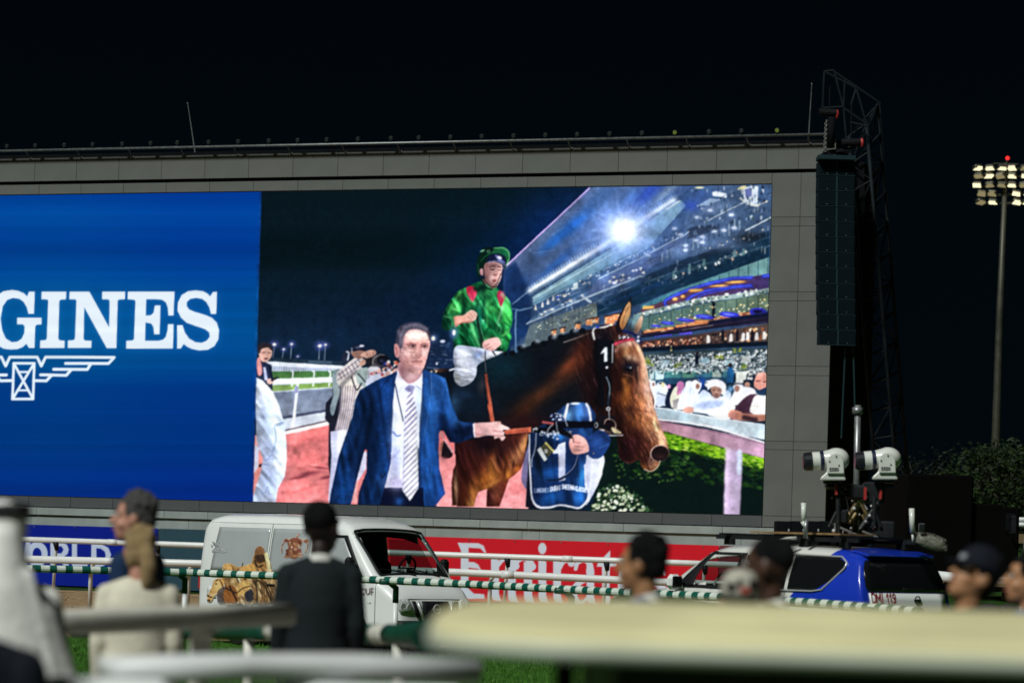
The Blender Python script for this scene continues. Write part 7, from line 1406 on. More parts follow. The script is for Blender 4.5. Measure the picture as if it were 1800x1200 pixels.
# ---------------------------------------------------------------- camera rig on the roof, laid out against the photograph at one depth
DR = 39.9; S = 5000 / DR     # pixels per metre there
def rp(zx, zy, dy=0): return at(1340 + zx / 4.615, 700 + zy / 4.615, DR + dy)
M['cam_white'] = mat('camera_white', (.60, .62, .58), .35, noise=.05, nscale=6, coat=.3); M['cam_black'] = mat('camera_black', (.010, .012, .016), .3, spec=.6); M['brass'] = mat('damper_gold', (.36, .27, .14), .3, metal=.8)
rb = rp(760, 1135); rig = tag(empty('camera_rig', rb), 'black stabiliser frame with red brackets and dampers on the SUV roof', 'camera rig')
Q = lambda x, y, dy=0: rp(x, y, dy) - rb
for nm, m_, pts in (('post', M['rack'], [((615, 680), (615, 1010), .045), ((910, 800), (905, 1030), .05)]), ('beam', M['rack'], [((520, 690), (840, 730), .05), ((640, 760), (860, 790), .05), ((850, 710), (1060, 712), .04)]), ('scissor_arm', M['rack'], [((940, 840), (800, 1040), .035), ((900, 880), (960, 1040), .03), ((600, 920), (540, 1040), .03), ((620, 900), (620, 1130), .03), ((680, 800), (700, 900), .014), ((840, 1000), (790, 1060), .04)]), ('damper', M['brass'], [((775, 820), (680, 990), .042), ((790, 830), (865, 970), .04), ((760, 930), (700, 1010), .035), ((810, 940), (850, 1010), .032)]), ('damper_rod', M['chrome'], [((780, 800), (740, 880), .022), ((800, 810), (850, 900), .022)]), ('tray_bar', M['grey_alu'], [((590, 1120), (590, 1010), .022), ((615, 1040), (800, 1120), .022), ((615, 1110), (805, 1118), .022), ((810, 1075), (940, 1130), .022), ((800, 1120), (940, 1135), .022), ((660, 1060), (650, 1110), .016), ((710, 1080), (700, 1112), .016), ((850, 1092), (845, 1125), .016)])):
    for a, b, r in pts:
        for dy in ((0, .35) if nm in ('post', 'scissor_arm', 'tray_bar') else (.1,)): g = MB(); g.tube([Q(*a, dy), Q(*b, dy)], r * .8, 8); g.build(nm, m_, rig)
for a, b in (((595, 690), (600, 780)), ((835, 720), (832, 820)), ((962, 740), (955, 815))): g = MB(); g.bar(Q(*a, -.06), Q(*b, -.06), .035, .035); g.build('red_bracket', M['red_plastic'], rig)
for c_, d_ in (((900, 765), (.3, .3, .3)), ((570, 700), (.2, .3, .12)), ((760, 760), (.3, .3, .2)), ((985, 1075), (.3, .25, .28)), ((640, 960), (.16, .3, .2))): g = MB(); g.box(Q(*c_, .15), d_, b=.03); g.build('control_box', M['rack'], rig)
rr0 = random.Random(9)
for k in range(26):
    a = (rr0.uniform(560, 960), rr0.uniform(780, 1080)); g = MB(); g.sphere(Q(*a, rr0.uniform(-.1, .3)), rr0.uniform(.012, .03), 8, 6); g.build('knob', rr0.choice([M['chrome'], M['rack'], M['grey_alu']]), rig)
for k in range(8):
    a, b = (rr0.uniform(600, 950), rr0.uniform(720, 820)), (rr0.uniform(560, 1000), rr0.uniform(950, 1100)); g = MB(); g.tube([Q(*a, .1), Q((a[0] + b[0]) / 2 + rr0.uniform(-60, 60), (a[1] + b[1]) / 2 + 40, .2), Q(*b, .15)], .01, 6); g.build('cable', M['cam_black'], rig, smooth=True)
def camera_head(x0, label, lens_reflect, ydrop=0):
    """x0: picture offset (zoomed units) of the head; lens to the left"""
    o0 = rp(575 + x0, 665 + ydrop); e0 = tag(empty('broadcast_camera', o0), label, 'camera', 'white camera heads on the SUV'); q = lambda x, y, dy=0: rp(x + x0, y + ydrop, dy) - o0
    R = .002 * 0 + 1 / (S * 4.615)   # metres per zoomed pixel
    g = MB()
    g.sphere(q(600, 495), (108 * R, 100 * R, 95 * R), 24, 14); g.tube([q(485, 500), q(540, 498)], [70 * R, 84 * R], 24); fuse(g, 'housing', M['cam_white'], e0, .012, 5)
    g = MB(); g.loft([[tuple(q(x, y, dy)) for x, dy in ((a, -.21), (b, -.21), (b, .21), (a, .21))] for y, a, b in ((664, 468, 680), (640, 474, 674), (600, 520, 664), (560, 526, 660))]); g.build('yoke_base', M['cam_white'], e0, bevel=.02)
    for dy in (-.22, .22):
        g = MB(); pts = [(526, 610), (526, 510), (540, 468), (565, 448), (595, 442), (625, 450), (648, 472), (660, 510), (664, 610)]; f_ = lambda u, v, w: tuple(q(u, v, w)); g.prism(pts, (dy - .03, dy + .03), f_); g.build('yoke_arm', M['cam_white'], e0, bevel=.012)
        for bx, by in ((545, 510), (623, 542), (600, 470)): g = MB(); p = q(bx, by, dy + (-.034 if dy < 0 else .034)); g.sphere(p, .012, 8, 6); g.build('bolt', M['cam_black'], e0)
    g = MB(); g.tube([q(404, 510), q(470, 506)], [74 * R, 76 * R], 28); g.build('barrel', M['cam_white'], e0, smooth=False)
    g = MB(); g.tube([q(466, 505), q(496, 503)], [78 * R, 80 * R], 28); g.build('ring', mat('navy_ring', (.008, .012, .04), .3), e0)
    g = MB(); g.tube([q(334, 514), q(352, 513), q(404, 510)], [64 * R, 74 * R, 76 * R], 28); g.build('lens_hood', M['cam_black'], e0)
    g = MB(); g.tube([q(331, 514), q(333.5, 514)], [58 * R, 60 * R], 24); g.build('lens', M['black_glass'], e0)
    letters('SSS0', 26 * R, 5 * R, lambda x, y: tuple(q(545 + x / R, 588 - y / R, -.256)), M['cam_black'], 'lettering', e0)
    g = MB(); g.tube([q(572, 664), q(572, 690)], [80 * R, 80 * R], 20); g.build('turntable', M['cam_black'], e0)
camera_head(0, 'white domed camera head with a black lens hood, left of the pair', 0); camera_head(420, 'white domed camera head right of the pair, lens ringed in black', 1, -6)
# grey mast behind the rig, white aerial tubes, furry microphone, small panel light
def pole_thing(name, label, cat, parts):
    b = parts[0][1][-1]; o0 = at(*b[:2], b[2]); e0 = tag(empty(name, o0), label, cat)
    for nm, pts, r, m_ in parts: g = MB(); g.tube([at(*p) - o0 for p in pts], r, 12); g.build(nm, m_, e0, smooth=True)
    return e0
pole_thing('grey_pole', 'tall grey pole standing between the two camera heads', 'pole', [('shaft', [(1508, 712, 40.6), (1504, 945, 40.6)], .045, M['grey_alu']), ('clamp', [(1507.5, 716, 40.6), (1507, 727, 40.6)], .075, M['grey_alu'])])
pole_thing('aerial_tube', 'white aerial tube at the front end of the SUV roof', 'aerial', [('holder', [(1417, 912, 39.5), (1416, 946, 39.5)], .032, M['grey_alu']), ('tube', [(1412.5, 883, 39.5), (1413, 918, 39.5)], .036, M['cam_white']), ('cap', [(1412.4, 881, 39.5), (1412.5, 884, 39.5)], .034, M['cam_black']), ('bracket', [(1412, 916, 39.5), (1415.5, 928, 39.5)], [.04, .015], M['cam_white'])])
pole_thing('aerial_tube', 'white aerial tube at the tail end of the SUV roof', 'aerial', [('stem', [(1604, 938, 39.3), (1605, 952, 39.3)], .016, M['cam_white']), ('tube', [(1602.5, 893, 39.3), (1604, 936, 39.3)], .038, M['cam_white'])])
pole_thing('pencil_aerial', 'pale pointed aerial lying along the front of the roof rack', 'aerial', [('rod', [(1369, 947, 39.6), (1382, 945.5, 39.6), (1400, 945, 39.6)], [.004, .02, .022], M['cam_white'])])
M['fur'] = mat('grey_fur', (.22, .22, .18), .95, noise=.35, nscale=30, bump=.8, bscale=60)
e0 = tag(empty('furry_microphone', at(1635, 954, 39.2)), 'long grey furry microphone at the tail end of the SUV roof', 'microphone'); o0 = at(1635, 954, 39.2)
g = MB(); g.tube([at(x, y, 39.2) - o0 for x, y in ((1612, 944), (1622, 948), (1640, 954), (1655, 957), (1661, 956))], [.07, .085, .095, .085, .03], 14); g.build('windshield', M['fur'], e0, smooth=True)
g = MB(); R = random.Random(3)
for k in range(1500):
    t = R.random(); c_ = (at(1611 + 50 * t, 943.5 + 14 * t, 39.2) - o0); a = R.uniform(0, 6.28); d_ = Vector((R.uniform(-.3, .3), math.cos(a), math.sin(a))).normalized(); r0_ = .06 + .03 * math.sin(3.1 * t); p = c_ + d_ * r0_; q_ = p + d_ * .028 + Vector((.015, 0, -.008)); i0 = len(g.v); g.v += [tuple(p + Vector((.003, 0, 0))), tuple(p - Vector((.003, 0, 0))), tuple(q_)]; g.f.append((i0, i0 + 1, i0 + 2)); g.mi.append(0)
o = g.build('fur', M['fur'], e0); o['kind'] = 'stuff'
g = MB(); g.tube([at(1606, 947, 39.2) - o0, at(1616, 946, 39.2) - o0], .02, 8); g.build('mount', M['rack'], e0)
e0 = tag(empty('panel_light', at(1620, 938, 39.1)), 'small square unlit panel on a thin stalk above the furry microphone', 'lamp'); o0 = at(1620, 938, 39.1)
g = MB(); g.box(at(1620, 926, 39.1) - o0, (.085, .02, .10), b=.006); g.build('frame', M['grey_alu'], e0); g = MB(); g.box(at(1620, 926, 39.08) - o0, (.07, .01, .085)); g.build('panel', M['cam_black'], e0); g = MB(); g.tube([at(1620, 932, 39.1) - o0, (0, 0, 0)], .006, 6); g.build('stalk', M['grey_alu'], e0)

# ---------------------------------------------------------------- black truck, road cases, second car
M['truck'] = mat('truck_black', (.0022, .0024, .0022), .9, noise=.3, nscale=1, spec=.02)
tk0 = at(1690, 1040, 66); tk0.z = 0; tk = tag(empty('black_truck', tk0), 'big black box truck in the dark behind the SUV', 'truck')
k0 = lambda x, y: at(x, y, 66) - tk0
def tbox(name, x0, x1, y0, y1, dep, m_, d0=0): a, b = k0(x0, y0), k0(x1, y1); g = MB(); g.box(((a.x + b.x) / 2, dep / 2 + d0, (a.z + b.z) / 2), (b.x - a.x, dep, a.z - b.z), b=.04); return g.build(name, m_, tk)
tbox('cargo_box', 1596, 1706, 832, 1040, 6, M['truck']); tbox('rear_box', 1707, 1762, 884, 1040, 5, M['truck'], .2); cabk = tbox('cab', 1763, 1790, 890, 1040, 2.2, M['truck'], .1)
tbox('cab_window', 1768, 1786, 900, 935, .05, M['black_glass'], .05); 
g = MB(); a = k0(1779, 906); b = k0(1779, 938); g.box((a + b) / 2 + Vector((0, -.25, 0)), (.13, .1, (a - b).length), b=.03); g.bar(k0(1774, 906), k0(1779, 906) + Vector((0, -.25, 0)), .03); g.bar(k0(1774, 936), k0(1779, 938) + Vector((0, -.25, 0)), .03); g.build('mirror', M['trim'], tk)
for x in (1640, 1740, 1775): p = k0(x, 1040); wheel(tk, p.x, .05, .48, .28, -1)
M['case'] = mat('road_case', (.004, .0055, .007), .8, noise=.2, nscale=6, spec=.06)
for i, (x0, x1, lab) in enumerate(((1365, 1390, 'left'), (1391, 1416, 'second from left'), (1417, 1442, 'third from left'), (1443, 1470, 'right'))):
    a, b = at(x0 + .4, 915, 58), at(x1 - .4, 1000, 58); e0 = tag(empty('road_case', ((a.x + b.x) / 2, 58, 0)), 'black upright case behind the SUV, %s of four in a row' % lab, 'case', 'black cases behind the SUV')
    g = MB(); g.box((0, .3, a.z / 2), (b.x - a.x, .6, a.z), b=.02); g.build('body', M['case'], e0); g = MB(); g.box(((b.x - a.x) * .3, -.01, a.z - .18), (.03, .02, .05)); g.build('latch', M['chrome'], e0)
# white car at the right edge, seen past the man in the cap (nose to the left)
car_o = at(1738, 1062, 47); car_o.z = .02
wc = Car([(0, .5), (.05, .66), (.2, .76), (.9, .88), (1.15, .92), (1.95, 1.38), (2.3, 1.44), (3.1, 1.44), (3.7, 1.34), (4.2, 1.02), (4.5, .95), (4.6, .7), (4.62, .5)], [(0, .78), (.4, .86), (.7, .89), (.95, .86), (1.2, .72), (1.45, .60)], .22, 4.62, [(0, .75), (.1, .88), (.5, .97), (1, 1), (4, 1), (4.4, .95), (4.62, .84)], .12)
car = tag(empty('white_car', car_o - Vector((.55, 0, 0)), .12), 'white car at the right picture edge, nose to the left, in the dark', 'car')
us = np.linspace(0, 4.62, 44); g = MB(); rings = [[(u, y, z) for y, z in wc.ring(u, [.2, .4, .6, .75, .9, 1])] for u in us]; g.loft(rings); o = g.build('body', M['white_car'], car); sharp(o, 40)
g = MB(); g.grid([[(u, v, wc.Z(u, v) + .006) for v in np.linspace(-.55, .55, 9)] for u in np.linspace(1.2, 1.92, 8)]); g.build('windscreen', M['black_glass'], car, smooth=True)
patch(wc, 'side_window', M['black_glass'], car, 1.62, 2.6, .96, 1.32, .005, cut=lambda a, b, u, z: (u + .36 * b * (1 - a), z)); patch(wc, 'side_window', M['black_glass'], car, 2.68, 3.6, .96, 1.32, .005, cut=lambda a, b, u, z: (u - .2 * b * a, z))
g = MB(); g.box((1.62, -.98, 1.0), (.12, .18, .13), b=.03); g.build('mirror', M['trim'], car)
g = MB(); g.tube([(u, -(wc.W(u, z) + .012), z) for u, z in ((1.58, .96), (1.76, 1.14), (2.0, 1.335), (2.6, 1.36))], .012, 6); g.build('window_chrome', M['chrome'], car)
for u in (.85, 3.75):
    for s_ in (-1, 1): wheel(car, u, s_ * .8, .32, .2, s_)
    arch(wc, car, u, .37, -1)
g = MB(); g.box((1.66, -(wc.W(1.66, .7) + .006), .66), (.26, .006, .035)); g.build('red_stripe', M['red_ink'], car)
letters('DES', .09, .018, lambda x, y: (1.56 + x, -(wc.W(1.6, .75) + .006), .74 + y), M['cam_black'], 'lettering', car)
# ---------------------------------------------------------------- running rails
M['rail_white'] = mat('white_plastic', (.66, .68, .68), .4, noise=.06, nscale=4, spec=.5)
M['rail_grey'] = mat('aged_plastic', (.62, .61, .54), .5, noise=.12, nscale=5)
M['band_green'] = mat('green_band', (.004, .085, .062), .4, noise=.15, nscale=14); M['band_white'] = mat('white_band', (.60, .66, .60), .4, noise=.12, nscale=14)
M['green'] = mat('green_padding', (.004, .055, .032), .45, noise=.2, nscale=8)
def path3(pts): return [at(*p) for p in pts]
def white_rail(label, pts, r, posts, base_z=0, m_=None, neck=True, joints=()):
    """pts: (px, py, Y) along the rail; posts: picture columns"""
    P = path3(pts); o0 = Vector((P[0].x, P[0].y, base_z)); e0 = tag(empty('running_rail', o0), label, 'rail'); m_ = m_ or M['rail_white']
    g = MB(); g.tube([p - o0 for p in P], r, 14); g.build('rail', m_, e0, smooth=True)
    xs = [p[0] for p in pts]
    for px in posts:
        i = max(0, min(len(P) - 2, int(np.searchsorted(xs, px)) - 1)); f_ = (px - xs[i]) / (xs[i + 1] - xs[i]); a = P[i] + (P[i + 1] - P[i]) * f_ - o0
        g = MB()
        if neck: g.tube([a + Vector((.42, .0, .0)), a + Vector((.25, .12, .03)), a + Vector((.09, .25, -.04)), a + Vector((0, .3, -.2)), Vector((a.x, a.y + .3, .0))], [.05, .05, .055, .055, .055], 10)
        else: g.tube([a + Vector((.03, .02, -.02)), a + Vector((.0, .06, -.22)), Vector((a.x - .06, a.y + .1, 0))], .05, 10)
        g.build('post', m_, e0, smooth=True)
        if not neck: g = MB(); g.tube([a + Vector((.0, -.04, -.04)), a + Vector((.03, .03, -.3))], [.10, .06], 10); g.build('bracket', M['trim'], e0, smooth=True)
    for px in joints:
        i = max(0, min(len(P) - 2, int(np.searchsorted(xs, px)) - 1)); f_ = (px - xs[i]) / (xs[i + 1] - xs[i]); a = P[i] + (P[i + 1] - P[i]) * f_ - o0; d = (P[i + 1] - P[i]).normalized(); g = MB(); g.tube([a - d * .16, a + d * .16], r * 1.12, 14); g.build('sleeve', m_, e0, smooth=True)
white_rail('upper white rail closest to the banners', [(-60, 944, 89), (340, 957.5, 87.5), (800, 975, 85), (1120, 986, 83.5), (1420, 997, 82)], .088, [100, 278, 455, 632, 720, 893, 1067, 1240], 0, neck=False, joints=(200, 560, 1000))
white_rail('thicker white rail below the upper one, with curved posts', [(-60, 979.5, 73), (350, 990, 72.5), (820, 1006, 72), (1110, 1020, 71.5), (1460, 1036, 71)], .096, [158, 330, 862, 1330], 0, joints=(250, 700, 893))
white_rail('short white rail to the right of the SUV', [(1640, 1011, 60), (1720, 1019, 60), (1815, 1026, 60)], .11, [1655, 1802], 0, joints=())
# far bright rails at the very right edge
white_rail('distant white rail beyond the truck at the right edge', [(1765, 912, 118), (1840, 914, 118)], .10, [1812], 2.5, neck=False); white_rail('second distant white rail beyond the truck, lower of the two', [(1765, 921, 118), (1840, 923, 118)], .10, [1805], 2.2, neck=False)
g = MB(); a, b = at(1765, 937, 119), at(1860, 956, 119); g.box(((a.x + b.x) / 2, 119.3, (a.z + b.z) / 2), (b.x - a.x, .4, a.z - b.z)); o = g.build('tan_wall', mat('tan_plaster', (.17, .12, .06), .8, noise=.2, nscale=1)); tag(o, 'low tan wall far behind the truck at the right edge', 'wall')
g = MB(); a, b = at(1760, 957, 121), at(1870, 968, 121); g.grid([[(a.x, 121, 1.9), (b.x, 121, 1.9)], [(a.x, 140, 3.8), (b.x, 140, 3.8)]]); o = g.build('grass_bank', M['turf']); tag(o, kind='structure')

# striped green and white rail in front of the van: each band is a sleeve of its own
SP = path3([(-70, 996, 47), (50, 998.5, 46.8), (340, 1006, 47.6), (580, 1015, 46.2), (820, 1026, 44.6), (1100, 1041, 41.8), (1270, 1049, 40.2), (1450, 1061, 38.0), (1632, 1076, 36.0)])
Lc = [0]
for a, b in zip(SP[:-1], SP[1:]): Lc.append(Lc[-1] + (b - a).length)
def along(s_):
    i = max(0, min(len(SP) - 2, int(np.searchsorted(Lc, s_)) - 1)); return SP[i] + (SP[i + 1] - SP[i]) * ((s_ - Lc[i]) / (Lc[i + 1] - Lc[i]))
so = Vector((SP[3].x, SP[3].y, .02)); st = tag(empty('striped_rail', so), 'long rail banded in dark green and white in front of the van and SUV', 'rail')
s_ = 0; k = 0; rs = random.Random(2)
while s_ < Lc[-1] - .2:
    w = (.125 if k % 2 else .145) * rs.uniform(.88, 1.12); a, b = along(s_) - so, along(min(s_ + w, Lc[-1])) - so
    g = MB(); g.tube([a, b], .062 if k % 2 else .0605, 12); g.build('band', M['band_green'] if k % 2 else M['band_white'], st, smooth=False); s_ += w; k += 1
for px in (-40, 328, 700, 1010, 1330, 1560):
    i = next(j for j in range(len(SP) - 1) if True); 
    s0 = min(np.linspace(0, Lc[-1], 600), key=lambda q: abs((along(q).x / along(q).y * 5000 + 900) - px)); a = along(s0) - so
    g = MB(); g.tube([a + Vector((-.25, .05, -.02)), a + Vector((-.1, .12, -.03)), a + Vector((0, .17, -.12)), a + Vector((.0, .18, -.35))], .05, 10); g.build('gooseneck', M['green'], st, smooth=True)
    g = MB(); g.tube([a + Vector((0, .18, -.34)), Vector((a.x, a.y + .18, .1))], .045, 10); g.build('post', M['rail_white'], st, smooth=True)

# near rails, out of focus
def flat_rail(name, label, pts, hh, dd, m_, base, posts, end=True):
    P = path3(pts); o0 = Vector((P[0].x, P[0].y, base)); e0 = tag(empty(name, o0), label, 'rail')
    def ring(p, d):
        n = Vector((-d.y, d.x, 0)).normalized(); return [p - o0 + n * (dd / 2 * math.copysign(abs(math.cos(t)) ** .6, math.cos(t))) + Vector((0, 0, hh / 2 * math.copysign(abs(math.sin(t)) ** .6, math.sin(t)))) for t in np.linspace(0, 2 * math.pi, 20, endpoint=False)]
    g = MB(); d = (P[-1] - P[0]).normalized(); g.loft([ring(p, d) for p in P]); g.build('rail', m_, e0, smooth=True)
    xs = [p[0] for p in pts]
    for px, lean in posts:
        i = max(0, min(len(P) - 2, int(np.searchsorted(xs, px)) - 1)); f_ = (px - xs[i]) / (xs[i + 1] - xs[i]); a = P[i] + (P[i + 1] - P[i]) * f_ - o0
        g = MB(); g.tube([a + Vector((lean * .5 + .03, .03, -.03)), a + Vector((lean * .4, .06, -.05)), a + Vector((lean * .2, .11, -.12)), a + Vector((0, .14, -.3)), Vector((a.x, a.y + .14, 0))], [.05, .052, .05, .048, .048], 12); g.build('post', m_, e0, smooth=True)
    return e0
flat_rail('near_rail', 'aged beige rail crossing in front of the woman in beige', [(-40, 1098, 12.1), (115, 1093, 12.4), (330, 1085, 13.2), (499, 1079, 13.9)], .112, .16, M['rail_grey'], .45, [(345, .05), (-20, .05)])
flat_rail('front_rail', 'white rail nearest the camera along the bottom, very blurred', [(190, 1178, 9.0), (420, 1171, 9.3), (620, 1170, 9.5), (822, 1178, 9.6)], .088, .22, M['rail_white'], .1, [(650, -.3), (240, -.1)])
# its deep lower board
fr_o = at(670, 1205, 9.35); e0 = tag(empty('front_board', Vector((fr_o.x, fr_o.y, .1))), 'blurred white board under the nearest rail, bottom centre', 'board'); g = MB(); a, b = at(500, 1190, 9.2), at(820, 1190, 9.35); g.box(((a.x + b.x) / 2 - fr_o.x, 0, a.z - .1 - .12), (b.x - a.x, .1, .2), b=.03); g.build('board', M['rail_white'], e0); g = MB(); g.box((0, .05, (a.z - .3) / 2), (.08, .06, a.z - .3)); g.build('leg', M['rail_white'], e0)
e0 = tag(empty('front_block', at(190, 1196, 8.6)), 'blurred white board at the bottom left under the robed man', 'board'); g = MB(); g.box((0, 0, -.05), (at(305, 1196, 8.6) - at(75, 1196, 8.6)).to_tuple()[:1] + (.12, .12), b=.03); g.build('board', M['rail_white'], e0); g = MB(); g.box((0, .04, -.75), (.08, .06, 1.35)); g.build('leg', M['rail_white'], e0)
# green padded rail with pale bands
GP = path3([(130, 1106, 23.5), (380, 1109, 22.5), (560, 1112, 19.8), (748, 1116, 16.8)]); go = Vector((GP[2].x, GP[2].y, .45)); e0 = tag(empty('padded_rail', go), 'dark green padded rail with pale bands behind the man in the black suit', 'rail')
def ga(t): x = t * 3; i = min(2, int(x)); return GP[i] + (GP[i + 1] - GP[i]) * (x - i) - go
cuts = [0, .30, .34, .52, .60, .74, .80, .86, .90, 1]
for i, (a, b) in enumerate(zip(cuts[:-1], cuts[1:])): g = MB(); g.tube([ga(a + (b - a) * q) for q in np.linspace(0, 1, 5)], .068 if i % 2 == 0 else .064, 14); g.build('padding' if i % 2 == 0 else 'pale_band', M['green'] if i % 2 == 0 else M['rail_grey'], e0, smooth=True)
g = MB(); g.tube([ga(.955), ga(1)], [.075, .088], 16); g.build('end_cap', M['green'], e0)
for t in (.1, .45, .93): a = ga(t); g = MB(); g.tube([a, Vector((a.x, a.y + .05, 0))], .04, 10); g.build('post', M['rail_grey'], e0, smooth=True)

# ---------------------------------------------------------------- golf cart with a cream roof, close to the camera
M['cream'] = mat('cream_roof', (.72, .67, .39), .6, noise=.16, nscale=1.6, spec=.2); M['cream_edge'] = mat('pale_roof_edge', (.50, .54, .46), .5, noise=.08, nscale=4); M['cart_white'] = mat('cart_white', (.55, .56, .54), .4)
co = Vector((1.26, 6.6, .1)); cart = tag(empty('golf_cart', co, .0), 'golf cart with a wide cream roof, huge and blurred in front', 'golf cart'); cart.rotation_euler = (0, 0, .02)
zr = 1.950 - .1
def roof_ring(s_, z, inset):
    pts = []
    x0_, x1_, y0_, y1_ = -1.43 + inset, 1.75 - inset, -1.05 + inset * 1.2, 1.85 - inset * 2.0; r = min(.36, (y1_ - y0_) * .4); rf = min(1.5, (y1_ - y0_) * .55)
    for cx_, cy_, a0, rx_, ry_ in ((x1_ - r, y1_ - r, 0, r, r), (x0_ + r, y1_ - rf, math.pi / 2, r, rf), (x0_ + r, y0_ + r, math.pi, r, r), (x1_ - r, y0_ + r, 1.5 * math.pi, r, r)):
        for k in range(8): a = a0 + math.pi / 2 * k / 7; pts.append((cx_ + rx_ * math.cos(a), cy_ + ry_ * math.sin(a), z))
    return pts
g = MB(); g.loft([roof_ring(0, zr - .02, .03), roof_ring(0, zr - .015, 0), roof_ring(0, zr - .003, .0), roof_ring(0, zr + .012, .03), roof_ring(0, zr + .02, .1), roof_ring(0, zr + .012, .42), roof_ring(0, zr + .012, .5), roof_ring(0, zr + .035, .58), roof_ring(0, zr + .045, .8)]); g.build('roof', M['cream'], cart, smooth=True)
g = MB(); g.loft([roof_ring(0, zr - .046, .02), roof_ring(0, zr - .04, -.01), roof_ring(0, zr - .016, -.012), roof_ring(0, zr - .012, .02)]); g.build('roof_edge', M['cream_edge'], cart, smooth=True)
g = MB(); g.box((.2, .4, zr - .042), (2.7, 2.4, .03)); g.build('roof_lining', mat('grey_lining', (.05, .06, .05), .8), cart); g = MB(); g.box((.2, -.2, zr - .11), (2.6, .05, .09), b=.01); g.build('roof_beam', mat('dark_frame', (.02, .024, .02), .7), cart)  # dark beam is added, stands in for the darkness under the roof
for x, y in ((-1.1, 1.2), (-1.1, -.7), (.30, 1.2), (.42, -.75), (1.5, 1.2), (1.5, -.7)): g = MB(); g.tube([(x, y, .5), (x * .98, y * .96, zr - .05)], .028, 10); g.build('roof_strut', M['cart_white'] if y < 0 else M['trim'], cart, smooth=True)
g = MB(); g.loft([[(x, s_ * w, z) for s_, w in ((-1, .62), (1, .62))] + [(x, .6, z - .25), (x, -.6, z - .25)] for x, z in ((-1.6, .55), (-1.3, .75), (-.6, .8), (-.4, .45), (.3, .45), (.4, .75), (1.7, .8), (1.9, .6))]); g.build('body', M['cart_white'], cart)
for x in (-.1, 1.0): g = MB(); g.box((x, 0, .82), (.5, 1.2, .16), b=.05); g.box((x + .26, 0, 1.12), (.12, 1.2, .5), b=.05); g.build('seat', M['cream'], cart)
g = MB(); g.tube([(-.62 + .05 * math.sin(t), -.3 + .17 * math.cos(t), 1.05 + .15 * math.sin(t)) for t in np.linspace(0, 6.283, 16)], .015, 6, cap=False); g.tube([(-.62, -.3, 1.05), (-.9, -.3, .7)], .02, 6); g.build('steering_wheel', M['trim'], cart)
for x in (-1.15, 1.35):
    for s_ in (-1, 1): wheel(cart, x, s_ * .58, .25, .2, s_)
# ---------------------------------------------------------------- people
def skin_mat(name, c): return mat(name, c, .5, noise=.12, nscale=14, spec=.35)
M['skin_dark'] = skin_mat('skin_dark', (.055, .026, .016)); M['skin_deep'] = skin_mat('skin_deep', (.020, .012, .009)); M['skin_mid'] = skin_mat('skin_mid', (.36, .18, .09)); M['skin_light'] = skin_mat('skin_light', (.42, .21, .15)); M['skin_tan'] = skin_mat('skin_tan', (.30, .15, .07))
M['hair_black'] = mat('hair_black', (.004, .004, .005), .6, spec=.12, noise=.4, nscale=40, bump=.5, bscale=120, stretch=(6, 6, 1)); M['hair_grey'] = mat('hair_grey', (.075, .072, .070), .6, spec=.15, noise=.6, nscale=30, bump=.6, bscale=120, stretch=(5, 5, 1)); M['hair_blond'] = mat('hair_blond', (.33, .23, .11), .5, noise=.5, nscale=30, bump=.6, bscale=110, stretch=(6, 6, 1))
M['eye_white'] = mat('eye_white', (.7, .68, .65), .2); M['eye_dark'] = mat('eye_dark', (.02, .012, .01), .15); M['lip'] = mat('lip', (.30, .10, .08), .5)
def cloth(name, c, n=.12): return mat(name, c, .85, noise=n, nscale=6, bump=.35, bscale=14, spec=.15)
M['suit_black'] = cloth('black_suit', (.010, .015, .017)); M['navy'] = cloth('navy_jacket', (.010, .028, .07), .3); M['beige'] = cloth('beige_linen', (.60, .57, .46)); M['thobe'] = cloth('white_robe', (.78, .79, .76), .06); M['shirt_white'] = cloth('white_shirt', (.6, .6, .56), .05); M['blue_shirt'] = cloth('blue_shirt', (.02, .06, .22)); M['dark_polo'] = cloth('dark_polo', (.008, .011, .018)); M['cap_white'] = cloth('white_cap', (.40, .39, .33), .08); M['cap_dark'] = cloth('dark_cap', (.006, .008, .014)); M['agal'] = mat('black_cord', (.008, .008, .010), .7, bump=.5, bscale=90); M['trouser'] = cloth('dark_trousers', (.012, .014, .018)); M['shoe'] = mat('black_shoe', (.01, .01, .01), .3)
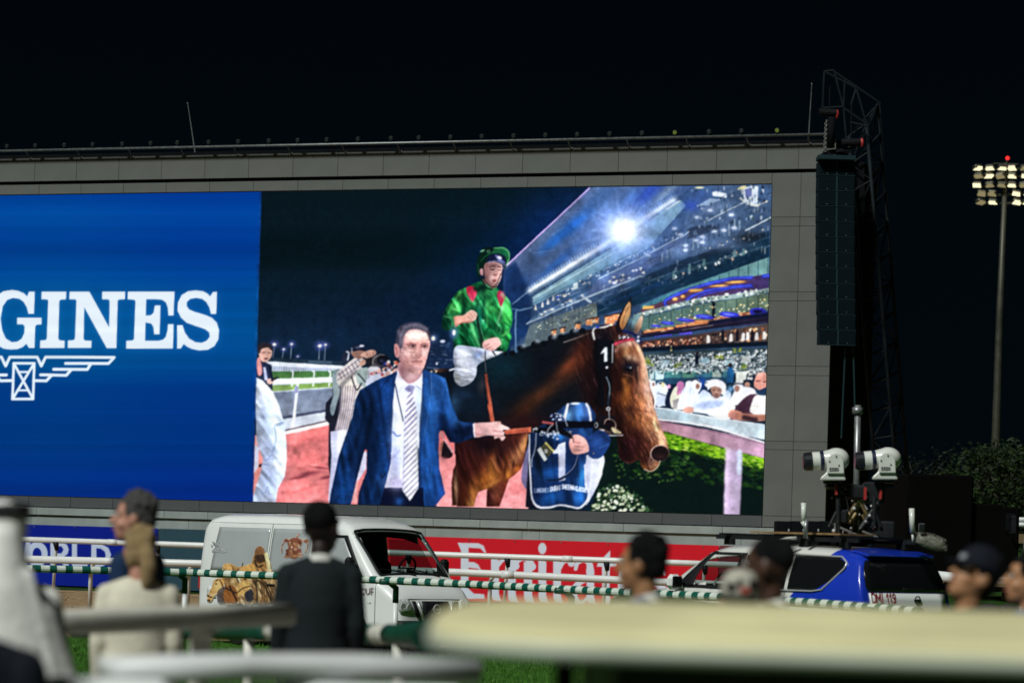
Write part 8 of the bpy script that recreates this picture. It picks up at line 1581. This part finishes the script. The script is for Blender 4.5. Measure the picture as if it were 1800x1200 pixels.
def person(label, head_px, head_y, Y, height, yaw, skin, hair, jacket, collar=None, trousers='trouser', head_yaw=0, head_pitch=0, robe=False, women=False, group=None, cap=None, ponytail=False, beard=False, bald=False, ghutra=False, shawl=False, hem=.80, build_w=1.0, ground=.45):
    """figure facing local +y, feet at the origin; head_px, head_y: crown of the head in the picture"""
    top = at(head_px, head_y, Y); H = top.z - ground; k = H / 1.775
    e0 = empty('person', (top.x, top.y, ground), yaw); tag(e0, label, 'person', group)
    sw = (.185 if women else .205) * build_w
    def S(g): g.M = Matrix.Scale(k, 4); return g
    HM = Matrix.Translation((0, .015, 1.50)) @ Matrix.Rotation(head_yaw, 4, 'Z') @ Matrix.Rotation(head_pitch, 4, 'X') @ Matrix.Scale(1.17 if bald else 1.09, 4) @ Matrix.Translation((0, 0, -1.50))
    # body: one continuous skin
    g = S(MB())
    def hs(c, r): g.M = Matrix.Scale(k, 4) @ HM; g.sphere(c, r, 18, 12); g.M = Matrix.Scale(k, 4)
    hs((0, -.008, 1.655), (.077, .096, .095)); hs((0, .022, 1.60), (.066, .078, .095)); hs((0, .045, 1.555), (.050, .055, .050)); hs((0, .072, 1.53), (.026, .026, .022))
    g.M = Matrix.Scale(k, 4) @ HM
    g.caps((0, .092, 1.645), (0, .116, 1.605), .011, .017, 8); g.sphere((0, .108, 1.603), (.020, .014, .012), 10, 8)
    for s_ in (-1, 1): g.sphere((s_ * .078, -.004, 1.618), (.012, .024, .034), 10, 8); g.sphere((s_ * .034, .075, 1.655), (.030, .022, .010), 10, 6); g.sphere((s_ * .045, .062, 1.59), (.022, .025, .022), 10, 6)
    g.caps((-.022, .092, 1.568), (.022, .092, 1.568), .010, .010, 8)
    g.M = Matrix.Scale(k, 4)
    g.caps((0, -.015, 1.40), (0, .0, 1.55), .060, .056)
    g.loft([[(w * math.cos(t), d * math.sin(t), z) for t in np.linspace(0, 6.283, 20, endpoint=False)] for z, w, d in ((.86, .15, .10), (.95, .165, .115), (1.08, .14, .105), (1.25, .165, .115), (1.36, .175, .105), (1.43, .12, .08), (1.47, .06, .06))])
    for s_ in (-1, 1):
        sh, el, wr = Vector((s_ * sw * .86, -.01, 1.395)), Vector((s_ * sw * 1.05, -.02, 1.12)), Vector((s_ * sw * 1.06, .06, .88))
        g.caps(sh, el, .052, .042); g.caps(el, wr, .042, .028)
        g.sphere(wr + Vector((0, .012, -.06)), (.019, .038, .05), 10, 8)
        for j, (dy, L) in enumerate(((.034, .070), (.014, .082), (-.006, .076), (-.026, .058))):
            a = wr + Vector((0, dy + .012, -.10)); b = a + Vector((-s_ * .004, .004, -L * .55)); g.caps(a, b, .0095, .009, 8); g.caps(b, b + Vector((-s_ * .014, .006, -L * .45)), .009, .0075, 8)
        a = wr + Vector((-s_ * .004, .045, -.045)); b = a + Vector((-s_ * .008, .026, -.035)); g.caps(a, b, .012, .010, 8); g.caps(b, b + Vector((-s_ * .006, .008, -.032)), .010, .008, 8)
        g.caps((s_ * .085, 0, .90), (s_ * .095, .01, .50), .085, .056); g.caps((s_ * .095, .01, .50), (s_ * .10, -.01, .09), .056, .036); g.caps((s_ * .10, -.03, .045), (s_ * .115, .15, .03), .040, .032)
    fuse(g, 'body', skin, e0, .0098 * k, 3)
    # face
    for s_ in (-1, 1):
        g = S(MB()); g.M = g.M @ HM; g.sphere((s_ * .034, .082, 1.638), (.014, .010, .009), 12, 8); g.build('eye', M['eye_white'], e0, smooth=True); g = S(MB()); g.M = g.M @ HM; g.sphere((s_ * .034, .0905, 1.638), .0052, 10, 8); g.build('iris', M['eye_dark'], e0, smooth=True)
        g = S(MB()); g.M = g.M @ HM; g.tube([(s_ * .016, .098, 1.660), (s_ * .036, .096, 1.666), (s_ * .056, .080, 1.660)], [.004, .0055, .003], 6); g.build('eyebrow', hair or M['hair_black'], e0, smooth=True)
    g = S(MB()); g.M = g.M @ HM; g.tube([(-.026, .094, 1.566), (0, .106, 1.568), (.026, .094, 1.566)], [.003, .008, .003], 8); g.build('lips', M['lip'] if skin not in (M['skin_dark'], M['skin_deep']) else skin, e0, smooth=True)
    # hair: a cap of overlapping tufts over the skull
    if hair is not None and not bald:
        g = S(MB()); g.M = g.M @ HM; R = random.Random(hash(label) % 1000 if False else len(label))
        g.sphere((0, -.018, 1.672), (.083, .100, .091), 18, 12); g.sphere((0, -.05, 1.62), (.072, .062, .075), 16, 10)
        for s_ in (-1, 1): g.sphere((s_ * .068, -.01, 1.655), (.016, .05, .045), 10, 8)
        for j in range(46):
            a = R.uniform(0, 6.283); el = R.uniform(.2, 1.5); d = Vector((math.cos(a) * math.cos(el), math.sin(a) * math.cos(el), math.sin(el)))
            if d.y > .55 and d.z < .75: continue
            g.sphere((d.x * .078, -.02 + d.y * .094, 1.675 + d.z * .086), R.uniform(.012, .022), 8, 6)
        if ponytail:
            g.tube([(0, -.09, 1.66), (.01, -.125, 1.62), (.015, -.125, 1.55), (.01, -.115, 1.47), (0, -.11, 1.43)], [.03, .036, .044, .034, .012], 12); g.sphere((0, -.085, 1.655), .036, 12, 8)
            for s_ in (-1, 1): g.sphere((s_ * .06, -.02, 1.60), (.022, .05, .06), 10, 8)
        o = fuse(g, 'hair', hair, e0, .0078 * k, 2)
        # carve the hair line: drop what would cover the face
        import bmesh
        bm = bmesh.new(); bm.from_mesh(o.data); inv = (Matrix.Scale(k, 4) @ HM).inverted()
        dl = [v for v in bm.verts if (lambda p: p.y > .048 and p.z < 1.700 or (p.y > .0 and p.z < 1.60) or p.z < 1.56 and not ponytail)(inv @ v.co)]
        bmesh.ops.delete(bm, geom=dl, context='VERTS'); bm.to_mesh(o.data); bm.free()
    if bald or beard:
        g = S(MB()); g.M = g.M @ HM
        if beard: g.sphere((0, .05, 1.548), (.058, .052, .036), 14, 10); g.sphere((0, .10, 1.582), (.026, .012, .006), 10, 6); fuse(g, 'beard', hair or M['hair_black'], e0, .008, 2)
        elif hair is not None: g.sphere((0, -.016, 1.668), (.0795, .099, .087), 16, 10); o = fuse(g, 'stubble_hair', hair, e0, .007, 1); import bmesh; bm = bmesh.new(); bm.from_mesh(o.data); inv = (Matrix.Scale(k, 4) @ HM).inverted(); bmesh.ops.delete(bm, geom=[v for v in bm.verts if (inv @ v.co).y > .05 or (inv @ v.co).z < 1.60], context='VERTS'); bm.to_mesh(o.data); bm.free()
    # clothes
    g = S(MB()); zt = 1.475
    if robe: prof = ((.10, .34, .24), (.4, .33, .23), (.8, .32, .20), (1.05, .29, .18), (1.22, .25, .16), (1.36, sw * 1.02, .13), (1.44, .13, .09), (zt, .075, .075))
    else: prof = ((hem, .20, .145), (.92, .195, .14), (1.06, .17 if women else .18, .13), (1.22, .19, .14), (1.34, sw * .98, .128), (1.41, sw * .88, .108), (1.455, .115, .085), (zt, .07, .068))
    g.loft([[(w * build_w * math.cos(t), d * math.sin(t) - .005, z) for t in np.linspace(0, 6.283, 28, endpoint=False)] for z, w, d in prof])
    for s_ in (-1, 1):
        sh, el, wr = Vector((s_ * sw * .88, -.01, 1.385)), Vector((s_ * sw * 1.06, -.02, 1.12)), Vector((s_ * sw * 1.08, .05, .91))
        g.caps((s_ * .05, -.02, 1.445), sh + Vector((0, 0, .0)), .052, .064); g.caps(sh, el, .070, .062); g.caps(el, wr, .062, .048); g.caps((s_ * sw * .6, -.02, 1.28), (s_ * sw * .95, -.02, 1.2), .08, .06)
        for j in range(3): t = .25 + .25 * j; p = sh + (el - sh) * t; g.sphere(p, (.066, .066, .022), 10, 6)
        g.sphere(el, (.060, .062, .05), 10, 8)
    fuse(g, 'robe' if robe else 'jacket', jacket, e0, .0125 * k, 5)
    if collar is not None:
        g = S(MB()); g.loft([[(w * math.cos(t), d * math.sin(t) - .005, z + .018 * -math.sin(t)) for t in np.linspace(0, 6.283, 24, endpoint=False)] for z, w, d in ((1.45, .080, .078), (1.468, .072, .072), (1.488, .067, .067), (1.490, .062, .062), (1.45, .064, .064))], cap=False); g.build('collar', collar, e0, smooth=True)
    if not robe:
        g = S(MB()); g.loft([[(w * math.cos(t), d * math.sin(t), z) for t in np.linspace(0, 6.283, 20, endpoint=False)] for z, w, d in ((.78, .17, .125), (.9, .18, .13), (1.0, .165, .12))])
        for s_ in (-1, 1): g.caps((s_ * .085, 0, .86), (s_ * .098, .01, .48), .098, .072); g.caps((s_ * .098, .01, .48), (s_ * .102, -.01, .10), .072, .062)
        fuse(g, 'trousers', M[trousers], e0, .014 * k, 4)
    for s_ in (-1, 1): g = S(MB()); g.caps((s_ * .10, -.04, .045), (s_ * .115, .17, .036), .046, .040, 12); g.box((s_ * .107, .06, .012), (.085, .27, .024), b=.008); fuse(g, 'shoe', M['shoe'], e0, .009, 2)
    if cap is not None:
        g = S(MB()); g.M = g.M @ HM; g.loft([[(.086 * r_ * math.cos(t), -.012 + .105 * r_ * math.sin(t), z) for t in np.linspace(0, 6.283, 24, endpoint=False)] for z, r_ in ((1.652, 1.02), (1.69, 1.03), (1.73, .95), (1.762, .72), (1.777, .36), (1.781, .05))]); cp = g.build('cap', cap[0], e0, smooth=True)
        g = S(MB()); g.M = g.M @ HM; g.grid([[(x, .086 + .075 * q * (1 - (x / .085) ** 2 * .8), 1.662 - .022 * q - .25 * x * x * 4 * q + (.006 if lay else 0)) for x in np.linspace(-.08, .08, 11)] for lay, q in ((0, 0), (0, .5), (0, 1), (1, 1), (1, .5), (1, 0))]); g.build('peak', cap[0], cp, smooth=True)
        g = S(MB()); g.M = g.M @ HM; sy_ = cap[2]; g.loft([[(x, sy_ * (.1) + -.012 + (.010 * sy_ if lay else 0), z) for x, z in ((-.022, 1.675), (.022, 1.675), (.022, 1.70), (-.022, 1.70))] for lay in (0, 1)]); g.build('patch', cap[1], cp)
    if ghutra:
        g = S(MB()); g.M = g.M @ HM
        g.sphere((0, -.01, 1.672), (.090, .108, .098), 18, 12); g.M = Matrix.Scale(k, 4)
        g.loft([[(w * math.cos(t) + ox, d * math.sin(t) + oy, z) for t in np.linspace(0, 6.283, 24, endpoint=False)] for z, w, d, ox, oy in ((1.67, .090, .10, 0, -.02), (1.60, .098, .095, .0, -.04), (1.52, .115, .10, 0, -.05), (1.44, .16, .12, .0, -.05), (1.34, .225, .13, .01, -.05), (1.20, .265, .13, .02, -.06), (1.02, .30, .10, .03, -.11))])
        for j in range(9): x = -.2 + j * .05; g.caps((x * .5, -.12, 1.5), (x, -.16, 1.06), .022, .03, 8)
        o = fuse(g, 'headscarf', M['thobe'], e0, .0115, 4)
        import bmesh
        bm = bmesh.new(); bm.from_mesh(o.data); inv = (Matrix.Scale(k, 4)).inverted(); bmesh.ops.delete(bm, geom=[v for v in bm.verts if (lambda p: p.y > .035 and 1.50 < p.z < 1.69 and abs(p.x) < .075)(inv @ v.co)], context='VERTS'); bm.to_mesh(o.data); bm.free()
        g = S(MB()); g.M = g.M @ HM
        for z in (1.705, 1.728): g.tube([(.088 * math.cos(t), -.01 + .105 * math.sin(t), z - .018 * math.sin(t)) for t in np.linspace(0, 6.283, 26)], .0115, 8, cap=False)
        g.build('head_cord', M['agal'], e0, smooth=True)
    if shawl:
        g = S(MB()); g.loft([[(w * math.cos(t), d * math.sin(t) - .02, z) for t in np.linspace(0, 6.283, 28, endpoint=False)] for z, w, d in ((1.50, .075, .085), (1.46, .13, .11), (1.37, .225, .15), (1.22, .275, .18), (1.0, .315, .21), (.6, .36, .25), (.3, .38, .27))])
        for j in range(14): a = -3.0 + j * .23; g.caps((.2 * math.cos(a), .14 * math.sin(a) - .02, 1.36), (.345 * math.cos(a), .235 * math.sin(a) - .02, .62), .018, .034, 8)
        fuse(g, 'shawl', jacket, e0, .0115, 3)
        g = S(MB()); g.tube([(-.05, -.11, 1.50), (.05, -.13, 1.495), (.14, -.13, 1.45), (.22, -.10, 1.37), (.262, -.07, 1.25), (.285, -.06, 1.1)], .008, 8); g.build('dark_edge', M['dark_polo'], e0, smooth=True)
    return e0
PI = math.pi
person('man in a black suit seen from behind in front of the printed van', 566, 886, 16.2, 1.85, .10, M['skin_deep'], M['hair_black'], M['suit_black'], M['shirt_white'], head_yaw=-.55, bald=True, build_w=.94)
person('grey-haired man in a navy jacket in profile, facing left', 243, 866, 16.6, 1.9, PI / 2 - .35, M['skin_light'], M['hair_grey'], M['navy'], M['shirt_white'], head_yaw=.35)
person('woman in a beige jacket with a blond ponytail, seen from behind', 247, 927, 15.6, 1.69, .05, M['skin_light'], M['hair_blond'], M['beige'], None, women=True, ponytail=True, head_yaw=.35, hem=.72, build_w=1.08)
person('man in a white robe and white headscarf with a black cord at the left edge', 2, 886, 11.2, 1.75, .35, M['skin_tan'], None, M['thobe'], None, robe=True, shawl=True, ghutra=True, head_yaw=.5, build_w=1.05)
person('person in navy at the bottom left corner, mostly out of frame', -84, 905, 8.2, 1.7, .2, M['skin_tan'], M['hair_black'], M['dark_polo'], None, ground=.1)
person('dark-haired man with a bright blue collar, facing left, before the red banner', 1136, 941, 13.0, 1.73, PI / 2 - .6, M['skin_tan'], M['hair_black'], M['blue_shirt'], M['shirt_white'], head_yaw=.25)
person('person in a pale cap with a red patch, seen from behind', 1302, 1010, 12.2, 1.55, .1, M['skin_mid'], M['hair_black'], M['suit_black'], None, cap=(M['cap_white'], M['red_plastic'], -1))
person('bald man in a dark suit with a white collar, facing left beside the SUV', 1358, 948, 12.7, 1.75, PI / 2 - .45, M['skin_dark'], M['hair_black'], M['suit_black'], M['shirt_white'], head_yaw=.1, bald=True, build_w=1.05)
person('man in a dark cap and dark polo, chin raised, facing left', 1702, 960, 13.0, 1.72, PI / 2 + .45, M['skin_mid'], M['hair_black'], M['dark_polo'], M['dark_polo'], head_yaw=0, head_pitch=.42, cap=(M['cap_dark'], mat('grey_patch', (.25, .27, .3), .6), 1), beard=False)
person('dark-haired person in blue cut off by the right edge', 1812, 972, 14.6, 1.7, PI / 2, M['skin_mid'], M['hair_black'], M['blue_shirt'], None)
